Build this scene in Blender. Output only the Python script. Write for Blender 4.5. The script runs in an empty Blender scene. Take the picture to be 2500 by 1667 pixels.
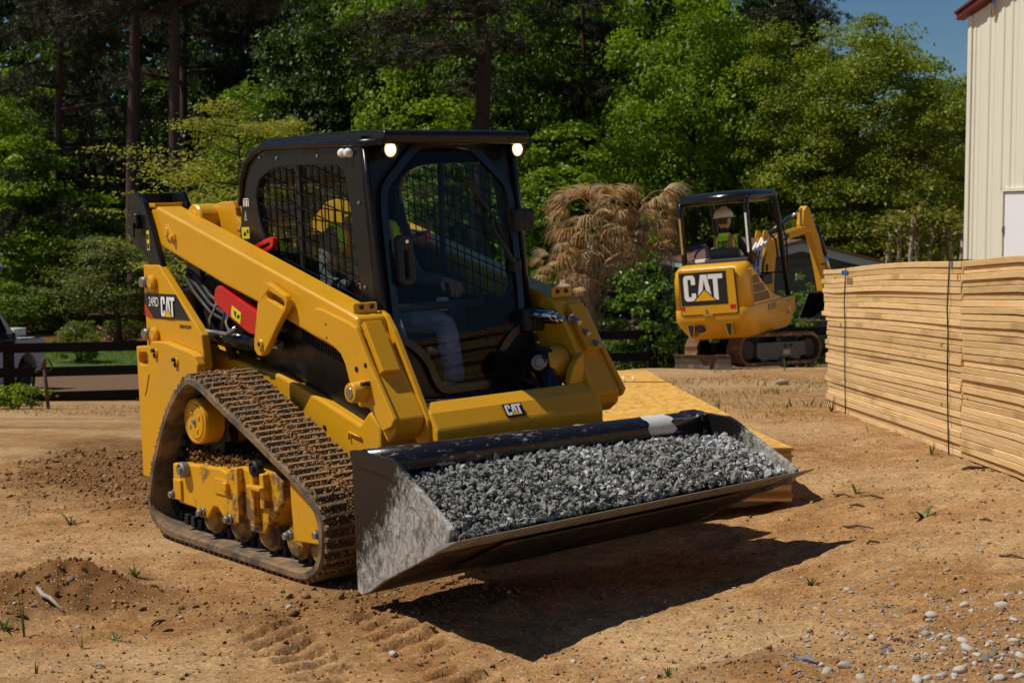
import bpy, bmesh, math, random
import numpy as np
from mathutils import Vector, Matrix, Euler
from mathutils.geometry import tessellate_polygon

random.seed(7)
RNG = np.random.default_rng(7)
S = bpy.context.scene
COL = S.collection
PI = math.pi
R_ = math.radians

# ------------------------------------------------------------------ camera, sky, sun, exposure
CAMZ = 1.38
PITCH = math.atan(273.5 / 3800.0)
cam_d = bpy.data.cameras.new('camera')
cam_d.sensor_width = 36.0
cam_d.lens = 36.0 * 3800.0 / 2500.0
cam_d.clip_start = 0.1
cam_d.clip_end = 1500.0
cam_d.dof.use_dof = True
cam_d.dof.focus_distance = 6.2
cam_d.dof.aperture_fstop = 9.0
cam = bpy.data.objects.new('camera', cam_d)
COL.objects.link(cam)
cam.location = (0, 0, CAMZ)
cam.rotation_euler = (PI / 2 - PITCH, 0, 0)
S.camera = cam

SUN_TRAVEL = Vector((0.62, 0.07, -1.0)).normalized()
world = bpy.data.worlds.new('World')
S.world = world
world.use_nodes = True
wn = world.node_tree
wn.nodes.clear()
w_out = wn.nodes.new('ShaderNodeOutputWorld')
w_bg = wn.nodes.new('ShaderNodeBackground')
w_sky = wn.nodes.new('ShaderNodeTexSky')
w_sky.sky_type = 'NISHITA'
w_sky.sun_disc = False
SUN_EL = math.asin(-SUN_TRAVEL.z)
SUN_AZ = math.atan2(-SUN_TRAVEL.x, -SUN_TRAVEL.y)   # clockwise from +Y
w_sky.sun_elevation = SUN_EL
w_sky.sun_rotation = SUN_AZ
w_sky.altitude = 200
w_sky.air_density = 1.0
w_sky.dust_density = 0.1
w_sky.ozone_density = 4.0
w_bg.inputs['Strength'].default_value = 0.055
w_hsv = wn.nodes.new('ShaderNodeHueSaturation')
w_hsv.inputs['Saturation'].default_value = 1.25
w_hsv.inputs['Value'].default_value = 0.95
wn.links.new(w_sky.outputs[0], w_hsv.inputs['Color'])
wn.links.new(w_hsv.outputs[0], w_bg.inputs['Color'])
wn.links.new(w_bg.outputs[0], w_out.inputs['Surface'])

sun_d = bpy.data.lights.new('sun', 'SUN')
sun_d.energy = 4.2
sun_d.angle = R_(0.53)
sun_d.color = (1.0, 0.94, 0.84)
sun = bpy.data.objects.new('sun', sun_d)
COL.objects.link(sun)
sun.rotation_euler = SUN_TRAVEL.to_track_quat('-Z', 'Y').to_euler()
sun.location = (-20, 3, 40)

S.view_settings.view_transform = 'Standard'
S.view_settings.look = 'None'
S.view_settings.exposure = 0.0
S.view_settings.gamma = 1.0
S.view_settings.use_curve_mapping = False
S.render.engine = 'CYCLES'
S.cycles.max_bounces = 8
S.cycles.transparent_max_bounces = 24
S.cycles.use_denoising = True
S.cycles.sample_clamp_indirect = 6.0

# ------------------------------------------------------------------ helpers
def tag(o, label=None, cat=None, group=None, kind=None):
    if label: o['label'] = label
    if cat: o['category'] = cat
    if group: o['group'] = group
    if kind: o['kind'] = kind
    return o

def empty(name, loc=(0, 0, 0), rz=0.0, parent=None):
    o = bpy.data.objects.new(name, None)
    o.empty_display_size = 0.2
    COL.objects.link(o)
    o.location = loc
    o.rotation_euler = (0, 0, rz)
    if parent: o.parent = parent
    return o

def copy_tree(o, parent=None):
    c = o.copy()
    COL.objects.link(c)
    if parent is not None: c.parent = parent
    for ch in list(o.children):
        copy_tree(ch, c)
    return c

class MB:
    """collects faces; build() links them as ONE mesh object"""
    def __init__(s):
        s.v = []; s.f = []; s.sm = []
    def add(s, vs, fs, smooth=False):
        k = len(s.v)
        s.v.extend([tuple(map(float, p)) for p in vs])
        for f in fs:
            s.f.append(tuple(i + k for i in f)); s.sm.append(smooth)
        return s
    def box(s, lo, hi, M=None):
        x0, y0, z0 = lo; x1, y1, z1 = hi
        p = [(x0,y0,z0),(x1,y0,z0),(x1,y1,z0),(x0,y1,z0),(x0,y0,z1),(x1,y0,z1),(x1,y1,z1),(x0,y1,z1)]
        if M is not None: p = [M @ Vector(q) for q in p]
        return s.add(p, [(3,2,1,0),(4,5,6,7),(0,1,5,4),(1,2,6,5),(2,3,7,6),(3,0,4,7)])
    def cbox(s, c, size, M=None):
        h = [q / 2 for q in size]
        if M is None:
            return s.box([c[i] - h[i] for i in range(3)], [c[i] + h[i] for i in range(3)])
        return s.box([-q for q in h], h, Matrix.Translation(c) @ M.to_4x4())
    def cyl(s, p0, p1, r0, r1=None, n=16, caps=True):
        if r1 is None: r1 = r0
        p0 = Vector(p0); p1 = Vector(p1)
        d = (p1 - p0).normalized()
        a = d.orthogonal().normalized(); b = d.cross(a)
        vs = []
        for p, r in ((p0, r0), (p1, r1)):
            for i in range(n):
                t = 2 * PI * i / n
                vs.append(p + a * (r * math.cos(t)) + b * (r * math.sin(t)))
        s.add(vs, [(i, (i + 1) % n, n + (i + 1) % n, n + i) for i in range(n)], True)
        if caps:
            k = len(s.v) - 2 * n
            s.f.append(tuple(k + i for i in reversed(range(n)))); s.sm.append(False)
            s.f.append(tuple(k + n + i for i in range(n))); s.sm.append(False)
        return s
    def tube(s, pts, r, n=8, caps=True):
        pts = [Vector(p) for p in pts]
        m = len(pts)
        rs = list(r) if hasattr(r, '__len__') else [r] * m
        vs = []; up = None
        for i, p in enumerate(pts):
            d = (pts[min(i + 1, m - 1)] - pts[max(i - 1, 0)])
            d = d.normalized() if d.length > 1e-9 else Vector((0, 0, 1))
            if up is None: a = d.orthogonal().normalized()
            else:
                a = up - d * up.dot(d)
                a = a.normalized() if a.length > 1e-6 else d.orthogonal().normalized()
            up = a; b = d.cross(a)
            for k in range(n):
                t = 2 * PI * k / n
                vs.append(p + a * (rs[i] * math.cos(t)) + b * (rs[i] * math.sin(t)))
        fs = []
        for i in range(m - 1):
            for k in range(n):
                fs.append((i*n+k, i*n+(k+1)%n, (i+1)*n+(k+1)%n, (i+1)*n+k))
        s.add(vs, fs, True)
        if caps:
            k0 = len(s.v) - m * n
            s.f.append(tuple(k0 + k for k in reversed(range(n)))); s.sm.append(False)
            s.f.append(tuple(k0 + (m-1)*n + k for k in range(n))); s.sm.append(False)
        return s
    def plate(s, outer, lo, hi, fn, holes=()):
        """2D outline with holes given thickness lo..hi; fn(a, b, t) -> 3D point"""
        loops = [list(outer)] + [list(h) for h in holes]
        flat = [p for l in loops for p in l]
        n = len(flat)
        tris = tessellate_polygon([[Vector((p[0], p[1], 0)) for p in l] for l in loops])
        vs = [fn(p[0], p[1], lo) for p in flat] + [fn(p[0], p[1], hi) for p in flat]
        a0, b0, c0 = [Vector(vs[i]) for i in tris[0]]
        if not holes:
            fs = [tuple(range(n)), tuple(range(2*n-1, n-1, -1))]
        else:
            fs = [tuple(t) for t in tris] + [tuple(n + i for i in reversed(t)) for t in tris]
        k = 0
        for l in loops:
            m = len(l)
            for i in range(m):
                j = (i + 1) % m
                fs.append((k + i, k + j, n + k + j, n + k + i))
            k += m
        return s.add(vs, fs)
    def plateY(s, o, y0, y1, holes=()): return s.plate(o, y0, y1, lambda a, b, t: (a, t, b), holes)
    def plateX(s, o, x0, x1, holes=()): return s.plate(o, x0, x1, lambda a, b, t: (t, a, b), holes)
    def plateZ(s, o, z0, z1, holes=()): return s.plate(o, z0, z1, lambda a, b, t: (a, b, t), holes)
    def lathe(s, prof, c=(0, 0, 0), axis='Z', n=24):
        vs = []
        for r, h in prof:
            for i in range(n):
                t = 2 * PI * i / n
                q = (r*math.cos(t), r*math.sin(t), h)
                if axis == 'Y': q = (q[0], q[2], q[1])
                if axis == 'X': q = (q[2], q[0], q[1])
                vs.append((q[0]+c[0], q[1]+c[1], q[2]+c[2]))
        fs = []
        for j in range(len(prof) - 1):
            for i in range(n):
                fs.append((j*n+i, j*n+(i+1)%n, (j+1)*n+(i+1)%n, (j+1)*n+i))
        fs.append(tuple(range(n))); fs.append(tuple((len(prof)-1)*n + i for i in range(n)))
        return s.add(vs, fs, False)
    def loft(s, rings, smooth=True, cap=True):
        n = len(rings[0]); vs = [p for r in rings for p in r]; fs = []
        for j in range(len(rings) - 1):
            for i in range(n):
                fs.append((j*n+i, j*n+(i+1)%n, (j+1)*n+(i+1)%n, (j+1)*n+i))
        s.add(vs, fs, smooth)
        if cap:
            k = len(s.v) - len(vs)
            s.f.append(tuple(k + i for i in range(n))); s.sm.append(False)
            s.f.append(tuple(k + (len(rings)-1)*n + i for i in range(n))); s.sm.append(False)
        return s
    def mesh(s, name, fixn=True):
        me = bpy.data.meshes.new(name)
        me.from_pydata(s.v, [], s.f)
        me.polygons.foreach_set('use_smooth', s.sm)
        if fixn:
            bm = bmesh.new(); bm.from_mesh(me)
            bmesh.ops.recalc_face_normals(bm, faces=bm.faces)
            bm.to_mesh(me); bm.free()
        me.update()
        return me
    def build(s, name, mat, parent=None, bevel=0.0, seg=2, label=None, kind=None, loc=None, fixn=True):
        o = bpy.data.objects.new(name, s.mesh(name, fixn))
        COL.objects.link(o)
        if mat is not None: o.data.materials.append(mat)
        if parent is not None: o.parent = parent
        if loc is not None: o.location = loc
        if bevel > 0:
            b = o.modifiers.new('edges', 'BEVEL')
            b.width = bevel; b.segments = seg; b.limit_method = 'ANGLE'; b.angle_limit = R_(28)
            b.use_clamp_overlap = True
        if label: o['label'] = label
        if kind: o['kind'] = kind
        return o

def link_mesh(name, me, parent=None, loc=None, rot=None, scale=None):
    o = bpy.data.objects.new(name, me)
    COL.objects.link(o)
    if parent is not None: o.parent = parent
    if loc is not None: o.location = loc
    if rot is not None: o.rotation_euler = rot
    if scale is not None: o.scale = scale
    return o

def mirY(pts): return [(x, -y, z) for x, y, z in pts]

def np_mesh(name, V, F, mat, attrs=None, smooth=False):
    """V (n,3), F (m,k) numpy -> mesh, attrs: face attributes"""
    me = bpy.data.meshes.new(name)
    n, (m, k) = len(V), F.shape
    me.vertices.add(n); me.loops.add(m * k); me.polygons.add(m)
    me.vertices.foreach_set('co', np.ascontiguousarray(V, dtype=np.float32).ravel())
    me.loops.foreach_set('vertex_index', np.ascontiguousarray(F, dtype=np.int32).ravel())
    me.polygons.foreach_set('loop_start', np.arange(0, m * k, k, dtype=np.int32))
    me.polygons.foreach_set('use_smooth', np.full(m, smooth, dtype=bool))
    for an, av in (attrs or {}).items():
        a = me.attributes.new(an, 'FLOAT', 'FACE')
        a.data.foreach_set('value', np.ascontiguousarray(av, dtype=np.float32))
    me.update(calc_edges=True)
    me.validate()
    if mat is not None: me.materials.append(mat)
    return me

def vnoise(x, y, seed=0):
    """smooth 2D value noise, 0..1"""
    xi = np.floor(x).astype(np.int64); yi = np.floor(y).astype(np.int64)
    fx = x - xi; fy = y - yi
    fx = fx*fx*(3-2*fx); fy = fy*fy*(3-2*fy)
    def h(a, b):
        n = (a * 374761393 + b * 668265263 + seed * 1442695041) & 0xffffffff
        n = ((n ^ (n >> 13)) * 1274126177) & 0xffffffff
        return ((n ^ (n >> 16)) & 0xffff) / 65535.0
    return (h(xi,yi)*(1-fx)+h(xi+1,yi)*fx)*(1-fy) + (h(xi,yi+1)*(1-fx)+h(xi+1,yi+1)*fx)*fy

def fbm(x, y, seed=0, oct=4):
    s = 0; a = 0.5
    for i in range(oct):
        s = s + a * (vnoise(x, y, seed + i) - 0.5); x = x * 2.03 + 5.1; y = y * 2.03 + 1.7; a *= 0.5
    return s

CP, SP = math.cos(PITCH), math.sin(PITCH)
def at(px, py, y):
    """the place that a photo pixel (2500 wide) shows, y metres ahead of the camera"""
    u = (px - 1250.0) / 3800.0; v = (py - 833.5) / 3800.0
    fy = CP - v * SP; fz = -SP - v * CP
    t = y / fy
    return Vector((u * t, y, CAMZ + fz * t))

# ------------------------------------------------------------------ materials
class NT:
    def __init__(s, name):
        s.m = bpy.data.materials.new(name); s.m.use_nodes = True
        s.t = s.m.node_tree; s.t.nodes.clear()
        s.out = s.n('ShaderNodeOutputMaterial')
    def n(s, typ, **kw):
        nd = s.t.nodes.new(typ)
        for k, v in kw.items(): setattr(nd, k, v)
        return nd
    def l(s, a, b): s.t.links.new(a, b)
    def noise(s, vec, scale, detail=4, rough=0.6, dist=0.0):
        nd = s.n('ShaderNodeTexNoise'); nd.inputs['Scale'].default_value = scale
        nd.inputs['Detail'].default_value = detail; nd.inputs['Roughness'].default_value = rough
        nd.inputs['Distortion'].default_value = dist
        if vec is not None: s.l(vec, nd.inputs['Vector'])
        return nd.outputs['Fac']
    def ramp(s, fac, a, b, lo=0.0, hi=1.0):
        nd = s.n('ShaderNodeMapRange'); nd.interpolation_type = 'SMOOTHSTEP'
        nd.inputs['From Min'].default_value = a; nd.inputs['From Max'].default_value = b
        nd.inputs['To Min'].default_value = lo; nd.inputs['To Max'].default_value = hi
        s.l(fac, nd.inputs['Value'])
        return nd.outputs['Result']
    def mix(s, fac, a, b, blend='MIX'):
        nd = s.n('ShaderNodeMix', data_type='RGBA', blend_type=blend)
        for sock, val in ((nd.inputs[0], fac), (nd.inputs[6], a), (nd.inputs[7], b)):
            if hasattr(val, 'is_output'): s.l(val, sock)
            elif isinstance(val, (int, float)): sock.default_value = val
            else: sock.default_value = (*val[:3], 1)
        return nd.outputs[2]
    def math(s, op, a, b=None):
        nd = s.n('ShaderNodeMath', operation=op)
        for sock, val in zip(nd.inputs, (a, b)):
            if val is None: continue
            if hasattr(val, 'is_output'): s.l(val, sock)
            else: sock.default_value = val
        return nd.outputs[0]
    def obj(s): return s.n('ShaderNodeTexCoord').outputs['Object']
    def pos(s): return s.n('ShaderNodeNewGeometry').outputs['Position']
    def scale(s, vec, sc):
        nd = s.n('ShaderNodeMapping'); nd.inputs['Scale'].default_value = sc
        s.l(vec, nd.inputs['Vector']); return nd.outputs[0]
    def attr(s, name): return s.n('ShaderNodeAttribute', attribute_name=name).outputs['Fac']
    def rnd(s): return s.n('ShaderNodeObjectInfo').outputs['Random']
    def bump(s, h, strength, dist=0.01):
        nd = s.n('ShaderNodeBump'); nd.inputs['Strength'].default_value = strength
        nd.inputs['Distance'].default_value = dist; s.l(h, nd.inputs['Height'])
        return nd.outputs[0]
    def bsdf(s, col, rough=0.5, metal=0.0, normal=None, spec=0.5, **kw):
        b = s.n('ShaderNodeBsdfPrincipled')
        for nm, val in (('Base Color', col), ('Roughness', rough), ('Metallic', metal), ('Specular IOR Level', spec)):
            if hasattr(val, 'is_output'): s.l(val, b.inputs[nm])
            elif isinstance(val, (int, float)): b.inputs[nm].default_value = val
            else: b.inputs[nm].default_value = (*val[:3], 1)
        for k, v in kw.items():
            b.inputs[k].default_value = v
        if normal is not None: s.l(normal, b.inputs['Normal'])
        return b.outputs[0]
    def done(s, shader):
        s.l(shader, s.out.inputs['Surface']); return s.m

def mat(name, col, rough=0.5, metal=0.0, var=0.15, vs=6.0, bump=0.0, bs=60.0, dust=None, dlo=0.55, dhi=0.75, ds=5.0, spec=0.5, rvar=0.1, **kw):
    """plain procedural surface: colour with mottling, roughness wander, optional dust or dirt patches and fine relief"""
    t = NT(name); o = t.obj()
    n1 = t.noise(o, vs, 5)
    c = t.mix(1.0, col, t.mix(n1, (1-var,)*3, (1+var,)*3), 'MULTIPLY')
    r = t.ramp(t.noise(o, vs*2.3, 4), 0.3, 0.7, max(0.02, rough-rvar), min(1, rough+rvar))
    if dust is not None:
        f = t.ramp(t.noise(o, ds, 7, 0.7), dlo, dhi)
        c = t.mix(f, c, dust)
        r = t.math('MAXIMUM', r, t.math('MULTIPLY', f, 0.85))
    nm = t.bump(t.noise(o, bs, 5), bump, 0.005) if bump > 0 else None
    return t.done(t.bsdf(c, r, metal, nm, spec, **kw))

DIRT = (0.30, 0.15, 0.055)
YEL = (0.70, 0.345, 0.006)
def yellow_paint():
    t = NT('yellow_paint'); o = t.obj()
    c = t.mix(1.0, YEL, t.mix(t.noise(o, 3, 5), (.94,)*3, (1.05,)*3), 'MULTIPLY')
    g = t.n('ShaderNodeNewGeometry'); sn = t.n('ShaderNodeSeparateXYZ'); t.l(g.outputs['Normal'], sn.inputs[0])
    sp = t.n('ShaderNodeSeparateXYZ'); t.l(g.outputs['Position'], sp.inputs[0])
    film = t.ramp(t.noise(o, 2.4, 7, .7), .42, .80)
    up = t.math('MULTIPLY', t.ramp(sn.outputs[2], .35, .95), t.ramp(t.noise(o, 14, 6, .7), .35, .7))
    low = t.ramp(sp.outputs[2], 1.15, .35)
    d = t.math('ADD', t.math('MULTIPLY', film, t.math('ADD', .02, t.math('MULTIPLY', low, .34))), t.math('MULTIPLY', up, .10))
    c = t.mix(d, c, (.40, .255, .11))
    spl = t.math('MULTIPLY', t.ramp(t.noise(o, 46, 6, .75), .60, .65), t.math('MULTIPLY', low, t.ramp(t.noise(o, 5, 3), .44, .6)))
    c = t.mix(t.math('MULTIPLY', spl, .8), c, (.19, .095, .035))
    chip = t.ramp(t.noise(o, 75, 3, .5), .735, .76)
    c = t.mix(t.math('MULTIPLY', chip, .7), c, (.10, .06, .03))
    r = t.math('ADD', t.ramp(t.noise(o, 8, 4), .3, .7, .27, .42), t.math('MULTIPLY', d, .5))
    return t.done(t.bsdf(c, r, 0, t.bump(t.noise(o, 220, 3), .035, .002), .5))
m_yel = yellow_paint()
m_yel_dirty = mat('yellow_paint_muddy', YEL, 0.45, var=0.08, dust=(0.17, 0.085, 0.035), dlo=0.50, dhi=0.60, ds=4.5)
m_blk = mat('black_paint', (0.008, 0.0078, 0.008), 0.30, var=0.2, dust=(0.06, 0.042, 0.028), dlo=0.66, dhi=1.0, ds=5, spec=0.35)
m_blk_gloss = mat('black_gloss', (0.010, 0.010, 0.012), 0.16, var=0.1, rvar=0.05)
m_rub = mat('black_rubber', (0.018, 0.017, 0.016), 0.65, var=0.2)
m_dark = mat('dark_machinery', (0.010, 0.009, 0.009), 0.6, var=0.3)
m_steel = mat('steel', (0.45, 0.44, 0.42), 0.35, 1.0, var=0.1)
m_zinc = mat('zinc_bolt', (0.26, 0.25, 0.235), 0.5, 0.6, var=0.15, dust=DIRT, dlo=0.55, dhi=0.8, ds=30)
m_chrome = mat('chrome', (0.75, 0.75, 0.75), 0.12, 1.0, var=0.03)
m_red = mat('red_paint', (0.55, 0.012, 0.012), 0.3, var=0.06)
m_white = mat('white_print', (0.86, 0.86, 0.84), 0.5, var=0.04)
m_decal_blk = mat('black_print', (0.012, 0.012, 0.013), 0.4, var=0.1)
m_sticker = mat('yellow_sticker', (0.75, 0.66, 0.03), 0.5, var=0.05)
m_logo_y = mat('logo_yellow', (0.80, 0.42, 0.01), 0.45, var=0.03)
m_hose = mat('hydraulic_hose', (0.013, 0.013, 0.013), 0.5, var=0.2)
m_cabin = mat('cab_plastic', (0.022, 0.021, 0.021), 0.6, var=0.2)
m_mud = mat('caked_mud', (0.27, 0.125, 0.035), 0.95, var=0.35, vs=25, bump=0.6, bs=90, spec=0.1)
m_skin = mat('skin', (0.42, 0.22, 0.14), 0.55, var=0.08)
m_hair = mat('hair', (0.035, 0.02, 0.012), 0.6, var=0.3, vs=60)
t_ = NT('denim'); o_ = t_.obj()
n_ = t_.noise(t_.scale(o_, (1, 1, 1.6)), 9, 4, .6, 1.5); w_ = t_.noise(o_, 5, 4)
m_jeans = t_.done(t_.bsdf(t_.mix(t_.math('ADD', t_.math('MULTIPLY', n_, .6), t_.math('MULTIPLY', w_, .4)), (.20, .25, .36), (.62, .66, .74)), .9, 0, t_.bump(n_, 1.0, .05), .1))
m_grey_shirt = mat('grey_sleeve', (0.10, 0.105, 0.115), 0.9, var=0.3, vs=12, bump=.6, bs=10)
m_shirt = mat('dark_shirt', (0.018, 0.017, 0.020), 0.85, var=0.25)
m_hat = mat('hard_hat', (0.62, 0.58, 0.50), 0.3, var=0.05)
m_cap = mat('navy_cap', (0.018, 0.022, 0.045), 0.75, var=0.2)
m_boot = mat('boot_leather', (0.10, 0.05, 0.02), 0.7, var=0.2)

def glass_mat(name, tint, rough=0.01, refl=1.45):
    t = NT(name)
    lw = t.n('ShaderNodeLayerWeight'); lw.inputs['Blend'].default_value = 0.5
    f0 = ((refl - 1) / (refl + 1)) ** 2
    fac = t.math('ADD', t.math('MULTIPLY', t.math('POWER', lw.outputs['Facing'], 5.0), 0.9), f0)
    tr = t.n('ShaderNodeBsdfTransparent'); tr.inputs['Color'].default_value = (*tint, 1)
    gl = t.n('ShaderNodeBsdfGlossy'); gl.inputs['Roughness'].default_value = rough
    gl.inputs['Color'].default_value = (1, 1, 1, 1)
    mx = t.n('ShaderNodeMixShader')
    t.l(fac, mx.inputs[0]); t.l(tr.outputs[0], mx.inputs[1]); t.l(gl.outputs[0], mx.inputs[2])
    return t.done(mx.outputs[0])
m_glass = glass_mat('door_glass', (0.90, 0.93, 0.93), 0.012, 1.22)
m_glass2 = glass_mat('side_glass', (0.92, 0.96, 0.94), 0.01, 1.2)
m_carglass = glass_mat('car_glass', (0.12, 0.13, 0.13), 0.02, 1.6)

def lamp_mat():
    t = NT('lit_lens')
    e = t.n('ShaderNodeEmission'); sx = t.n('ShaderNodeSeparateXYZ'); t.l(t.obj(), sx.inputs[0])
    # bulb glow falls off toward the rim of the lens, broken by the fluted glass
    dy = t.math('SUBTRACT', t.math('ABSOLUTE', t.math('SUBTRACT', sx.outputs[1], .010)), .340); dz = t.math('SUBTRACT', sx.outputs[2], 1.715)
    r = t.math('SQRT', t.math('ADD', t.math('POWER', dy, 2.0), t.math('POWER', dz, 2.0)))
    fl = t.math('SINE', t.math('MULTIPLY', sx.outputs[1], 900.0))
    st = t.math('MULTIPLY', t.ramp(r, .036, .004, .7, 7.0), t.math('ADD', .85, t.math('MULTIPLY', fl, .15)))
    t.l(st, e.inputs['Strength']); t.l(t.mix(t.ramp(r, .012, .032), (1.0, .86, .62), (1.0, .62, .28)), e.inputs['Color'])
    return t.done(e.outputs[0])
m_lamp = lamp_mat()

def stone_mat(name, cols, rough=0.85):
    """per-face 'tint' picks among stone colours"""
    t = NT(name); a = t.attr('tint')
    r = t.n('ShaderNodeValToRGB'); t.l(a, r.inputs[0])
    el = r.color_ramp.elements
    el[0].position = 0; el[0].color = (*cols[0], 1); el[1].position = 1; el[1].color = (*cols[-1], 1)
    for i, c in enumerate(cols[1:-1], 1):
        e = el.new(i / (len(cols) - 1)); e.color = (*c, 1)
    n1 = t.noise(t.pos(), 160, 5)
    c = t.mix(1.0, r.outputs[0], t.mix(n1, (0.7,)*3, (1.25,)*3), 'MULTIPLY')
    return t.done(t.bsdf(c, rough, 0, t.bump(n1, 0.3, 0.002), 0.3))

def leaf_mat(name, dark, light, trans=0.35, gloss=0.45, warm=None):
    t = NT(name); a = t.attr('tint')
    c = t.mix(a, dark, light)
    if warm is not None: c = t.mix(t.ramp(a, 0.9, 0.97), c, warm)
    c = t.mix(1.0, c, t.mix(t.rnd(), (0.85, 0.9, 0.8), (1.12, 1.05, 1.1)), 'MULTIPLY')
    b = t.bsdf(c, gloss, 0, None, 0.3)
    tr = t.n('ShaderNodeBsdfTranslucent'); t.l(t.mix(1.0, c, (1.25, 1.35, 0.6), 'MULTIPLY'), tr.inputs['Color'])
    mx = t.n('ShaderNodeMixShader'); mx.inputs[0].default_value = trans
    t.l(b, mx.inputs[1]); t.l(tr.outputs[0], mx.inputs[2])
    return t.done(mx.outputs[0])
m_bark = mat('bark', (0.085, 0.06, 0.045), 0.9, var=0.4, vs=9, bump=0.8, bs=22, spec=0.1)
m_bark_pine = mat('pine_bark', (0.075, 0.05, 0.042), 0.9, var=0.45, vs=7, bump=0.9, bs=16, spec=0.1)
m_bark_pale = mat('pale_bark', (0.36, 0.29, 0.22), 0.85, var=0.25, vs=12, bump=0.3, bs=30, spec=0.1)
# ------------------------------------------------------------------ ground
MR = Matrix(((0.6372, 0.7702, -0.0268), (-0.7707, 0.6368, -0.0222), (0.0, 0.0348, 0.9994)))
MO = Vector((-0.5365, 7.0973, -1.3751 + CAMZ))

def gz(x, y):
    """height of the bare ground"""
    x = np.asarray(x, float); y = np.asarray(y, float)
    left = np.interp(y, [-30, 0, 4, 7, 12, 18, 24, 31, 45, 80, 300], [-1.28, -1.30, -1.36, -1.42, -1.75, -2.25, -2.73, -3.2, -3.27, -3.4, -4.5])
    right = np.interp(y, [-30, 0, 4.5, 7.4, 8.5, 11.7, 16, 18, 20.5, 22.5, 25, 31, 45, 80, 300], [-1.28, -1.28, -1.22, -1.21, -1.25, -1.36, -1.60, -1.71, -1.83, -2.05, -2.60, -3.1, -3.25, -3.4, -4.5])
    w = np.clip((x + 0.6 * 0 + 1.2 - 0.02 * y) / 2.6, 0, 1); w = w * w * (3 - 2 * w)
    z = left * (1 - w) + right * w
    pl = -1.3751 + 0.0268 * (x + 0.5365) + 0.0222 * (y - 7.0973)
    d = np.sqrt(((x + 0.6) / 1.7) ** 2 + ((y - 6.4) / 2.1) ** 2)
    k = np.clip(1.6 - d, 0, 1); k = k * k * (3 - 2 * k)
    z = z * (1 - k) + pl * k
    z = z - 0.10 * np.clip((2.3 - x) / 1.1, 0, 1) * np.exp(-((y - 7.2) / 1.6) ** 2) * np.clip((x + 0.2) / 1.0, 0, 1)
    z = z - 0.07 * np.exp(-(((x - 0.0) / 0.7) ** 2 + ((y - 4.9) / 0.55) ** 2))
    z = z + 0.05 * np.exp(-(((x - 1.35) / 0.6) ** 2 + ((y - 6.05) / 0.5) ** 2))
    # rise that the small digger stands on
    z = z + 0.10 * np.exp(-(((x - 3.6) / 1.6) ** 2 + ((y - 18.2) / 1.0) ** 2))
    return z + CAMZ

def churn(x, y):
    """0..1 where the soil has been churned up and is damp"""
    def blob(cx, cy, rx, ry, rot=0):
        c, s = math.cos(rot), math.sin(rot)
        u = ((x-cx)*c + (y-cy)*s) / rx; v = (-(x-cx)*s + (y-cy)*c) / ry
        return np.exp(-(u*u + v*v) ** 1.5)
    b = 1.5*blob(-2.62, 10.1, 0.62, 1.5, 0.30) + 1.3*blob(-3.35, 12.9, 0.60, 1.8, 0.30) + 0.9*blob(-1.80, 8.0, 0.35, 0.6) + 1.2*blob(-1.88, 5.95, 0.42, 0.36, -0.3) + 0.45*blob(-1.1, 5.7, 0.7, 0.25, -.5) + blob(-5.2, 16.6, 2.6, 0.40, -0.04) * 0.8 + blob(-5.0, 19.0, 3.0, 0.35, -0.03) * 0.6 + blob(0.66, 4.72, 0.28, 0.16, -0.5) * 0.7 + blob(-0.35, 5.9, 0.5, 0.4)
    n = fbm(x * 5, y * 5, 11) * 0.9
    return np.clip(b + n * (b > 0.02) - 0.05, 0, 1)

def ground_full(x, y):
    z = gz(x, y)
    near = np.exp(-np.maximum(y - 12, 0) / 8.0)
    c = churn(x, y)
    ridge = np.abs(fbm(x * 7, y * 7, 31)) * 0.16
    dm = np.sqrt(((x + 0.75) / 1.25) ** 2 + ((y - 7.0) / 1.35) ** 2)
    near = near * np.clip((dm - 0.75) * 3.0, 0.12, 1.0)
    z = z - 0.012 * np.clip(1.1 - dm, 0, 1)
    mound = np.exp(-(((x + 1.85) / .36) ** 2 + ((y - 5.95) / .30) ** 2))
    z = z + mound * (0.012 + 0.35 * fbm(x * 4, y * 4, 61)) + c * (0.025 + ridge * 0.55 * near) * near + near * (fbm(x * 1.3, y * 1.3, 3) * 0.035 + fbm(x * 6, y * 6, 8) * 0.024 + fbm(x * 26, y * 26, 15, 3) * 0.016 + np.minimum(0, fbm(x * 2.2, y * 5.0, 44) + .12) * .10)
    # cleat prints left by the tracks, bottom centre
    for (cx, cy, ang) in ((-0.26, 5.22, -1.015), (-0.62, 5.06, -1.015)):
        ca, sa = math.cos(ang), math.sin(ang)
        u = (x-cx)*ca + (y-cy)*sa; v = -(x-cx)*sa + (y-cy)*ca
        msk = np.clip((1 - np.abs(v) / 0.13) * 3, 0, 1) * np.clip((1.0 - np.abs(u) / 0.62) * 3, 0, 1) * np.clip((vnoise(x * 5, y * 5, 77) - 0.30) * 4, 0, 1)
        z = z - 0.036 * msk * np.clip(np.sin((u + .25 * v) * 2 * PI / 0.095) * 2 - .3, 0, 1)
    return z, c

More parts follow.
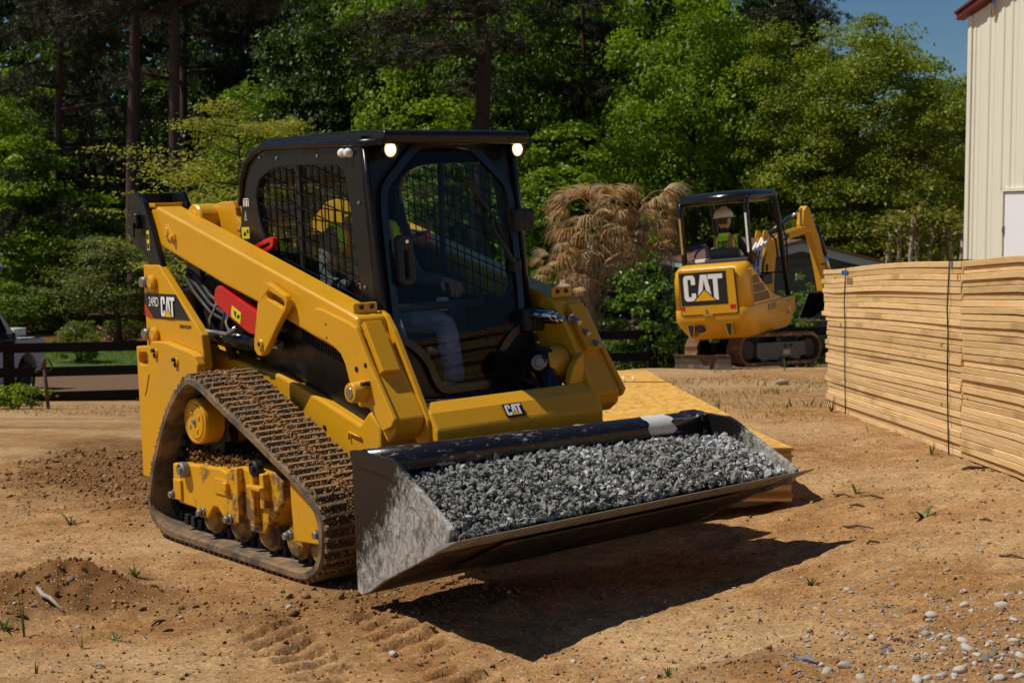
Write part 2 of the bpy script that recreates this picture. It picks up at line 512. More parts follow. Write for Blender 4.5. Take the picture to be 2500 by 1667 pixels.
rows = [-30, -15, -6, -2, 0.5, 2, 3, 3.6]
yy = 4.0
while yy < 16: rows.append(yy); yy *= 1.0032
while yy < 60: rows.append(yy); yy *= 1.018
while yy < 700: rows.append(yy); yy *= 1.12
cols = list(-np.geomspace(6.0, 0.43, 16)[:-1]) + list(np.linspace(-0.42, 0.42, 340)) + list(np.geomspace(0.43, 6.0, 16)[1:])
rows = np.array(rows); cols = np.array(cols)
GX = cols[None, :] * np.maximum(rows, 3.0)[:, None]; GY = np.repeat(rows[:, None], len(cols), 1)
GZ, GC = ground_full(GX, GY)
nr, nc = GX.shape
idx = np.arange(nr * nc).reshape(nr, nc)
F = np.stack([idx[:-1, :-1], idx[:-1, 1:], idx[1:, 1:], idx[1:, :-1]], -1).reshape(-1, 4)

def ground_mat():
    t = NT('sandy_dirt'); p = t.pos()
    big = t.noise(p, 0.55, 5, 0.6); mid = t.noise(p, 3.2, 6, 0.65); fine = t.noise(p, 60, 6, 0.7)
    c = t.mix(t.ramp(mid, 0.38, 0.66), (0.395, 0.222, 0.092), (0.290, 0.142, 0.048))
    c = t.mix(t.ramp(big, 0.42, 0.62), c, (0.445, 0.280, 0.134))
    c = t.mix(1.0, c, t.mix(t.ramp(fine, 0.3, 0.7), (0.68,)*3, (1.30,)*3), 'MULTIPLY')
    c = t.mix(1.0, c, t.mix(t.ramp(t.noise(p, 9, 7, .75), .32, .68), (0.78,)*3, (1.18,)*3), 'MULTIPLY')
    c = t.mix(t.math('MULTIPLY', t.attr('churn'), 0.92), c, t.mix(t.noise(p, 14, 5), (0.12, 0.052, 0.014), (0.225, 0.105, 0.032)))
    # grit: small light and dark grains
    vo = t.n('ShaderNodeTexVoronoi'); vo.inputs['Scale'].default_value = 95; t.l(p, vo.inputs['Vector'])
    sep = t.n('ShaderNodeSeparateColor'); t.l(vo.outputs['Color'], sep.inputs[0])
    lite = t.math('MULTIPLY', t.math('LESS_THAN', vo.outputs['Distance'], 0.34), t.math('GREATER_THAN', sep.outputs[0], 0.86))
    dark = t.math('MULTIPLY', t.math('LESS_THAN', vo.outputs['Distance'], 0.36), t.math('GREATER_THAN', sep.outputs[1], 0.88))
    c = t.mix(t.math('MULTIPLY', lite, 0.75), c, (0.60, 0.47, 0.33))
    c = t.mix(t.math('MULTIPLY', dark, 0.7), c, (0.13, 0.075, 0.04))
    # dry straw and thin weeds on the rise
    st = t.noise(t.scale(p, (6, 22, 6)), 2.2, 6, 0.75)
    sx = t.n('ShaderNodeSeparateXYZ'); t.l(p, sx.inputs[0])
    far = t.math('MULTIPLY', t.ramp(sx.outputs[1], 9.0, 13.5), t.ramp(st, 0.5, 0.66))
    c = t.mix(t.math('MULTIPLY', far, 0.7), c, (0.34, 0.235, 0.11))
    h = t.math('ADD', t.math('MULTIPLY', fine, 0.7), t.math('MULTIPLY', t.noise(p, 18, 5), 1.2))
    return t.done(t.bsdf(c, 0.95, 0, t.bump(h, 0.65, 0.014), 0.15))
m_ground = ground_mat()
me = np_mesh('ground', np.stack([GX, GY, GZ], -1).reshape(-1, 3), F, m_ground, {'churn': GC[:-1, :-1].reshape(-1)}, True)
ground = tag(link_mesh('ground', me), 'sandy orange brown dirt of the building yard', kind='structure')

def sheet(name, x0, x1, y0, y1, lift, m, label, n=24, wob=0.0):
    xs = np.linspace(x0, x1, n); ys = np.linspace(y0, y1, n)
    X, Y = np.meshgrid(xs, ys)
    Xw = X.copy(); Yw = Y.copy()
    if wob:
        Yw[0] += (vnoise(X[0] * 0.8, X[0] * 0 + 3, 5) - .5) * wob; Yw[-1] += (vnoise(X[0] * 0.8, X[0] * 0 + 9, 6) - .5) * wob
    Z = gz(Xw, Yw) + lift
    i = np.arange(n * n).reshape(n, n)
    F = np.stack([i[:-1, :-1], i[:-1, 1:], i[1:, 1:], i[1:, :-1]], -1).reshape(-1, 4)
    return tag(link_mesh(name, np_mesh(name, np.stack([Xw, Yw, Z], -1).reshape(-1, 3), F, m, None, True)), label, kind='structure')
def speck_mat(name, a, b, sc, bump=0.6):
    t = NT(name); p = t.pos(); n = t.noise(p, sc, 6, 0.75)
    c = t.mix(t.ramp(n, 0.35, 0.65), a, b)
    return t.done(t.bsdf(c, 0.95, 0, t.bump(n, bump, 0.03), 0.1))
sheet('driveway', -22, 8, 25.5, 36.2, 0.03, speck_mat('drive_gravel', (0.125, 0.075, 0.044), (0.21, 0.130, 0.078), 26), 'reddish gravel drive beyond the fence', wob=1)
sheet('lawn', -22, 6, 36.3, 42.5, 0.035, speck_mat('lawn_turf', (0.045, 0.085, 0.012), (0.095, 0.145, 0.03), 9), 'strip of mown lawn beyond the drive', wob=1)
sheet('mulch_bed', -26, 8, 42.6, 54, 0.04, speck_mat('bark_mulch', (0.085, 0.035, 0.015), (0.18, 0.08, 0.035), 18), 'brown bark mulch under the shrubs', wob=1)

sheet('forest_floor', -70, 60, 54.1, 150, 0.045, speck_mat('leaf_litter', (0.045, 0.028, 0.014), (0.09, 0.055, 0.028), 9), 'dark leaf litter under the trees', 30)

def grass_blades(n, x0, x1, y0, y1, h, name, label, m, seed=1, lift=0.0, mask=None):
    r = np.random.default_rng(seed)
    x = r.uniform(x0, x1, n); y = r.uniform(y0, y1, n)
    if mask is not None:
        k = mask(x, y) > r.random(n); x = x[k]; y = y[k]; n = len(x)
    z = gz(x, y) + lift
    a = r.uniform(0, 2*PI, n); hh = h * r.uniform(0.4, 1.3, n); w = hh * 0.07 + 0.002; le = r.normal(0, 0.45, (n, 2)) * hh[:, None]
    b0 = np.stack([x + np.cos(a)*w, y + np.sin(a)*w, z], -1); b1 = np.stack([x - np.cos(a)*w, y - np.sin(a)*w, z], -1)
    tp = np.stack([x + le[:, 0], y + le[:, 1], z + hh], -1)
    V = np.stack([b0, b1, tp], 1).reshape(-1, 3)
    return tag(link_mesh(name, np_mesh(name, V, np.arange(3*n).reshape(-1, 3), m, {'tint': r.random(n)})), label, kind='stuff')
m_grass = leaf_mat('grass_leaf', (0.05, 0.10, 0.012), (0.13, 0.19, 0.035), 0.3)
m_straw = leaf_mat('straw', (0.30, 0.19, 0.08), (0.52, 0.38, 0.19), 0.1)
grass_blades(26000, -18, 3, 36.4, 42.4, 0.06, 'lawn_grass', 'short green lawn grass beyond the drive', m_grass, 3, 0.03)
grass_blades(9000, 0.9, 4.4, 9.5, 18.5, 0.035, 'dry_straw', 'dry straw and stubble on the rise before the digger', m_straw, 4, 0.0,
             lambda x, y: np.clip((vnoise(x*1.6, y*0.9, 3) - 0.42) * 3, 0, 1))
grass_blades(1500, 0.7, 4.2, 9.0, 18.0, 0.07, 'thin_weed_cover', 'thin green weeds on the rise before the digger', m_grass, 5, 0.0,
             lambda x, y: np.clip((vnoise(x*1.3, y*1.0, 41) - 0.6) * 4, 0, 1))
grass_blades(2600, -9, -3.2, 20.0, 23.8, 0.05, 'fence_weeds', 'rough weeds and dead stalks along the black fence', m_straw, 6, 0.0,
             lambda x, y: np.clip((vnoise(x*1.0, y*1.0, 51) - 0.35) * 3, 0, 1))
# ------------------------------------------------------------------ tracked loader (X forward, Y to its left, Z up)
LD = empty('tracked_loader')
LD.rotation_mode = 'QUATERNION'
LD.rotation_quaternion = MR.to_quaternion()
LD.location = MO
tag(LD, 'yellow tracked loader with black cab carrying a bucket of gravel', 'loader')
HW = 0.925    # half width of the bucket

def catmull(P, n):
    P = [Vector((*p, 0)) for p in P]; m = len(P); out = []
    for i in range(m):
        p0, p1, p2, p3 = P[i-1], P[i], P[(i+1) % m], P[(i+2) % m]
        for k in range(8):
            t = k / 8
            out.append(0.5 * ((2*p1) + (p2-p0)*t + (2*p0-5*p1+4*p2-p3)*t*t + (3*p1-p0-3*p2+p3)*t**3))
    L = [0]
    for i in range(len(out)): L.append(L[-1] + (out[(i+1) % len(out)] - out[i]).length)
    res = []
    for k in range(n):
        s = L[-1] * k / n
        i = max(j for j in range(len(out)) if L[j] <= s)
        f = (s - L[i]) / max(1e-9, L[i+1] - L[i])
        res.append(out[i].lerp(out[(i+1) % len(out)], f))
    return [(p.x, p.y) for p in res], L[-1]
TRK = [(-.352,.755),(-.462,.681),(-.55,.591),(-.623,.484),(-.69,.367),(-.738,.259),(-.765,.179),(-.755,.103),(-.705,.05),(-.618,.018),(-.478,.008),(-.142,.006),(.17,.005),(.46,.004),(.543,.005),(.612,.019),(.682,.058),(.726,.124),(.739,.206),(.733,.272),(.698,.33),(.626,.386),(.494,.45),(.358,.508),(.217,.569),(.071,.628),(-.08,.689),(-.204,.742),(-.284,.762)]
NT_ = 168
TP, TLEN = catmull(TRK, NT_)
def tnorm(i):
    a = TP[(i-1) % NT_]; b = TP[(i+1) % NT_]
    d = Vector((b[0]-a[0], b[1]-a[1])).normalized()
    n = Vector((-d.y, d.x))
    c = Vector((TP[i][0] + 0.05, TP[i][1] - 0.33))
    if n.dot(c) < 0: n = -n
    return d, n
def track_belt(y0, y1):
    b = MB(); rings = []
    prof = [(y0, -.010), (y0+.008, -.004), (y1-.008, -.004), (y1, -.010), (y1, -.034), (y1-.012, -.040), (y0+.012, -.040), (y0, -.034)]
    k = len(prof); vs = []; fs = []
    for i in range(NT_):
        d, n = tnorm(i)
        for y, o in prof: vs.append((TP[i][0] + n.x*o, y, TP[i][1] + n.y*o))
    for i in range(NT_):
        j = (i+1) % NT_
        for q in range(k): fs.append((i*k+q, i*k+(q+1) % k, j*k+(q+1) % k, j*k+q))
    b.add(vs, fs, False)
    return b
t_ = NT('track_rubber'); o_ = t_.obj()
f_ = t_.ramp(t_.noise(o_, 7, 7, 0.7), 0.40, 0.62)
m_trk = t_.done(t_.bsdf(t_.mix(f_, (0.095, 0.080, 0.062), (0.27, 0.170, 0.090)), 0.9, 0, t_.bump(t_.noise(o_, 70, 4), 0.4, 0.004), 0.15))
t_ = NT('tread_rubber'); o_ = t_.obj()
f_ = t_.ramp(t_.math('ADD', t_.noise(o_, 30, 6, 0.7), t_.math('MULTIPLY', t_.rnd(), 0.22)), 0.52, 0.68)
m_lug = t_.done(t_.bsdf(t_.mix(f_, (0.165, 0.140, 0.105), (0.31, 0.19, 0.092)), 0.85, 0, t_.bump(t_.noise(o_, 120, 4), 0.5, 0.004), 0.2))

m_roll = mat('worn_roller', (.40,.22,.03), .6, var=.2, dust=(.11,.065,.035), dlo=.40, dhi=.56, ds=9)
def make_track(sgn):
    ya, yb = (-.86, -.54) if sgn < 0 else (.54, .86)
    tr = track_belt(ya, yb).build('rubber_track', m_trk, LD, bevel=0)
    # tread bars: two staggered rows
    lugm = MB()
    lugm.add([(-.010,-.070,-.006),(.010,-.070,-.006),(.010,.070,-.006),(-.010,.070,-.006),(-.006,-.066,.012),(.006,-.066,.012),(.006,.066,.012),(-.006,.066,.012)],
             [(3,2,1,0),(4,5,6,7),(0,1,5,4),(1,2,6,5),(2,3,7,6),(3,0,4,7)])
    lme = lugm.mesh('tread_bar'); lme.materials.append(m_lug)
    far = MB()
    for i in range(0, NT_, 2):
        for row in (0, 1):
            k = (i + row) % NT_
            d, n = tnorm(k)
            yc = ya + .078 if row == 0 else yb - .078
            X = Vector((d.x, 0, d.y)); Z = Vector((n.x, 0, n.y)); Y = Z.cross(X)
            M = Matrix((X, Y, Z)).transposed().to_4x4()
            M = Matrix.Translation((TP[k][0], yc, TP[k][1])) @ M
            if sgn < 0:
                o = link_mesh('tread_bar', lme, tr); o.matrix_local = M
            else:
                far.add([M @ Vector(v) for v in lugm.v], lugm.f)
    if sgn > 0: far.build('tread_bar', m_lug, tr, kind='stuff')
    g = MB()
    for i in range(0, NT_, 3):
        d, n = tnorm(i)
        for yy_ in (-.045, .045):
            c = Vector((TP[i][0] - n.x*.062, (ya+yb)/2 + yy_, TP[i][1] - n.y*.062))
            M = Matrix((Vector((d.x,0,d.y)), Vector((0,1,0)), Vector((n.x,0,n.y)))).transposed()
            g.cbox(c, (.030, .028, .05), M)
    g.build('drive_lug', m_rub, tr, kind='stuff')
    # undercarriage
    yo = -.83 if sgn < 0 else .83; yi = -.60 if sgn < 0 else .60
    def sy(y): return y * (1 if sgn < 0 else -1)
    fr = MB().plateY([(-.551,.351),(-.45,.36),(-.12,.378),(-.06,.366),(-.02,.392),(.02,.398),(.33,.415),(.395,.385),(.405,.300),(.330,.235),(.235,.145),(.170,.140),(.085,.205),(.055,.205),(-.005,.142),(-.065,.140),(-.150,.200),(-.185,.200),(-.245,.140),(-.300,.138),(-.350,.172),(-.505,.175),(-.558,.233)], yo, yi)
    f = fr.build('track_frame', m_yel_dirty, LD, bevel=.008)
    MB().box((-.535, min(yo, yo-.012*(1 if sgn<0 else -1)), .19), (-.462, max(yo, yo-.012*(1 if sgn<0 else -1)), .285)).build('cover_plate', m_yel, f, bevel=.006)
    MB().box((-.16, min(yo, yo-.006*(1 if sgn<0 else -1)), .265), (-.045, max(yo, yo-.006*(1 if sgn<0 else -1)), .335)).build('cover_plate', m_yel, f, bevel=.003)
    MB().box((-.075, min(yo, yo-.02*(1 if sgn<0 else -1)), .29), (-.035, max(yo, yo-.02*(1 if sgn<0 else -1)), .325)).build('hinge_block', m_yel, f, bevel=.004)
    for xa, xb in ((.06, .085), (.18, .215), (.265, .30)):
        MB().box((xa, min(yo, yo-.03*(1 if sgn<0 else -1)), .17 if xa < .2 else .26), (xb, max(yo, yo-.03*(1 if sgn<0 else -1)), .405)).build('stiffener', m_yel_dirty, f, bevel=.005)
    MB().box((.19, min(yo, yo-.05*(1 if sgn<0 else -1)), .335), (.30, max(yo, yo-.05*(1 if sgn<0 else -1)), .352)).build('step_bracket', m_yel, f, bevel=.004)
    ig = MB().plateY([(.46,.275),(.474,.150),(.66,.165),(.700,.19),(.700,.245),(.655,.315),(.57,.362),(.50,.390),(.455,.395)], yo, yi)
    ig.build('idler_guard', m_yel, f, bevel=.006)
    m = MB()
    for c in ((-.417,.337), (.224,.42)):
        e = MB().lathe([(.035, sy(yo)+.0), (.035, sy(yo)-.03), (.028, sy(yo)-.036), (.028, sy(yo)-.030), (.016, sy(yo)-.030), (.014, sy(yo)-.042), (.004, sy(yo)-.042)], (c[0], 0, c[1]), 'Y', 20)
        if sgn > 0: e.v = mirY(e.v)
        e.build('pivot_cap', m_dark if c[0] > 0 else m_zinc, f)
    for xb, zb in ((-.536,.211),(-.278,.165),(-.04,.168),(.199,.170),(.445,.171),(.671,.21)):
        s1 = -1 if sgn < 0 else 1
        o = MB().cyl((xb, yo, zb), (xb, yo + s1*.012, zb), .022, n=14).cyl((xb, yo + s1*.012, zb), (xb, yo + s1*.032, zb), .015, n=6)
        o.build('bolt', m_zinc, f)
    for xr in (-.278, -.04, .199, .425, .60):
        s1 = -1 if sgn < 0 else 1
        o = MB().lathe([(.02, .800), (.060, .798), (.066, .780), (.080, .776), (.082, .750), (.06, .740), (.06, .665), (.082, .655), (.082, .615), (.05, .60)], (xr, 0, .138), 'Y', 24)
        o.v = [(a, s1*b, c) for a, b, c in o.v]
        o.build('track_roller', m_roll, f)
    s1 = -1 if sgn < 0 else 1
    o = MB().lathe([(.02,.815),(.075,.815),(.077,.809),(.085,.809),(.087,.815),(.098,.812),(.102,.80),(.102,.70),(.12,.69),(.12,.56),(.05,.55)], (-.353, 0, .557), 'Y', 40)
    o.v = [(a, s1*b, c) for a, b, c in o.v]
    hub = o.build('drive_hub', m_yel, LD)
    MB().cyl((-.353, s1*.815, .557), (-.353, s1*.824, .557), .012, n=8).build('hub_plug', m_zinc, hub)
    for k in range(4):
        a = k * PI/2 + .5
        MB().cyl((-.353 + .045*math.cos(a), s1*.815, .557 + .045*math.sin(a)), (-.353 + .045*math.cos(a), s1*.820, .557 + .045*math.sin(a)), .009, n=6).build('bolt', m_yel, hub)
    teeth = []
    for k in range(44):
        a = 2*PI*k/44; r = .165 if k % 4 < 2 else .135
        teeth.append((-.353 + r*math.cos(a), .557 + r*math.sin(a)))
    MB().plateY(teeth, s1*.68, s1*.72).build('sprocket', m_dark, hub)
    b = MB().plateY([(-.50,.36),(-.05,.38),(.03,.40),(.10,.55),(-.05,.60),(-.28,.62),(-.50,.50)], s1*.54, s1*.60).build('drive_housing', m_dark, LD)
    return tr
trk_r = make_track(-1); trk_l = make_track(1)

def blob_mesh(seed, n=1, amp=.25):
    bm = bmesh.new(); bmesh.ops.create_icosphere(bm, subdivisions=n, radius=1.0)
    r = random.Random(seed)
    ph = [Vector((r.gauss(0,1), r.gauss(0,1), r.gauss(0,1))).normalized() for _ in range(5)]
    for v in bm.verts:
        p = v.co.copy()
        for q in ph:
            d = p.normalized().dot(q)
            if d > .55: v.co -= q * (d - .55) * (1.0 + amp)
        v.co *= 1 + r.uniform(-amp, amp) * .35
    V = np.array([v.co[:] for v in bm.verts]); Fx = np.array([[v.index for v in f.verts] for f in bm.faces]); bm.free()
    return V, Fx
BL = [blob_mesh(i) for i in range(10)]
BL0 = [blob_mesh(100 + i, 1, .5) for i in range(6)]
def rand_rot(r, n):
    q = r.normal(size=(n, 4)); q /= np.linalg.norm(q, axis=1, keepdims=True)
    w, x, y, z = q.T
    return np.stack([np.stack([1-2*(y*y+z*z), 2*(x*y-z*w), 2*(x*z+y*w)], -1), np.stack([2*(x*y+z*w), 1-2*(x*x+z*z), 2*(y*z-x*w)], -1), np.stack([2*(x*z-y*w), 2*(y*z+x*w), 1-2*(x*x+y*y)], -1)], 1)
def scatter_blobs(name, P, size, tint, m, parent=None, seed=0, flat=(1, .8, .65), lib=BL, smooth=False, upright=False):
    """one joined mesh of many small lumps at P"""
    r = np.random.default_rng(seed); n = len(P)
    Vs = []; Fs = []; Ts = []; k = 0
    pick = r.integers(0, len(lib), n)
    for b in range(len(lib)):
        ii = np.where(pick == b)[0]
        if not len(ii): continue
        V, Fx = lib[b]
        if upright:
            a = r.uniform(0, 2*PI, len(ii)); c, s_ = np.cos(a), np.sin(a); z0 = np.zeros_like(c)
            Rm = np.stack([np.stack([c, -s_, z0], -1), np.stack([s_, c, z0], -1), np.stack([z0, z0, z0+1], -1)], 1)
        else: Rm = rand_rot(r, len(ii))
        sc = np.array(flat) * r.uniform(.75, 1.25, (len(ii), 3))
        W = np.einsum('nij,nvj->nvi', Rm, V[None] * sc[:, None, :]) * size[ii][:, None, None] + P[ii][:, None, :]
        Vs.append(W.reshape(-1, 3))
        Fs.append((Fx[None] + (k + np.arange(len(ii)) * len(V))[:, None, None]).reshape(-1, 3)); k += W.shape[0] * W.shape[1]
        Ts.append(np.repeat(tint[ii], len(Fx)))
    me = np_mesh(name, np.concatenate(Vs), np.concatenate(Fs), m, {'tint': np.concatenate(Ts)}, smooth)
    return link_mesh(name, me, parent)

# mud packed between the tread bars and lying on the undercarriage
t_ = NT('track_mud'); a_ = t_.attr('tint'); n_ = t_.noise(t_.obj(), 60, 5)
m_mud_t = t_.done(t_.bsdf(t_.mix(1.0, t_.mix(a_, (0.22, 0.115, 0.042), (0.37, 0.21, 0.088)), t_.mix(n_, (.6,)*3, (1.3,)*3), 'MULTIPLY'), 0.95, 0, t_.bump(n_, .5, .004), .1))
def track_mud(tr, ya, yb, n, seed):
    r = np.random.default_rng(seed); P = []; 
    ks = r.integers(0, NT_, n)
    for k in ks:
        d, nn = tnorm(k); top = nn.y > .2 or nn.x > .55
        if not top and r.random() < .80: continue
        f = r.random() if r.random() < .55 else np.clip(r.normal(.5, .07), 0, 1)
        y = ya + .01 + (yb - ya - .02) * f
        u = r.uniform(-.02, .02); h = r.uniform(-.006, .008)
        P.append((TP[k][0] + d.x*u + nn.x*h, y, TP[k][1] + d.y*u + nn.y*h))
    P = np.array(P)
    return tag(scatter_blobs('caked_mud', P, np.clip(r.lognormal(-5.1, .45, len(P)), .0025, .016), r.random(len(P)), m_mud_t, tr, seed, (1.2, 1, .7), BL0, True), kind='stuff')
track_mud(trk_r, -.86, -.54, 21000, 5); track_mud(trk_l, .54, .86, 1500, 6)
r_ = np.random.default_rng(9)
P_ = np.stack([r_.uniform(-.48, .05, 900), r_.uniform(-.80, -.62, 900), .372 + r_.random(900)**2 * .045], -1)
tag(scatter_blobs('caked_mud', P_, np.clip(r_.lognormal(-4.9, .4, 900), .004, .016), r_.random(900) * .4, m_mud_t, LD, 3, (1.2, 1, .7), BL0, True), kind='stuff')

# chassis
ch = MB().plateY([(-.98,.24),(-.98,.86),(-.52,.80),(-.34,.775),(-.12,.755),(.20,.675),(.507,.592),(.58,.655),(.66,.60),(.64,.40),(.50,.22)], -.515, .515).build('chassis', m_yel, LD, bevel=.012)
for s1 in (-1, 1):
    MB().cyl((.24, s1*.515, .555), (.24, s1*.520, .555), .010, n=12).build('bolt_hole', m_dark, ch)
    for xx, zz in ((.445, .545),):
        MB().tube([(xx-.01, s1*.522, zz-.02), (xx-.01, s1*.522, zz+.01), (xx+.075, s1*.522, zz-.005)], .005, 6).build('weld_bead', m_yel, ch)
MB().box((-1.0, -.45, .86), (-.36, .45, 1.17)).build('engine_block', m_dark, LD, bevel=.03)
MB().box((-1.16, -.57, .35), (-1.0, .57, 1.10)).build('rear_door', m_yel, LD, bevel=.03)
# black side panels with a vent of upright slots
for s1 in (-1, 1):
    pn = MB().plateY([(-.36,.80),(-.36,1.10),(.33,1.00),(.40,.78),(.45,.675),(.545,.655),(.525,.575),(.455,.572),(-.19,.757)], s1*.455, s1*.470).build('side_panel', m_blk, LD, bevel=.004)
    for k in range(18):
        x = .02 + k * .018
        MB().box((x, min(s1*.470, s1*.476), .905 - (x-.02)*.24), (x+.008, max(s1*.470, s1*.476), .975 - (x-.02)*.24)).build('vent_slat', m_dark, pn)

# rear towers and guards
for s1 in (-1, 1):
    tw = MB().plateY([(-1.13,1.227),(-.985,1.229),(-.965,1.224),(-.945,1.208),(-.62,.955),(-.575,.915),(-.555,.77),(-.70,.60),(-1.13,.55)], s1*.60, s1*.642).build('rear_tower', m_yel, LD, bevel=.006)
    gd = MB().plateY([(-1.150,.835),(-1.01,.845),(-.985,.868),(-.95,.868),(-.87,.872),(-.60,.838),(-.565,.822),(-.537,.785),(-.545,.745),(-.62,.60),(-.72,.45),(-.86,.20),(-1.141,.20)], s1*.645, s1*.690,
                     holes=[[(-1.125,.760),(-1.125,.795),(-1.11,.808),(-1.045,.812),(-1.03,.80),(-1.03,.765),(-1.045,.752),(-1.11,.748)]]).build('tie_down_guard', m_yel, tw, bevel=.006)
    for cx, cz in ((-.945,.815), (-.74,.785)):
        MB().cyl((cx, s1*.688, cz), (cx, s1*.698, cz), .022, n=16).build('boss', m_yel, gd, bevel=.003)
        MB().cyl((cx, s1*.690, cz-.012), (cx, s1*.7005, cz-.012), .012, n=12).cyl((cx, s1*.690, cz+.012), (cx, s1*.712, cz+.012), .010, n=8).build('bolt', m_dark, gd)
    MB().plateY([(-1.09,.69),(-1.02,.71),(-1.055,.63),(-1.075,.60)], s1*.690, s1*.694).build('stiffener', m_yel, gd, bevel=.002)
    for cz in (1.145, .895):
        p = MB().lathe([(.012, .643), (.028, .643), (.036, .648), (.036, .66), (.024, .668), (.01, .668)], (-1.025, 0, cz), 'Y', 18)
        p.v = [(a, s1*b, c) for a, b, c in p.v]
        p.build('pin_cap', m_yel, tw)
        MB().plateY([(-1.085,cz-.035),(-1.085,cz-.012),(-1.03,cz+.02),(-1.0,cz-.03),(-1.02,cz-.05)], s1*.643, s1*.650).build('pin_keeper', m_yel, tw, bevel=.003)
        MB().cyl((-1.103, s1*.642, cz), (-1.103, s1*.672, cz), .028, .024, n=18).build('bumper_stop', m_zinc, tw)
    # black link of the lift arm
    lk = MB().plateY([(-1.266,1.573),(-1.197,1.575),(-1.114,1.526),(-1.06,1.43),(-1.011,1.325),(-.95,1.20),(-.90,1.05),(-.98,1.02),(-1.06,1.19),(-1.149,1.288),(-1.196,1.305),(-1.255,1.325),(-1.282,1.36)], s1*.60, s1*.63).build('rear_link', m_blk, LD, bevel=.006)
    MB().plateY([(-1.20,1.573),(-1.06,1.575),(-1.02,1.52),(-.97,1.40),(-.88,1.10),(-.98,1.05)], s1*.43, s1*.455).build('link_plate', m_blk, lk, bevel=.005)
    MB().box((-1.21, min(s1*.455, s1*.60), 1.50), (-1.17, max(s1*.455, s1*.60), 1.570)).build('link_plate', m_blk, lk, bevel=.005)
    MB().cyl((-1.19, s1*.63, 1.44), (-1.19, s1*.655, 1.44), .04, n=24).build('pin_cap', m_blk, lk, bevel=.004)
    MB().box((-1.205, min(s1*.655, s1*.665), 1.36), (-1.17, max(s1*.655, s1*.665), 1.43)).build('pin_keeper', m_blk, lk, bevel=.004)
    st = MB().box((-1.098, min(s1*.63, s1*.632), 1.298), (-1.072, max(s1*.63, s1*.632), 1.392)).build('warning_sticker', m_sticker, lk)
    for k in range(2):
        MB().box((-1.094, min(s1*.632, s1*.633), 1.305 + k*.045), (-1.076, max(s1*.632, s1*.633), 1.330 + k*.045)).build('warning_symbol', m_decal_blk, st)

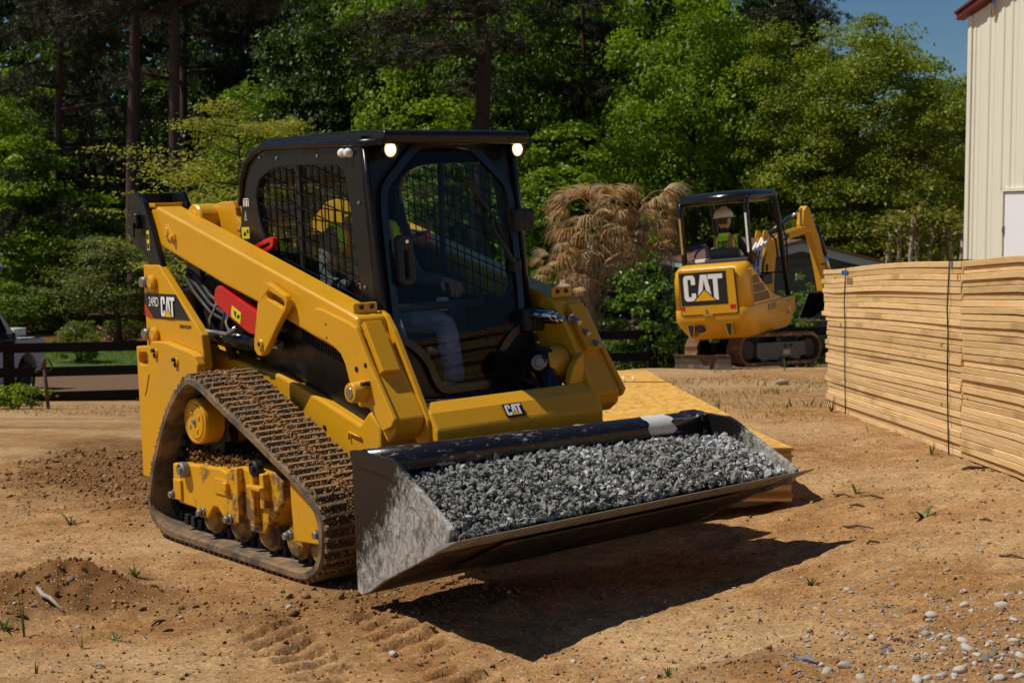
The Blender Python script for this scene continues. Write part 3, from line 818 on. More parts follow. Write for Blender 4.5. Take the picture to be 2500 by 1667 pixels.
# lift arms
for s1 in (-1, 1):
    arm = MB().plateY([(-1.05,1.507),(-1.119,1.491),(-1.051,1.323),(-.435,1.151),(-.115,1.073),(.30,.955),(.50,.90),(.66,.98),(.64,1.045),(.575,1.066)], s1*.46, s1*.60).build('lift_arm', m_yel, LD, bevel=.014, seg=3)
    MB().box((-1.14, min(s1*.455, s1*.605), 1.500), (-1.05, max(s1*.455, s1*.605), 1.522)).build('end_cap', m_yel, arm, bevel=.004)
    el = MB().plateY([(.345,1.055),(.352,1.070),(.37,1.076),(.42,1.070),(.611,1.026),(.660,1.008),(.759,.857),(.905,.660),(.885,.630),(.822,.606),(.775,.660),(.735,.690),(.70,.694),(.665,.690),(.632,.735),(.600,.790),(.575,.855),(.545,.895),(.50,.920),(.39,.955),(.367,.972)], s1*.600, s1*.622).build('elbow_plate', m_yel, arm, bevel=.006)
    box = MB().plateY([(.50,.90),(.56,1.02),(.640,1.012),(.745,.855),(.890,.655),(.875,.600),(.822,.560),(.70,.69),(.60,.78)], s1*.462, s1*.599).build('arm_leg', m_yel, arm, bevel=.008)
    ip = MB().plateY([(.50,.93),(.561,1.060),(.600,1.062),(.64,1.045),(.690,.985),(.81,.795),(.905,.640),(.905,.53),(.84,.53),(.70,.68),(.56,.83)], s1*.435, s1*.4615).build('inner_plate', m_yel, arm, bevel=.005)
    # raised bar down the front of the leg
    p0 = Vector((.655, 0, 1.020)); p1 = Vector((.775, 0, .828)); d = (p1 - p0).normalized(); nn = Vector((-d.z, 0, d.x)); nn = nn if nn.x > 0 else -nn
    M = Matrix((Vector((0,1,0)), nn, d)).transposed()
    MB().cbox((p0 + p1)/2 + Vector((0, s1*.545, 0)) + nn*.006, (.085, .030, (p1-p0).length), M).build('front_bar', m_yel, arm, bevel=.004)
    bk = MB().box((.585, min(s1*.47, s1*.585), 1.050), (.600, max(s1*.47, s1*.585), 1.100)).build('hose_bracket', m_yel, arm, bevel=.006)
    for q in (.50, .55):
        MB().cyl((.600, s1*q, 1.083), (.606, s1*q, 1.083), .010, n=10).build('bolt', m_dark, bk)
    # lug for the lift cylinder
    lug = [(-.064,1.077),(-.085,.99),(-.108,.905),(-.106,.875),(-.085,.855),(-.055,.850),(-.025,.862),(.00,.885),(.09,.985),(.172,1.062),(.182,1.095),(.168,1.120),(.06,1.160),(.025,1.172),(-.005,1.168)]
    slot = [(.020,1.108),(.018,1.128),(.032,1.136),(.145,1.104),(.160,1.090),(.152,1.072),(.135,1.068),(.03,1.100)]
    lg = MB().plateY(lug, s1*.612, s1*.642, holes=[slot]).build('cylinder_lug', m_yel, arm, bevel=.006)
    MB().plateY(lug, s1*.44, s1*.46).build('cylinder_lug', m_yel, arm, bevel=.005)
    MB().cyl((-.045, s1*.60, .905), (-.045, s1*.652, .905), .020, n=16).build('pin', m_yel, lg)
    MB().cyl((-.045, s1*.652, .905), (-.045, s1*.655, .905), .009, n=12).build('bolt', m_dark, lg)
    bs = MB().cyl((.704, s1*.60, .757), (.704, s1*.690, .757), .045, .040, n=28).build('pivot_boss', m_yel, arm, bevel=.006)
    MB().cyl((.704, s1*.688, .757), (.704, s1*.694, .757), .022, n=20).build('pin', m_steel, bs)
    MB().cyl((.745, s1*.62, .792), (.745, s1*.66, .792), .009, n=8).build('bolt', m_dark, bs)
    for xx, zz, rr in ((.658,.842,.012), (.722,.862,.010), (.445,1.012,.004), (.447,.957,.004)):
        MB().cyl((xx, s1*.615, zz), (xx, s1*.624, zz), rr, n=12).build('bolt_hole', m_dark, el)
    # pin keeper near the rear of the arm
    MB().plateY([(-.955,1.395),(-.945,1.418),(-.92,1.420),(-.865,1.372),(-.855,1.350),(-.87,1.338),(-.955,1.362)], s1*.600, s1*.612).build('pin_keeper', m_yel, arm, bevel=.004)
    MB().cyl((-.935, s1*.60, 1.385), (-.935, s1*.616, 1.385), .022, n=20).cyl((-.878, s1*.61, 1.358), (-.878, s1*.622, 1.358), .012, n=8).build('bolt', m_yel, arm)
    # red arm brace stowed under the arm
    br = MB().plateY([(-.545,1.075),(-.53,1.122),(-.505,1.142),(-.471,1.140),(-.30,1.080),(-.12,1.020),(-.12,.945),(-.193,.930),(-.24,.935),(-.40,.995),(-.545,1.062)], s1*.545, s1*.59).build('arm_brace', m_red, LD, bevel=.008)
    sk = MB().plateY([(-.375,1.055),(-.295,1.025),(-.305,.975),(-.385,1.005)], s1*.590, s1*.592).build('warning_sticker', m_sticker, br)
    MB().plateY([(-.36,1.035),(-.335,1.026),(-.345,1.0)], s1*.592, s1*.593).build('warning_symbol', m_decal_blk, sk)
    MB().box((-.33, min(s1*.592, s1*.593), 1.000), (-.308, max(s1*.592, s1*.593), 1.015)).build('warning_symbol', m_decal_blk, sk)
    MB().tube([(-.40, s1*.60, 1.02), (-.41, s1*.605, .98), (-.40, s1*.60, .95), (-.385, s1*.60, .945)], .007, 6).build('clip_pin', m_chrome, br)
    # lift cylinder with its hard line
    cy = MB().cyl((-.78, s1*.545, .905), (-.22, s1*.545, .890), .038, n=20).build('lift_cylinder', m_blk_gloss, LD)
    MB().cyl((-.22, s1*.545, .890), (-.05, s1*.545, .893), .020, n=16).build('cylinder_rod', m_chrome, cy)
    MB().cyl((-.24, s1*.545, .890), (-.20, s1*.545, .890), .043, n=20).build('cylinder_gland', m_blk, cy)
    MB().tube([(-.74, s1*.575, .955), (-.70, s1*.60, .935), (-.42, s1*.60, .925), (-.38, s1*.60, .94), (-.34, s1*.59, .96)], .009, 8).build('hard_line', m_steel, cy)
    for k in range(3):
        MB().tube([(-.95+.03*k, s1*(.50+.02*k), 1.20-.02*k), (-.80, s1*(.52+.015*k), 1.16-.03*k), (-.65, s1*.55, 1.09-.04*k), (-.52, s1*.54, 1.03-.03*k), (-.42, s1*.50, .97)], .011, 8).build('hydraulic_hose', m_dark, LD)
    MB().tube([(-.50, s1*.52, .80), (-.53, s1*.55, .93), (-.47, s1*.555, 1.02), (-.38, s1*.55, 1.0), (-.35, s1*.52, .85)], .024, 10).build('hydraulic_hose', m_hose, LD)
    MB().tube([(-.62, s1*.57, .93), (-.57, s1*.60, .985), (-.50, s1*.58, 1.09)], .006, 6).build('grease_line', m_steel, LD)

# cross tube at the rear and the pivot ears behind the cab
MB().cyl((-1.10, -.45, 1.44), (-1.10, .45, 1.44), .05, n=20).build('cross_tube', m_blk, LD)
for y in (-.37, -.28, .28, .37):
    e = MB().plateY([(-1.03,1.33),(-1.03,1.42),(-.94,1.475),(-.90,1.505),(-.80,1.520),(-.69,1.522),(-.67,1.49),(-.66,1.45),(-.62,1.42),(-.57,1.40),(-.55,1.36),(-.56,1.28),(-.80,1.20)], y-.016, y+.016).build('pivot_ear', m_yel, LD, bevel=.006)
MB().lathe([(.020,-.482),(.022,-.488),(.042,-.488),(.045,-.482),(.068,-.482),(.075,-.474),(.075,-.37),(.02,-.37)], (-.90, 0, 1.438), 'Y', 30).build('pivot_drum', m_yel, LD)
MB().cyl((-.905,-.474,1.452),(-.905,-.480,1.452),.010,n=10).build('bolt', m_dark, LD)
MB().cyl((-.605, -.37, 1.385), (-.605, -.385, 1.385), .020, n=12).cyl((-.605, -.385, 1.385), (-.605, -.41, 1.39), .012, n=10).build('hose_fitting', m_chrome, LD)
MB().box((-1.0, -.26, 1.16), (-.58, .26, 1.27)).build('rear_cover', m_blk, LD, bevel=.02)
# front cross member of the arms with its badge
def cat_badge(root_name, parent, w, h, M, letters=m_white, back=True, tri=m_logo_y, grow=1.0):
    """badge in its own plane: local x across, y up, z out of the surface"""
    def put(polys, z0, z1, name, m, par):
        b = MB()
        for o in polys: b.plate(o, z0, z1, lambda a, c, t: M @ Vector((a*w, c*h, t)))
        return b.build(name, m, par)
    root = parent
    if back:
        root = put([[(-.5,-.5),(.5,-.5),(.5,.5),(-.5,.5)]], 0, .002, root_name, m_decal_blk, parent)
    T = lambda P: [(-.42 + .84*x, -.36 + .78*y) for x, y in P]
    C = [(.30,.63),(.30,.86),(.285,.94),(.24,1),(.06,1),(.015,.94),(0,.86),(0,.14),(.015,.06),(.06,0),(.24,0),(.285,.06),(.30,.14),(.30,.30),(.19,.30),(.19,.16),(.11,.16),(.11,.84),(.19,.84),(.19,.63)]
    A = [(.325,.0),(.44,1),(.60,1),(.715,0),(.60,0),(.585,.18),(.52,.80),(.455,.18),(.44,0)]
    Tt = [(.63,1),(1,1),(1,.82),(.87,.82),(.87,0),(.755,0),(.755,.82),(.63,.82)]
    put([T(C), T(A), T(Tt)], .002, .0032, 'lettering', letters, root)
    if tri is not None:
        put([T([(.20,-.03),(.52,.46),(.84,-.03)])], .0032, .0042, 'lettering_outline', m_decal_blk, root)
        put([T([(.25,-.01),(.52,.40),(.79,-.01)])], .0042, .0052, 'badge_triangle', tri, root)
    else:
        put([T([(.27,-.02),(.52,.36),(.77,-.02)])], .0032, .0042, 'badge_triangle', letters, root)
    return root

def text_mesh(name, s, size, M, m, parent, xs=0.7, bold=.0, depth=.001):
    cu = bpy.data.curves.new('lettering_curve', 'FONT'); cu.body = s; cu.size = size; cu.offset = bold; cu.extrude = depth
    cu.align_x = 'CENTER'; cu.align_y = 'CENTER'
    ob = bpy.data.objects.new('tmp', cu); COL.objects.link(ob)
    bpy.context.view_layer.update()
    me = bpy.data.meshes.new_from_object(ob.evaluated_get(bpy.context.evaluated_depsgraph_get()))
    bpy.data.objects.remove(ob); bpy.data.curves.remove(cu)
    for v in me.vertices: v.co = M @ Vector((v.co.x * xs, v.co.y, v.co.z))
    me.materials.clear(); me.materials.append(m)
    return link_mesh(name, me, parent)

xm = MB().plateY([(.84,.705),(.90,.665),(.945,.600),(.945,.515),(.84,.50)], -.445, .445).build('cross_member', m_yel, LD, bevel=.010)
e1 = (Vector((.945, 0, .600)) - Vector((.90, 0, .665))).normalized()
def planeM(o, x, y):
    x = Vector(x).normalized(); y = Vector(y).normalized(); z = x.cross(y)
    M = Matrix((x, y, z)).transposed().to_4x4(); M.translation = Vector(o); return M
cat_badge('badge', xm, .100, .062, planeM(Vector((.9235, -.04, .635)) + Vector((.006, 0, .004)), (0, 1, 0), -e1))
# gussets rising at both ends of the cross member, with the cut-out for the tilt cylinder
for s1 in (-1, 1):
    if s1 > 0: MB().plateX([(.436,.64),(.436,.83),(.395,.80),(.370,.765),(.358,.73),(.350,.70),(.330,.675),(.29,.660)], .80, .838).build('gusset', m_yel, LD, bevel=.006)
    if s1 < 0: continue
    MB().cyl((.70, s1*.30, .78), (.70, s1*.42, .78), .075, n=28).build('cylinder_mount', m_yel, LD, bevel=.008)
    tc = MB().cyl((.70, s1*.30, .80), (.905, s1*.31, .50), .045, n=22).build('tilt_cylinder', m_blk_gloss, LD)
    MB().cyl((.705, s1*.27, .80), (.705, s1*.34, .80), .058, n=24).build('cylinder_eye', m_blk, tc, bevel=.006)
    o = MB().lathe([(.034,.0),(.034,.008),(.022,.012),(.020,.02),(.008,.02)], (0, 0, 0), 'Z', 20)
    M = planeM((.715, s1*.27, .80), (0, 0, 1), (1, 0, 0)) if s1 > 0 else planeM((.715, s1*.27, .80), (1, 0, 0), (0, 0, 1))
    Mz = Matrix.Translation((.74, s1*.262, .795)) @ Vector((.85, -s1*.5, .1)).to_track_quat('Z', 'Y').to_matrix().to_4x4()
    o.v = [tuple(Mz @ Vector(p)) for p in o.v]; o.build('pin', m_zinc if s1 > 0 else m_blk, tc)
    MB().tube([(.60, s1*.22, .66), (.66, s1*.24, .72), (.72, s1*.25, .70)], .012, 8).build('hydraulic_hose', m_hose, tc)
# hydraulic couplers on the front of the left arm
for (y, z, r, L, m) in ((.50,.965,.026,.05,m_steel), (.525,.915,.022,.05,m_steel), (.555,.865,.022,.055,m_zinc)):
    o = MB().cyl((.66 + (.965-z)*.62, y, z), (.70 + (.965-z)*.62, y, z), r, n=18).cyl((.70 + (.965-z)*.62, y, z), (.70 + L + (.965-z)*.62, y-.005, z-.015), r*.55, n=14)
    o.build('quick_coupler', m, LD, bevel=.002)
for (y, z) in ((.39,.985), (.43,.965)):
    MB().cyl((.61, y-.03, z+.005), (.69, y, z), .022, n=14).cyl((.69, y, z), (.71, y+.01, z-.002), .017, n=12).build('quick_coupler', m_chrome, LD, bevel=.003)
MB().tube([(.50, .36, .99), (.57, .35, .985), (.62, .37, .99)], .017, 8).build('hydraulic_hose', m_hose, LD)

# ------------------------------------------------ cab
m_guard = mat('guard_mesh_black', (.006,.006,.006), .8, var=.2, spec=.1)
CY = .41
side = [(.440,1.745),(.485,1.442),(.52,1.10),(.555,.70),(.05,.70),(-.60,1.02),(-.597,1.339),(-.565,1.52),(-.545,1.592),(-.518,1.656),(-.479,1.702),(-.412,1.742),(-.341,1.760)]
win = [(.394,1.113),(.374,1.25),(.354,1.377),(.336,1.46),(.318,1.541),(.303,1.61),(.289,1.640),(.26,1.657),(.224,1.663),(.083,1.666),(-.043,1.668),(-.2,1.668),(-.27,1.660),(-.33,1.645),(-.373,1.627),(-.402,1.607),(-.420,1.575),(-.429,1.536),(-.418,1.48),(-.400,1.42),(-.365,1.35),(-.20,1.16),(-.06,1.06),(.36,1.06)]
for s1 in (-1, 1):
    cp = MB().plateY(side, s1*(CY-.03), s1*CY, holes=[win]).build('cab_side', m_blk, LD, bevel=.006)
    MB().plateY(win, s1*(CY-.026), s1*(CY-.021)).build('side_window', m_glass2, LD)
    # steel guard of crossed bars in the window
    g = MB()
    def inside(x, z):
        c = False; j = len(win) - 1
        for i in range(len(win)):
            (xi, zi), (xj, zj) = win[i], win[j]
            if (zi > z) != (zj > z) and x < (xj-xi)*(z-zi)/(zj-zi) + xi: c = not c
            j = i
        return c
    def bars(p, d, step, nrm, cnt):
        for k in range(-cnt, cnt):
            o = (p[0] + nrm[0]*step*k, p[1] + nrm[1]*step*k); run = None; q = -1.2
            while q < 1.2:
                x, z = o[0] + d[0]*q, o[1] + d[1]*q
                ins = inside(x, z)
                if ins and run is None: run = (x, z)
                if (not ins) and run is not None:
                    x0, z0 = run
                    if math.hypot(x-x0, z-z0) > .03:
                        g.cyl((x0, s1*(CY-.008), z0), (x, s1*(CY-.008), z), .0031, n=5, caps=False)
                    run = None
                q += .01
    bars((0, 1.4), (.055, -.998), .053, (1, 0), 14)
    bars((0, 1.4), (.968, -.252), .066, (0, 1), 16)
    g.build('window_guard', m_guard, LD, kind='stuff')
    MB().box((-.10, min(s1*(CY-.03), s1*(CY-.012)), 1.08), (-.072, max(s1*(CY-.03), s1*(CY-.012)), 1.668)).build('window_divider', m_dark, LD)
    for xx in (.308, .352):
        q = MB().lathe([(.004,.030),(.012,.028),(.018,.018),(.020,.004),(.020,0)], (0, 0, 0), 'Z', 16)
        Mq = Matrix.Translation((xx, s1*CY, 1.709)) @ Vector((0, s1, 0)).to_track_quat('Z', 'Y').to_matrix().to_4x4()
        q.v = [tuple(Mq @ Vector(p)) for p in q.v]; q.build('dome_plug', m_white, cp)
    for xx, zz in ((-.235,1.706), (.10,1.703), (.405,1.50), (.43,1.15), (-.38,1.715)):
        MB().cyl((xx, s1*(CY-.001), zz), (xx, s1*(CY+.006), zz), .007, n=8).build('bolt', m_zinc, cp)
    sk = MB().box((-.573, min(s1*CY, s1*(CY+.0015)), 1.347), (-.503, max(s1*CY, s1*(CY+.0015)), 1.400)).build('warning_sticker', m_sticker, cp)
    MB().plateY([(-.558,1.362),(-.543,1.385),(-.528,1.362)], s1*(CY+.0015), s1*(CY+.0025)).build('warning_symbol', m_decal_blk, sk)
    MB().box((-.525, min(s1*(CY+.0015), s1*(CY+.0025)), 1.372), (-.510, max(s1*(CY+.0015), s1*(CY+.0025)), 1.390)).build('warning_symbol', m_decal_blk, sk)
    rb = MB().plateY([(-.55,1.262),(-.54,1.285),(-.30,1.352),(-.262,1.358),(-.248,1.350),(-.252,1.318),(-.275,1.300),(-.53,1.240)], s1*(CY+.004), s1*(CY+.030), holes=[[(-.50,1.268),(-.50,1.276),(-.285,1.334),(-.275,1.328),(-.285,1.318)]]).build('red_catch', m_red, cp, bevel=.003)
# worn white print on the rear post
for k, (x0, z0, w_, h_) in enumerate(((-.548,1.495,.006,.030), (-.535,1.495,.006,.030), (-.522,1.495,.010,.030), (-.505,1.495,.006,.030), (-.550,1.528,.05,.004))):
    MB().box((x0, -CY-.0015, z0), (x0+w_, -CY, z0+h_)).build('worn_print', m_white, LD)
MB().plateY([(-.545,1.43),(-.533,1.475),(-.525,1.465),(-.515,1.43)], -CY-.0015, -CY).build('worn_print', mat('worn_white', (.35,.34,.32), .7, dust=(.02,.02,.02), dlo=.4, dhi=.6, ds=60), LD)
# rear wall, floor, roof
MB().plateX([(-CY+.03,1.00),(CY-.03,1.00),(CY-.03,1.70),(-CY+.03,1.70)], -.565, -.545, holes=[[(-.30,1.20),(.30,1.20),(.30,1.60),(.27,1.64),(-.27,1.64),(-.30,1.60)]]).build('cab_back', m_blk, LD)
g = MB()
for k in range(12): g.cyl((-.552, -.29+k*.053, 1.20), (-.552, -.275+k*.053, 1.64), .004, n=5, caps=False)
for k in range(9): g.cyl((-.552, -.30, 1.23+k*.06), (-.552, .30, 1.23+k*.06-.10), .004, n=5, caps=False)
g.build('window_guard', m_dark, LD, kind='stuff')
MB().plateX([(-.30,1.20),(.30,1.20),(.30,1.64),(-.30,1.64)], -.561, -.557).build('rear_window', m_glass2, LD)
MB().box((-.55, -CY+.03, .66), (.52, CY-.03, .70)).build('cab_floor', m_cabin, LD)
MB().box((-.02, -.07, 1.10), (.02, .07, 1.60)).build('rear_post', m_cabin, LD) if False else None
roof = MB().plateY([(.565,1.792),(.575,1.770),(.560,1.735),(.44,1.738),(-.33,1.752),(-.41,1.735),(-.475,1.695),(-.515,1.650),(-.545,1.59),(-.580,1.60),(-.555,1.665),(-.505,1.728),(-.43,1.775),(-.36,1.796),(.0,1.803),(.45,1.800)], -.385, .385).build('cab_roof', m_blk, LD, bevel=.022, seg=4)
lip = MB()
for s1 in (-1, 1):
    MB().tube([(.555, s1*.40, 1.745), (.40, s1*.412, 1.747), (-.33, s1*.412, 1.763), (-.42, s1*.412, 1.742), (-.50, s1*.412, 1.692), (-.545, s1*.412, 1.62), (-.575, s1*.412, 1.50)], [.016,.018,.018,.018,.017,.016,.012], 8).build('roof_lip', m_blk, roof)
# headlights, lit
for y in (-.330, .350):
    h = MB().lathe([(.012,-.05),(.036,-.03),(.040,.0),(.040,.012),(.034,.012),(.033,.004)], (.522, y, 1.715), 'X', 28).build('headlight', m_blk, LD)
    MB().lathe([(.031,.004),(.025,.010),(.012,.014),(.002,.015)], (.522, y, 1.715), 'X', 24).build('lens', m_lamp, h)
    MB().box((.40, y-.02, 1.725), (.515, y+.02, 1.745)).build('lamp_bracket', m_blk, h)

# front wall and glazed door, leaning forward toward the foot
def FX(z, off=0.0): return .440 + off - .12*(z - 1.72)
def fplate(o, a, b, name, m, parent, holes=(), bevel=0.0):
    return MB().plate(o, a, b, lambda y, z, t: (FX(z, t), y, z), holes).build(name, m, parent, bevel=bevel)
half = [(.014,1.760),(.095,1.757),(.155,1.742),(.210,1.700),(.262,1.650),(.330,1.583),(.358,1.498),(.360,1.30),(.356,1.05),(.350,.955),(.328,.915),(.285,.893),(.238,.852),(.205,.805),(.184,.748),(.158,.706),(.118,.688),(.02,.686)]
def smooth_open(P, k=5):
    P = [Vector((*p, 0)) for p in P]; out = []
    for i in range(len(P) - 1):
        p1, p2 = P[i], P[i+1]; p0 = P[i-1] if i else p1 * 2 - p2; p3 = P[i+2] if i + 2 < len(P) else p2 * 2 - p1
        for j in range(k):
            t = j / k
            q = 0.5 * ((2*p1) + (p2-p0)*t + (2*p0-5*p1+4*p2-p3)*t*t + (3*p1-p0-3*p2+p3)*t**3); out.append((q.x, q.y))
    return out + [(P[-1].x, P[-1].y)]
half = smooth_open(half)
door = half + [(-y, z) for y, z in half[::-1] if y > .03]
def inset(P, d):
    out = []; n = len(P)
    for i in range(n):
        a, b, c = Vector(P[i-1]), Vector(P[i]), Vector(P[(i+1) % n])
        n1 = Vector((-(b-a).y, (b-a).x)).normalized(); n2 = Vector((-(c-b).y, (c-b).x)).normalized()
        nn = (n1 + n2)
        nn = nn.normalized() if nn.length > 1e-6 else n1
        q = d / max(.5, nn.dot(n1))
        out.append((b.x + nn.x*q, b.y + nn.y*q))
    return out
ar = sum(door[i-1][0]*door[i][1] - door[i][0]*door[i-1][1] for i in range(len(door)))
dsg = 1 if ar > 0 else -1
gl = inset(door, dsg*.034)
front = [(-CY,.66),(CY,.66),(CY,1.745),(-CY,1.745)]
fplate([(-CY,.62),(CY,.62),(CY,1.775),(-CY,1.775)], -.022, .0, 'cab_front', m_blk, LD, holes=[inset(door, dsg*.004)], bevel=.004)
dr = fplate(door, -.004, .020, 'door', m_blk_gloss, LD, holes=[gl], bevel=.006)
fplate(gl, .002, .008, 'door_glass', m_glass, dr)
hd = MB().plate([(-.318,1.345),(-.300,1.362),(-.262,1.362),(-.240,1.345),(-.243,1.172),(-.262,1.156),(-.305,1.156),(-.322,1.172)], .020, .058, lambda y, z, t: (FX(z, t), y, z), holes=[[(-.292,1.30),(-.272,1.30),(-.275,1.185),(-.297,1.185)]]).build('door_handle', m_cabin, dr, bevel=.008)
MB().cyl((FX(1.335,.056), -.275, 1.335), (FX(1.335,.062), -.275, 1.335), .008, n=10).build('lock_button', m_chrome, hd)
for z in (1.405, .965):
    h = MB().cbox((FX(z,.03), .400, z), (.06, .07, .10)).build('door_hinge', m_rub, dr, bevel=.012)
    MB().cyl((FX(z,.03), .355, z-.05), (FX(z,.03), .355, z+.05), .030, n=16).build('hinge_barrel', m_rub, h, bevel=.005)
pm = lambda y, z, o: (FX(z, o), y, z)
wp = MB().tube([pm(.330,1.190,.035), pm(.285,1.240,.045), pm(.215,1.36,.04), pm(.175,1.44,.03)], [.012,.012,.009,.007], 6).build('wiper_arm', m_rub, dr)
MB().tube([pm(.052,1.640,.018), pm(.135,1.540,.022), pm(.232,1.424,.022), pm(.275,1.330,.018)], [.006,.009,.009,.006], 6).build('wiper_blade', m_rub, wp)
MB().tube([pm(.052,1.640,.010), pm(.135,1.540,.012), pm(.232,1.424,.012), pm(.275,1.330,.010)], .004, 5).build('wiper_rubber', m_dark, wp)
MB().cbox(pm(.318,1.205,.03), (.04, .05, .06)).build('wiper_motor', m_rub, wp, bevel=.01)
MB().tube([pm(-.405,1.735,.006), pm(-.40,1.5,.008), pm(-.395,1.1,.008), pm(-.37,.92,.008)], .012, 8).build('grab_rail', m_blk, LD)
MB().tube([pm(.372,1.72,.006), pm(.39,1.45,.008), pm(.385,.98,.008)], .012, 8).build('grab_rail', m_blk, LD)
# step sill below the door
MB().box((.50, -.36, .60), (.83, .36, .645)).build('step', m_blk, LD, bevel=.008)
MB().box((.56, -.28, .645), (.72, .33, .680)).build('step_tread', mat('worn_step', (.02,.018,.016), .35, dust=(.16,.11,.07), dlo=.5, dhi=.7, ds=30, bump=.5, bs=90), LD, bevel=.012)
# seat, levers
seat = MB().box((-.38, -.22, .82), (.06, .22, .93)).build('seat', m_cabin, LD, bevel=.035, seg=3)
MB().plateY([(-.36,.90),(-.24,.90),(-.32,1.36),(-.42,1.36)], -.21, .21).build('seat_back', m_cabin, seat, bevel=.035, seg=3)
MB().box((-.35, -.20, .69), (.02, .20, .82)).build('seat_base', m_dark, seat)
for s1 in (-1, 1):
    c = MB().box((-.25, min(s1*.235, s1*.335), .82), (.16, max(s1*.235, s1*.335), 1.03)).build('armrest_console', m_cabin, LD, bevel=.02)
    MB().tube([(.10, s1*.285, 1.03), (.12, s1*.285, 1.10)], .012, 8).tube([(.12, s1*.285, 1.10), (.13, s1*.285, 1.18)], [.022, .018], 10).build('joystick', m_rub, c)
MB().tube([(.30, -.30, 1.06), (.33, -.28, 1.04), (.33, .28, 1.04), (.30, .30, 1.06)], .018, 8).build('lap_bar', m_cabin, LD)
MB().box((.24, .09, 1.01), (.28, .14, 1.07)).build('display', m_hat, LD, bevel=.01)

# rear decal on the tower
d0 = MB().plateY([(-1.128,1.092),(-.805,1.094),(-.676,.978),(-1.046,.972),(-1.128,1.045)], -.6445, -.643).build('side_decal', m_decal_blk, LD)
MB().plateY([(-1.128,1.040),(-1.128,.985),(-1.075,.972),(-1.055,.972)], -.6448, -.643).build('red_flash', m_red, d0)
MS = lambda x, z, y=-.6445: planeM((x, y, z), (1, 0, 0), (0, 0, 1))
cat_badge('badge', d0, .165, .120, MS(-.880, 1.030, -.6465), back=False)
text_mesh('lettering', '249D', .064, MS(-1.030, 1.050, -.6465), m_white, d0, .72, .0, .0006)
text_mesh('lettering', 'HIGH FLOW', .025, MS(-.725, .945, -.6435), m_decal_blk, LD, .80, .0, .0005)

# ------------------------------------------------ bucket
def bucket_mat():
    t = NT('bucket_steel'); o = t.obj()
    sx = t.n('ShaderNodeSeparateXYZ'); t.l(o, sx.inputs[0])
    big = t.noise(o, 5.5, 5, .65); fine = t.noise(t.scale(o, (1.0, 1, .55)), 34, 9, .8, 1.1)
    scr = t.noise(t.scale(o, (5, 1, 1.2)), 20, 6, .7, .3)
    # black paint along the top and rear, scuffed to bare dusty steel toward the cutting edge
    wear = t.math('ADD', t.math('MULTIPLY', t.math('SUBTRACT', sx.outputs[0], 1.24), 1.5), t.math('MULTIPLY', t.math('SUBTRACT', .37, sx.outputs[2]), 1.5))
    v = t.math('ADD', t.math('ADD', wear, t.math('MULTIPLY', fine, .75)), t.math('ADD', t.math('MULTIPLY', big, .55), t.math('MULTIPLY', scr, .25)))
    f = t.ramp(v, .70, .99)
    dusty = t.mix(t.ramp(fine, .35, .65), (.09, .086, .078), (.58, .55, .49))
    c = t.mix(f, (.010, .0095, .009), dusty)
    r = t.ramp(f, 0, 1, .32, .75)
    return t.done(t.bsdf(c, r, t.math('MULTIPLY', f, .2), t.bump(fine, .25, .003), .5))
m_bkt = bucket_mat()
t_ = NT('bucket_black'); o_ = t_.obj()
f_ = t_.math('MULTIPLY', t_.ramp(t_.noise(t_.scale(o_, (4, 1, 4)), 9, 8, .8, .4), .555, .62), t_.ramp(t_.noise(o_, 3.1, 3), .46, .58))
m_bktin = t_.done(t_.bsdf(t_.mix(f_, (.013, .013, .014), (.50, .44, .37)), t_.ramp(f_, 0, 1, .24, .8), 0, t_.bump(t_.noise(o_, 50, 4), .12, .003)))
m_edge = mat('cutting_edge_steel', (.29, .275, .25), .6, .2, var=.3, vs=30, dust=(.13, .10, .07), dlo=.5, dhi=.7, ds=12)
m_under = mat('bucket_underside', (.030, .025, .020), .6, .2, var=.4, dust=(.12, .07, .035), dlo=.45, dhi=.7, ds=6)
outline = [(1.056,.598),(1.10,.602),(1.320,.592),(1.352,.580),(1.660,.392),(1.640,.330),(1.245,.142),(1.150,.085),(1.090,.060),(1.066,.075)]
for s1 in (-1, 1):
    YP = HW if s1 < 0 else .868
    outl = outline if s1 < 0 else [(x - (.03 if z > .5 else 0), z - .05 * max(0, min(1, (z - .2) / .3))) for x, z in outline]
    sp = MB().plateY(outl, s1*(YP-.016), s1*YP).build('side_plate' if s1 < 0 else 'side_plate', m_bkt, None, bevel=.003)
    if s1 < 0: BK = sp
    bshape = [(1.10,.545),(1.06,.560),(1.056,.598),(1.10,.602),(1.320,.592),(1.352,.580),(1.660,.392),(1.640,.335),(1.600,.335),(1.585,.345),(1.335,.515),(1.30,.530)]
    if s1 > 0: bshape = [(x - (.03 if z > .5 else 0), z - .05 * max(0, min(1, (z - .2) / .3))) for x, z in bshape]
    band = MB().plateY(bshape, s1*YP, s1*(YP+.009)).build('edge_band', m_bkt, None, bevel=.004)
    sp['pending'] = 1; band['pending'] = 1
bucket_parts = [o for o in COL.objects if o.get('pending')]
BUCK = MB().plate([(1.056,.545),(1.062,.075),(1.09,.060),(1.245,.142),(1.60,.312),(1.60,.322),(1.245,.156),(1.095,.078),(1.080,.09),(1.074,.545)], -HW+.016, HW-.016, lambda a, b, t: (a, t, b)).build('bucket', m_under, LD)
for o in bucket_parts:
    del o['pending']; o.parent = BUCK
MB().plate([(1.56,.292),(1.688,.352),(1.692,.358),(1.60,.333),(1.548,.312)], -HW-.012, HW+.012, lambda a, b, t: (a, t, b)).build('cutting_edge', m_edge, BUCK, bevel=.002)
MB().plate([(1.245,.124),(1.50,.246),(1.56,.272),(1.56,.282),(1.245,.134)], -.62, .62, lambda a, b, t: (a, t, b)).build('wear_plate', m_under, BUCK, bevel=.003)
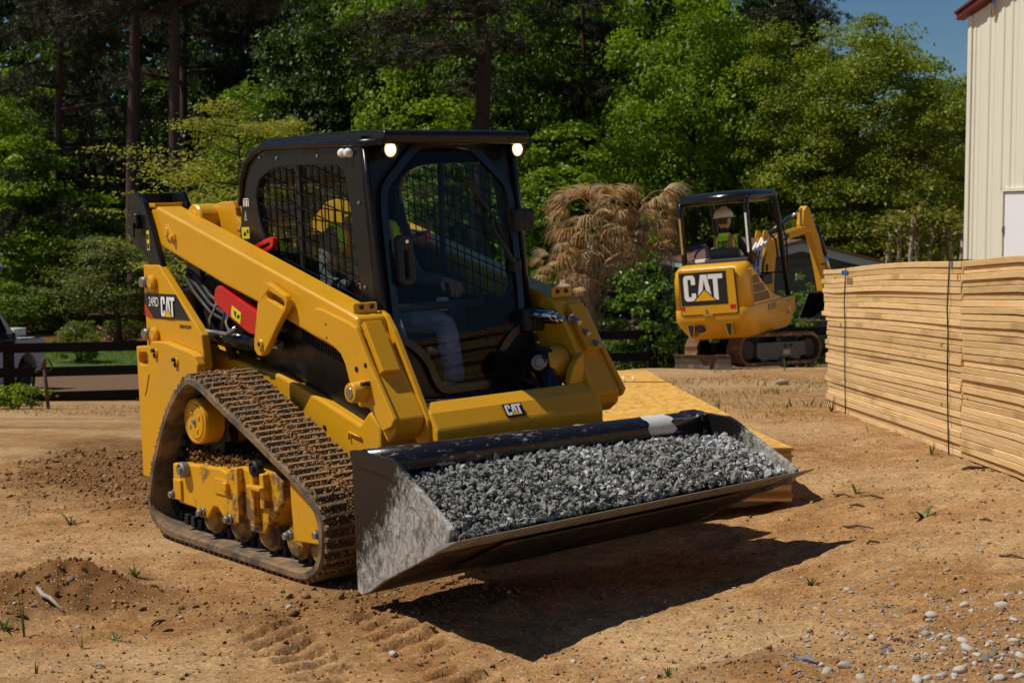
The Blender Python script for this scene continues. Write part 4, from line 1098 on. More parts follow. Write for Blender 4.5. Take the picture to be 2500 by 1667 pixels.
# rolled top rail
ring = []
for k in range(9):
    a = PI*.98 - k * PI*1.2/8
    ring.append((1.118 + .062*math.cos(a), .545 + .062*math.sin(a)))
MB().loft([[(x, y, z - .052*(y + HW)/(2*HW)) for x, z in ring + [(1.13,.46),(1.076,.46)]] for y in (-HW+.016, -.5, 0, .5, .862)], True).build('top_rail', m_bktin, BUCK)
MB().loft([[(1.118 + .0632*math.cos(a), y + (.015*math.sin(k*2.1) if y > .55 else .01*math.sin(k*1.7)), .545 + .0632*math.sin(a) - .052*(y + HW)/(2*HW)) for k, a in enumerate(np.linspace(PI*.62, -PI*.06, 9))] for y in (.49, .54, .59, .64)], True, False).build('scraped_patch', mat('bare_paint', (.62,.60,.56), .5, var=.12, dust=(.05,.05,.05), dlo=.62, dhi=.68, ds=22), BUCK)
MB().plateY([(1.03,.55),(1.10,.562),(1.17,.548),(1.19,.42),(1.08,.42)], .81, .852).build('corner_gusset', m_bktin, BUCK, bevel=.008)

# gravel heap
m_gravel = stone_mat('crushed_stone', [(.175,.175,.16), (.22,.22,.20), (.265,.265,.24), (.235,.215,.18), (.32,.32,.30), (.60,.60,.60)])
def gravel_top(x, y):
    base = np.interp(x, [1.10, 1.20, 1.30, 1.45, 1.58, 1.62], [.50, .502, .500, .452, .385, .358])
    base = base - .030 * np.clip((y + .3) / 1.1, 0, 1) * np.clip((1.5 - x) / .3, 0, 1) + .018 * np.cos(y * 1.5) - .012 + .030 * fbm(x*4, y*4, 21)
    e = np.clip((HW - .02 - np.abs(y)) / .10, 0, 1)
    return base - .05 * (1 - e)
def gravel_heap():
    r = np.random.default_rng(21); n = 7200
    x = r.uniform(1.12, 1.612, n); y = r.uniform(-.895, .845, n)
    size = np.clip(r.lognormal(-4.46, .36, n), .006, .024)
    z = np.maximum(gravel_top(x, y) - r.uniform(0, .040, n), .175 + (x - 1.245) * .458 + size * .7)
    tint = np.clip(r.beta(1.6, 2.2, n) * .82, 0, .8)
    pale = np.exp(-(((y - .80) / .24) ** 2)) * .75 + np.exp(-(((y - .02) / .09) ** 2 + ((x - 1.30) / .18) ** 2)) * .55 + np.exp(-(((y + .05) / .25) ** 2 + ((x - 1.52) / .10) ** 2)) * .3
    tint = np.where(r.random(n) < pale, r.uniform(.82, 1.0, n), tint)
    tint = np.where((r.random(n) < .035), r.uniform(.85, 1.0, n), tint)
    P = np.stack([x, y, z], -1)
    W = (np.array(MR) @ P.T).T + np.array(MO)
    o = scatter_blobs('gravel', W, size, tint, m_gravel, None, 22, (1.1, .85, .7), BL)
    return tag(o, 'heap of grey crushed stone filling the loader bucket', kind='stuff')
gravel_heap()
gx = np.linspace(1.09, 1.600, 30); gy = np.linspace(-HW+.017, HW-.017, 60)
GXX, GYY = np.meshgrid(gx, gy); ii = np.arange(30*60).reshape(60, 30)
V_ = np.stack([GXX, GYY, np.maximum(gravel_top(GXX, GYY) - .035, .160 + (GXX - 1.245) * .458)], -1).reshape(-1, 3)
F_ = np.stack([ii[:-1,:-1], ii[:-1,1:], ii[1:,1:], ii[1:,:-1]], -1).reshape(-1, 4)
V_ = (np.array(MR) @ V_.T).T + np.array(MO)
tag(link_mesh('gravel', np_mesh('gravel', V_, F_, mat('stone_dust', (.10,.095,.085), .95, var=.4, vs=40), None, True)), 'grey stone dust under the crushed stone in the bucket', kind='stuff')
# ------------------------------------------------------------------ people
def skin_body(name, joints, edges, parent, loc=None, mats=None, sub=2, root=0):
    """joints: list of (pos, radius or (rx, ry)); one continuous mesh grown over the skeleton"""
    me = bpy.data.meshes.new(name)
    me.from_pydata([j[0] for j in joints], edges, [])
    o = bpy.data.objects.new(name, me); COL.objects.link(o)
    sk = o.modifiers.new('skin', 'SKIN'); sk.use_smooth_shade = True; sk.branch_smoothing = 0.6
    sv = me.skin_vertices[0].data
    for i, j in enumerate(joints):
        r = j[1]; sv[i].radius = (r, r) if not isinstance(r, tuple) else r
        sv[i].use_root = (i == root)
    sb = o.modifiers.new('sub', 'SUBSURF'); sb.levels = sub; sb.render_levels = sub
    bpy.context.view_layer.update()
    dg = bpy.context.evaluated_depsgraph_get()
    m2 = bpy.data.meshes.new_from_object(o.evaluated_get(dg))
    bpy.data.objects.remove(o); bpy.data.meshes.remove(me)
    m2.name = name
    for p in m2.polygons: p.use_smooth = True
    return m2

def seg_class(me, bones):
    """give every face the index of the nearest bone's material"""
    for p in me.polygons:
        c = p.center; best = 9; mi = 0
        for a, b, r, m in bones:
            a = Vector(a); b = Vector(b); ab = b - a
            t = max(0, min(1, (c - a).dot(ab) / max(1e-9, ab.length_squared)))
            d = (c - (a + ab * t)).length / r
            if d < best: best = d; mi = m
        p.material_index = mi

def hand_mesh(side, curl):
    """palm and five bent fingers, pointing +X, palm down, thumb to side"""
    J = [((0,0,0), .024), ((.04,0,0), (.032,.016)), ((.085,0,0), (.036,.014))]
    E = [(0,1),(1,2)]
    for k, (y, L) in enumerate(((.030,.075),(.010,.083),(-.010,.078),(-.029,.062))):
        b = len(J); p = Vector((.082, y*side, 0)); ang = 0; prev = 1
        J.append((tuple(p), .0095)); E.append((2, b))
        for s_ in range(3):
            ang += curl; p = p + Vector((math.cos(ang), 0, -math.sin(ang))) * L * (.45, .32, .23)[s_]
            J.append((tuple(p), .0088 - .0009*s_)); E.append((b + s_, b + s_ + 1))
    b = len(J); p = Vector((.030, .030*side, -.004)); J.append((tuple(p), .012)); E.append((1, b))
    p = p + Vector((.030, .022*side, -.012)); J.append((tuple(p), .0105)); E.append((b, b+1))
    p = p + Vector((.026, .004*side, -.018)); J.append((tuple(p), .009)); E.append((b+1, b+2))
    return skin_body('hand', J, E, None, sub=1)

def vest_mat(name, ys=.108):
    t = NT(name); sx = t.n('ShaderNodeSeparateXYZ'); t.l(t.obj(), sx.inputs[0])
    ay = t.math('ABSOLUTE', sx.outputs[1])
    d = t.math('ABSOLUTE', t.math('SUBTRACT', ay, ys))
    o = t.math('LESS_THAN', d, .030); g = t.math('LESS_THAN', d, .017)
    n = t.noise(t.obj(), 20, 4)
    c = t.mix(o, (.50, .92, .03), (.90, .20, .03)); c = t.mix(g, c, (.22, .21, .20))
    c = t.mix(1.0, c, t.mix(n, (.85,)*3, (1.1,)*3), 'MULTIPLY')
    return t.done(t.bsdf(c, .75, 0, t.bump(t.noise(t.obj(), 9, 3), .5, .03), .2))
m_vest = vest_mat('hi_vis_vest')

def seated_person(label, M, hat, knees=.16, arm_fwd=.30, head_yaw=0.0, sleeve=m_shirt, group=None):
    """sits facing +X, hips at z=.55 of its own frame"""
    P = empty('person'); P.matrix_world = M
    tag(P, label, 'person', group)
    J = [((0,0,.56), (.155,.115)), ((.0,0,.68), (.145,.105)), ((-.02,0,.82), (.150,.105)), ((-.03,0,.94), (.165,.105)), ((-.03,0,1.03), (.12,.085)), ((-.015,0,1.10), .055), ((.0,0,1.145), .055)]
    E = [(0,1),(1,2),(2,3),(3,4),(4,5),(5,6)]
    bones = [((0,0,.56),(0,0,.66),.14,1), ((0,0,.66),(-.03,0,1.06),.14,0), ((-.015,0,1.085),(0,0,1.2),.05,2)]
    hands = []
    for s in (-1, 1):
        b = len(J)
        J += [((.02, s*.09, .55), .088), ((.24, s*.12, .575), .078), ((.44, s*knees, .565), .060), ((.49, s*knees, .34), .055), ((.50, s*knees, .14), .042), ((.52, s*knees, .08), .045), ((.66, s*(knees+.02), .055), .035)]
        E += [(0,b),(b,b+1),(b+1,b+2),(b+2,b+3),(b+3,b+4),(b+4,b+5),(b+5,b+6)]
        bones += [((.0,s*.09,.55),(.44,s*knees,.565),.08,1), ((.44,s*knees,.565),(.50,s*knees,.15),.055,1), ((.50,s*knees,.10),(.68,s*knees,.05),.045,3)]
        b = len(J)
        J += [((-.03, s*.175, 1.015), .058), ((.02, s*.235, .86), .048), ((.07, s*.265, .765), .042), ((.20, s*.262, .76), .036), ((arm_fwd, s*.255, .765), .028)]
        E += [(3,b),(b,b+1),(b+1,b+2),(b+2,b+3),(b+3,b+4)]
        bones += [((-.03,s*.175,1.015),(.07,s*.265,.765),.055,0), ((.07,s*.265,.765),(arm_fwd-.03,s*.255,.765),.04,0)]
        hands.append((s, Vector((arm_fwd, s*.255, .768))))
    me = skin_body('body', J, E, None)
    seg_class(me, bones)
    for m in (sleeve, m_jeans, m_skin, m_boot): me.materials.append(m)
    body = link_mesh('body', me, P)
    # vest: the torso faces lifted off the body
    bm = bmesh.new(); bm.from_mesh(me)
    bmesh.ops.delete(bm, geom=[f for f in bm.faces if not (f.material_index == 0 and .63 < f.calc_center_median().z < 1.075 and abs(f.calc_center_median().y) < .185)], context='FACES')
    for v in bm.verts: v.co += v.normal * .014
    mv = bpy.data.meshes.new('safety_vest'); bm.to_mesh(mv); bm.free()
    mv.materials.clear(); mv.materials.append(m_vest)
    for p in mv.polygons: p.use_smooth = True; p.material_index = 0
    vo = link_mesh('safety_vest', mv, P)
    so = vo.modifiers.new('cloth', 'SOLIDIFY'); so.thickness = .006
    # head
    H = empty('head', (.015, 0, 1.235), head_yaw, P)
    hd = MB(); rings = []
    for k in range(13):
        v = -1 + 2 * k / 12; rr = math.sqrt(max(.02, 1 - v*v)); ring = []
        for i in range(20):
            a = 2*PI*i/20; cx, sy = math.cos(a), math.sin(a)
            x = .098*rr*cx - .008; y = .077*rr*sy; z = .120*v
            if v < 0: x *= 1 - .12*abs(v) if cx < 0 else 1.0; y *= 1 - .25*abs(v)
            if cx > .93 and -.25 < v < .12: x += .020 * (1 - abs(v + .1)/.3)
            if cx > .6 and -.72 < v < -.5: x += .006
            if .55 < cx < .93 and -.02 < v < .2: x -= .008
            ring.append((x, y, z))
        rings.append(ring)
    hd.loft(rings, True)
    hm = hd.build('face', m_skin, H)
    for s in (-1, 1):
        MB().loft([[(-.012 + .022*math.cos(a), s*(.070 + .012*w), -.012 + .034*math.sin(a)) for a in np.linspace(0, 2*PI, 10, False)] for w in (0, 1, 1.3)], True).build('ear', m_skin, H)
        e = MB(); e.lathe([(.001,-.009),(.008,-.005),(.0095,0),(.008,.005),(.001,.009)], (.076, s*.030, .018), 'Z', 10); e.build('eye', m_white, H)
        MB().cyl((.083, s*.031, .018), (.0865, s*.0315, .018), .0042, n=8).build('iris', m_decal_blk, H)
        MB().tube([(.083, s*.016, .036), (.084, s*.030, .041), (.076, s*.046, .037)], .0035, 5).build('eyebrow', m_hair, H)
    MB().tube([(.078, -.024, -.058), (.086, 0, -.056), (.078, .024, -.058)], .0045, 6).build('mouth', mat('lips', (.32,.12,.09), .5), H)
    hr = MB(); rings = []
    for k in range(9):
        v = -.35 + 1.36 * k / 8; vv = min(v, .999); rr = math.sqrt(max(.004, 1 - vv*vv)); ring = []
        for i in range(20):
            a = 2*PI*i/20; cx, sy = math.cos(a), math.sin(a)
            x = .104*rr*cx - .010; y = .082*rr*sy
            if cx > .35 and v < .45: x = min(x, .035); y *= .93
            ring.append((x, y, .126*vv))
        rings.append(ring)
    hr.loft(rings, True).build('hair', m_hair, H)
    if hat == 'hard':
        sh = MB(); prof = []
        rings = []
        for k in range(9):
            a = k / 8 * PI / 2; ring = []
            for i in range(28):
                t = 2*PI*i/28; rr = math.cos(a)
                rg = 1 + .018 * (abs(math.sin(t)) < .13)
                ring.append(((.140*rr*math.cos(t) - .008) * rg, .116*rr*math.sin(t), .052 + .118*math.sin(a) * rg))
            rings.append(ring)
        rings[-1] = [(x*.3-.005, y*.3, .170) for x, y, z in rings[-2]]
        sh.loft(rings, True)
        sh2 = sh.build('hard_hat', m_hat, P); sh2.location = (.015, 0, 1.232); sh2.rotation_euler = (0, 0, head_yaw)
        br = MB(); outer = []; inner = []
        for i in range(28):
            t = 2*PI*i/28; f = .050 if math.cos(t) > .35 else .012
            outer.append(((.140+f)*math.cos(t) - .008, (.116+.014)*math.sin(t), .045)); inner.append((.138*math.cos(t) - .008, .114*math.sin(t), .054))
        br.loft([outer, inner], True, False); bo = br.build('brim', m_hat, sh2); bo.modifiers.new('t', 'SOLIDIFY').thickness = .005
        MB().tube([(-.135, 0, .056), (-.10, 0, .125), (-.03, 0, .172), (.05, 0, .168), (.11, 0, .12), (.132, 0, .06)], .011, 8).build('ridge', m_hat, sh2)
    else:
        rings = []
        for k in range(7):
            a = k / 6 * PI / 2 * .98
            rings.append([(.112*math.cos(a)*math.cos(2*PI*i/24) - .008, .090*math.cos(a)*math.sin(2*PI*i/24), .045 + .090*math.sin(a)) for i in range(24)])
        cp = MB().loft(rings, True).build('cap', m_cap, P); cp.location = (.015, 0, 1.232); cp.rotation_euler = (0, 0, head_yaw)
        MB().plateZ([(.085,-.070),(.15,-.055),(.175,0),(.15,.055),(.085,.070),(.10,0)], .046, .052).build('visor', m_cap, cp)
    for s, p in hands:
        hmesh = hand_mesh(-s, .55); hmesh.materials.append(m_skin)
        h = link_mesh('hand', hmesh, P); h.location = p; h.rotation_euler = (0, .25, 0)
    return P

# the loader's driver, on its seat
LM = Matrix.LocRotScale(MO, MR.to_quaternion(), None)
seated_person('loader driver in navy cap, green safety vest and blue jeans behind the cab glass', LM @ Matrix.Translation((-.17, 0, .42)) @ Matrix.Scale(.94, 4), 'cap', .15, .30, 0, m_grey_shirt)

# ------------------------------------------------------------------ small digger
EX_POS = at(1816, 893, 20.6)
EX = empty('mini_excavator')
tilt = Matrix.Rotation(R_(-5.5), 4, 'Y')            # stands on a cross slope
EX.matrix_world = Matrix.Translation(EX_POS) @ tilt
tag(EX, 'yellow mini excavator with open canopy on tracks before the black fence', 'excavator')
UC = empty('undercarriage', (.14,.05,0), R_(38), EX); UC.rotation_euler = (0, R_(5.0), R_(38))
# rubber tracks
def ex_track(y0, y1):
    P = []
    for k in range(13): a = PI/2 + PI*k/12; P.append((-.58 + .20*math.cos(a), .21 + .20*math.sin(a)))
    for k in range(13): a = -PI/2 + PI*k/12; P.append((.58 + .20*math.cos(a), .21 + .20*math.sin(a)))
    Q = []
    L = len(P)
    dense = []
    for i in range(L):
        a = P[i]; b = P[(i+1) % L]; d = math.hypot(b[0]-a[0], b[1]-a[1]); m = max(1, int(d/.04))
        for k in range(m): dense.append((a[0]+(b[0]-a[0])*k/m, a[1]+(b[1]-a[1])*k/m))
    n = len(dense); b = MB(); vs = []; fs = []
    c0 = (0, .21)
    nor = []
    for i in range(n):
        a_, b_ = dense[i-1], dense[(i+1) % n]; dx, dz = b_[0]-a_[0], b_[1]-a_[1]; l = math.hypot(dx, dz); nx, nz = dz/l, -dx/l
        cx = max(-.58, min(.58, dense[i][0]))
        if nx*(dense[i][0]-cx) + nz*(dense[i][1]-.21) < 0: nx, nz = -nx, -nz
        nor.append((nx, nz))
    for i in range(n):
        x, z = dense[i]; nx, nz = nor[i]
        h = .018 if i % 2 else .0
        for y, o in ((y0, h*.5), (y0+.02, h), (y1-.02, h), (y1, h*.5), (y1, -.035), (y0, -.035)): vs.append((x+nx*o, y, z+nz*o))
    for i in range(n):
        j = (i+1) % n
        for q in range(6): fs.append((i*6+q, i*6+(q+1)%6, j*6+(q+1)%6, j*6+q))
    return b.add(vs, fs)
m_extrk = mat('muddy_track', (.15,.075,.035), .9, var=.35, dust=(.33,.18,.09), dlo=.48, dhi=.62, ds=5, bump=.4, bs=40)
m_exframe = mat('grey_frame', (.085,.08,.075), .6, var=.2, dust=(.20,.12,.06), dlo=.5, dhi=.7, ds=8)
for y0, y1 in ((-.50,-.27), (.27,.50)):
    tr = ex_track(y0, y1).build('rubber_track', m_extrk, UC)
    ys = -1 if y0 < 0 else 1; yo = y0 - .0 if ys < 0 else y1
    fr = MB().plateY([(-.46,.12),(-.44,.30),(.46,.30),(.49,.12),(.38,.10),(.36,.07),(.22,.07),(.20,.10),(-.05,.10),(-.08,.07),(-.36,.07)], (y0+.01) if ys < 0 else .30, -.30 if ys < 0 else (y1-.01)).build('track_frame', m_exframe, UC, bevel=.01)
    yf = (y0+.01) if ys < 0 else (y1-.01)
    MB().box((.04, min(yf, yf+ys*.003), .14), (.17, max(yf, yf+ys*.003), .20)).build('decal', mat('faded_label', (.45,.40,.25), .6), fr)
    for xx in (.06, .17): MB().box((xx, min(yf, yf+ys*.004), .225), (xx+.05, max(yf, yf+ys*.004), .275)).build('frame_slot', m_dark, fr)
    for xx in (-.58, .58):
        MB().lathe([(.03,yf-ys*.02),(.12,yf-ys*.03),(.155,yf-ys*.06),(.155,yf-ys*.14),(.05,yf-ys*.15)], (xx, 0, .21), 'Y', 20).build('sprocket' if xx > 0 else 'idler', m_dark, UC)
    for k in range(3): MB().cyl((-.32+.32*k, y0+.03, .09), (-.32+.32*k, y1-.03, .09), .055, n=14).build('track_roller', m_dark, UC)
    MB().cyl((0, y0+.05, .335), (0, y1-.05, .335), .04, n=12).build('carrier_roller', m_dark, UC)
MB().box((-.35, -.30, .18), (.35, .30, .40)).build('track_beam', m_dark, UC, bevel=.03)
MB().cyl((0,0,.38), (0,0,.47), .28, n=28).build('slew_ring', m_dark, UC)
# dozer blade at the rear of the tracks
bl = MB().plateY([(-1.00,-.07),(-.965,-.05),(-.945,.04),(-.955,.13),(-.985,.17),(-1.0,.165),(-.972,.125),(-.965,.04),(-.985,-.045)], -.52, .50).build('dozer_blade', mat('worn_blade', (.065,.042,.030), .6, .15, var=.3, vs=10, dust=(.17,.095,.055), dlo=.45, dhi=.65, ds=7), UC, bevel=.006)
for s in (-1, 1): MB().box((-.96, s*.20-.03, .05), (-.30, s*.20+.03, .14)).build('blade_arm', m_exframe, UC, bevel=.008)

UP = empty('upper_structure', (0,0,0), R_(60), EX)
def plan(xr, w, xf, n=8, sc=1.0):
    """rounded tail outline, counterclockwise"""
    pts = [(xf, -w), (xf, w)]
    rc = .17
    for k in range(n + 1):
        a = PI/2 + PI/2 * k / n; pts.append((xr + rc + rc*math.cos(a), w - rc*.72 + rc*.72*math.sin(a)))
    for k in range(n + 1):
        a = PI + PI/2 * k / n; pts.append((xr + rc + rc*math.cos(a), -w + rc*.72 + rc*.72*math.sin(a)))
    return pts
def loft_plan(levels):
    return [[(x, y, z) for x, y in plan(*a)] for z, a in levels]
lower = MB().loft(loft_plan([(.44,(-.74,.40,.62)),(.47,(-.80,.44,.66)),(.66,(-.98,.505,.74)),(.70,(-1.0,.515,.75)),(.845,(-1.0,.515,.75)),(.85,(-.99,.505,.74))]), True).build('lower_body', m_yel, UP)
lower.modifiers.new('edges', 'BEVEL').width = .01
hood = MB().loft(loft_plan([(.852,(-.995,.51,-.62)),(1.22,(-.985,.505,-.62)),(1.33,(-.965,.490,-.62)),(1.385,(-.92,.46,-.63)),(1.412,(-.85,.42,-.64))]), True).build('rear_hood', m_yel, UP)
# right-hand side cover with three louvred panels
MB().box((-.61, -.16, .85), (.16, .44, 1.30)).build('seat_pedestal', m_dark, UP, bevel=.02)
sc_ = MB().plateY([(-.80,.852),(-.80,1.32),(-.70,1.325),(-.60,1.27),(-.10,.955),(.15,.90),(.30,.852)], -.516, -.20).build('side_cover', m_yel, UP, bevel=.015)
for z0, z1, x1 in ((.885,.995,-.17), (1.007,1.110,-.33), (1.122,1.225,-.50)):
    p = MB().plateY([(-.74,z0),(-.74,z1),(x1-.07,z1),(x1,z0)], -.521, -.512).build('louvre', mat('louvre_brown', (.16,.085,.02), .6, var=.15), sc_, bevel=.002)
MB().plateY([(-.785,.852),(-.785,1.31),(-.775,1.31),(-.775,.852)], -.519, -.512).build('panel_gap', m_dark, sc_)
q = MB().plateY([(-.10,.885),(-.08,.925),(.06,.890),(.07,.87)], -.519, -.513).build('decal', mat('grey_decal', (.35,.35,.33), .5, var=.2), sc_)
MB().plateY([(-.10,.885),(-.08,.925),(-.055,.918),(-.07,.885)], -.5205, -.5185).build('red_flash', m_red, q)
lc = MB().plateY([(-.62,.852),(-.62,1.20),(.30,.95),(.45,.852)], .28, .515).build('side_cover', m_yel, UP, bevel=.015)
for k in range(3):
    for j in range(4):
        MB().box((-.18+.07*k, -.519, .745+.022*j), (-.135+.07*k, -.512, .757+.022*j)).build('vent_slot', m_decal_blk, lower)
MB().box((-.27, -.519, .745), (-.235, -.512, .82)).build('vent_slot', m_decal_blk, lower)
MB().box((.42, -.519, .79), (.56, -.513, .815)).build('decal', mat('olive_label', (.30,.26,.03), .6), lower)
MB().plateY([(.46,.62),(.49,.76),(.55,.76),(.51,.62)], -.519, -.512).build('decal', mat('pale_label', (.6,.55,.42), .6, dust=(.1,.08,.04), dlo=.5, dhi=.6, ds=40), lower)
# engine door with badge
RX = lambda x, y, z: (x, y, z)
dd = [(-.40,.86),(-.375,.835),(.355,.835),(.385,.86),(.385,1.33),(-.40,1.33)]
df = MB().plateX([(y, z) for y, z in [(-.405,.80),(-.385,.775),(.365,.775),(.39,.80),(.38,1.345),(-.39,1.345)]], -1.004, -.995).build('door_gap', m_decal_blk, UP)
door_e = MB().plateX([(-.392,.80),(-.375,.785),(.355,.785),(.378,.80),(.368,1.36),(-.378,1.36)], -1.014, -.99).build('engine_door', m_yel, UP, bevel=.005)
BM = Matrix.Identity(4)
Mb = planeM((-1.0145, .045, 1.115), (0, -1, 0), (0, 0, 1))
cat_badge('badge', door_e, .64, .42, Mb)
for y, w in ((.345,.05), (-.335,.075)):
    MB().box((-1.018, y-w/2, .85 if y > 0 else .845), (-1.012, y+w/2, .895)).build('reflector', m_red, door_e)
MB().cyl((-1.014, .03, .835), (-1.026, .03, .835), .022, n=14).build('door_lock', m_steel, door_e, bevel=.003)
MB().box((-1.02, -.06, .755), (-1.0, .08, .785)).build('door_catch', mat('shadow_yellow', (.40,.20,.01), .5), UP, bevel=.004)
for y in (.27, -.25):
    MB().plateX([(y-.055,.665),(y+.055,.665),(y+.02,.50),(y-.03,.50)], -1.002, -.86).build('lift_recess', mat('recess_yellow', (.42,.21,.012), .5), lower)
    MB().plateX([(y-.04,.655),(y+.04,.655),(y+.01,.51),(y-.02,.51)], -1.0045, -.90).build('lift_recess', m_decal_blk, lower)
MB().cyl((-.99, .155, .60), (-.85, .155, .60), .05, n=20).build('exhaust', m_decal_blk, lower)
# seat deck, seat, canopy
MB().box((-.62, -.46, 1.38), (-.28, .46, 1.455)).build('seat_deck', m_cabin, UP, bevel=.02)
MB().box((-.30, -.30, .86), (.70, .48, .90)).build('floor_plate', m_dark, UP)
st_ = MB().box((-.25, -.22, 1.08), (.20, .26, 1.20)).build('seat', m_cabin, UP, bevel=.03)
MB().plateY([(-.28,1.10),(-.22,1.10),(-.27,1.585),(-.34,1.585)], -.21, .25).build('seat_back', mat('grey_vinyl', (.055,.058,.062), .5, var=.1), st_, bevel=.03)
MB().box((-.22, -.20, .88), (.16, .24, 1.02)).build('seat_base', m_dark, st_)
can = MB()
RTOP = 2.31
roof_o = [(-.62,-.44),(-.56,-.475),(.50,-.475),(.56,-.44),(.56,.44),(.50,.475),(-.56,.475),(-.62,.44)]
rings = [[(x*1.0, y*1.0, 2.19) for x, y in roof_o], [(x*1.01, y*1.01, 2.24) for x, y in roof_o], [(x*.96-.01, y*.95, 2.285) for x, y in roof_o], [(x*.80-.01, y*.78, RTOP) for x, y in roof_o], [(x*.4, y*.4, RTOP+.012) for x, y in roof_o]]
cano = can.loft(rings, True).build('canopy_roof', m_blk_gloss, UP)
MB().plateZ([(-.50,-.38),(.48,-.38),(.48,.38),(-.50,.38)], 2.16, 2.188).build('headliner', mat('headliner', (.20,.16,.09), .7, var=.1), cano, bevel=.01)
MB().plateZ([(.20,-.34),(.36,-.34),(.36,-.12),(.20,-.12)], 2.150, 2.159).build('label_plate', mat('pinkish_label', (.6,.45,.36), .6, var=.2), cano)
for s in (-1, 1):
    y = s*.455
    p = MB().tube([(-.60, y, 1.36), (-.60, y, 1.9), (-.60, y, 2.10), (-.585, y, 2.17), (-.54, y, 2.215), (-.45, y, 2.235), (.30, y, 2.235), (.40, y, 2.22), (.46, y, 2.16), (.49, y, 2.05), (.58, y, 1.50), (.66, y, .86)], .036, 10).build('canopy_post', m_blk, UP)
    MB().box((-.64, min(y+s*.02, y+s*.034), 1.50), (-.575, max(y+s*.02, y+s*.034), 2.02)).build('post_strip', m_white if s < 0 else m_sticker, p) if False else MB().box((-.648, y-.012, 1.52 if s < 0 else 1.55), (-.634, y+.012, 2.02)).build('post_strip', m_white if s < 0 else mat('tan_strip', (.45,.32,.10), .5), p)
    MB().tube([(-.48, s*.40, 1.44), (-.20, s*.44, 1.56), (.10, s*.44, 1.62), (.12, s*.44, 1.50), (.12, s*.44, 1.40)] if s > 0 else [(.15, y, 1.72), (.42, y+.02, 1.62), (.44, y+.02, 1.38), (.40, y+.02, 1.36)], .014, 8).build('hand_rail', m_blk, UP)
MB().tube([(.70, -.42, 1.95), (.74, -.46, 1.60), (.74, -.46, 1.20), (.70, -.44, .95)], .014, 8).build('hand_rail', m_blk, UP)
MB().tube([(.63, -.45, 1.18), (.63, .45, 1.18)], .012, 8).build('cross_bar', m_blk, UP)
MB().tube([(-.58, -.44, 2.20), (-.58, .44, 2.20)], .034, 10).build('canopy_bar', m_blk, UP)
MB().box((-.60, .33, 1.30), (-.45, .44, 1.43)).build('tool_box', m_sticker, UP, bevel=.01)
MB().box((-.62, .16, 1.42), (-.50, .30, 1.47)).build('manual_box', m_white, UP, bevel=.005)
for s in (-1, 1):
    MB().box((.05, s*.30-.06, 1.05), (.40, s*.30+.06, 1.18)).build('control_console', m_cabin, UP, bevel=.02)
    MB().tube([(.34, s*.30, 1.18), (.38, s*.30, 1.30)], [.010,.020], 8).build('joystick', m_rub, UP)
# boom, stick, bucket: swung to the right of the cab
BO = empty('boom_assembly', (.70, 0, 0), R_(-27), UP)
UPX = UP; UP = BO
bm0 = MB().plateY([(.80,.72),(.72,.80),(.74,1.10),(.80,1.50),(.88,1.80),(.98,1.97),(1.10,2.04),(1.55,2.15),(1.70,2.15),(1.74,2.09),(1.69,2.03),(1.25,1.92),(1.10,1.82),(1.02,1.60),(.95,1.15),(.93,.80)], -.085, .085).build('boom', m_yel, UP, bevel=.012)
MB().box((.62, -.14, .50), (.90, .14, .80)).build('swing_post', m_dark, UP, bevel=.03)
for s in (-1, 1):
    MB().plateY([(.86,1.72),(.82,2.05),(.845,2.16),(.90,2.16),(.95,2.05),(1.02,1.80)], s*.075-.014, s*.075+.014).build('boom_ear', m_yel, bm0, bevel=.006)
MB().box((.74, -.05, 1.20), (.80, .05, 1.66)).build('boom_cylinder', m_blk_gloss, bm0, bevel=.02)
for k, y in enumerate((-.075, -.025, .025, .075)):
    MB().tube([(.68, y*1.5, .78), (.655, y*1.5, 1.10), (.70, y*1.4, 1.50), (.765, y*1.3, 1.78), (.90, y*1.1, 2.02)], .019, 8).build('boom_hose', m_white if abs(y) > .05 or True else m_hose, bm0)
for k, y in enumerate((-.05, 0, .05)):
    MB().tube([(.675, y*1.5, .78), (.652, y*1.5, 1.10), (.69, y*1.4, 1.50), (.76, y*1.3, 1.78)], .010, 6).build('hydraulic_hose', m_hose, bm0)
for z in (.92, 1.42): MB().box((.615 + (z-.92)*.05, -.15, z), (.655 + (z-.92)*.05, .15, z+.06)).build('hose_clamp', m_white, bm0, bevel=.006)
for s in (-1, 1):
    bdg = MB().plateY([(1.12,1.92),(1.10,1.99),(1.14,2.045),(1.26,2.065),(1.30,2.0),(1.24,1.93)], s*.085 if s > 0 else -.088, .088 if s > 0 else -.085).build('badge', m_decal_blk, bm0)
    MB().plateY([(1.17,1.96),(1.19,2.035),(1.235,2.04),(1.225,1.965)], s*.0885-.001, s*.0885+.001).build('lettering', m_white, bdg)
sk = MB().plateY([(1.60,2.07),(1.58,2.20),(1.63,2.48),(1.69,2.56),(1.74,2.50),(1.81,2.20),(1.88,1.90),(1.94,1.45),(1.96,.98),(1.93,.80),(1.87,.82),(1.84,1.20),(1.78,1.70),(1.72,2.0)], -.065, .065).build('stick', m_yel, UP, bevel=.010)
MB().cyl((1.62,-.078,2.11), (1.62,.078,2.11), .05, n=18).build('pin', m_yel, sk)
MB().cyl((.98, 0, 2.06), (1.42, 0, 2.36), .045, n=16).build('stick_cylinder', mat('navy_cylinder', (.02,.025,.05), .35), UP)
MB().cyl((1.42, 0, 2.36), (1.66, 0, 2.50), .024, n=12).build('cylinder_rod', m_chrome, UP)
MB().cyl((1.88, 0, 2.16), (2.02, 0, 1.55), .04, n=16).build('bucket_cylinder', m_blk_gloss, UP)
MB().cyl((2.02, 0, 1.55), (2.09, 0, 1.15), .022, n=12).build('cylinder_rod', m_chrome, UP)
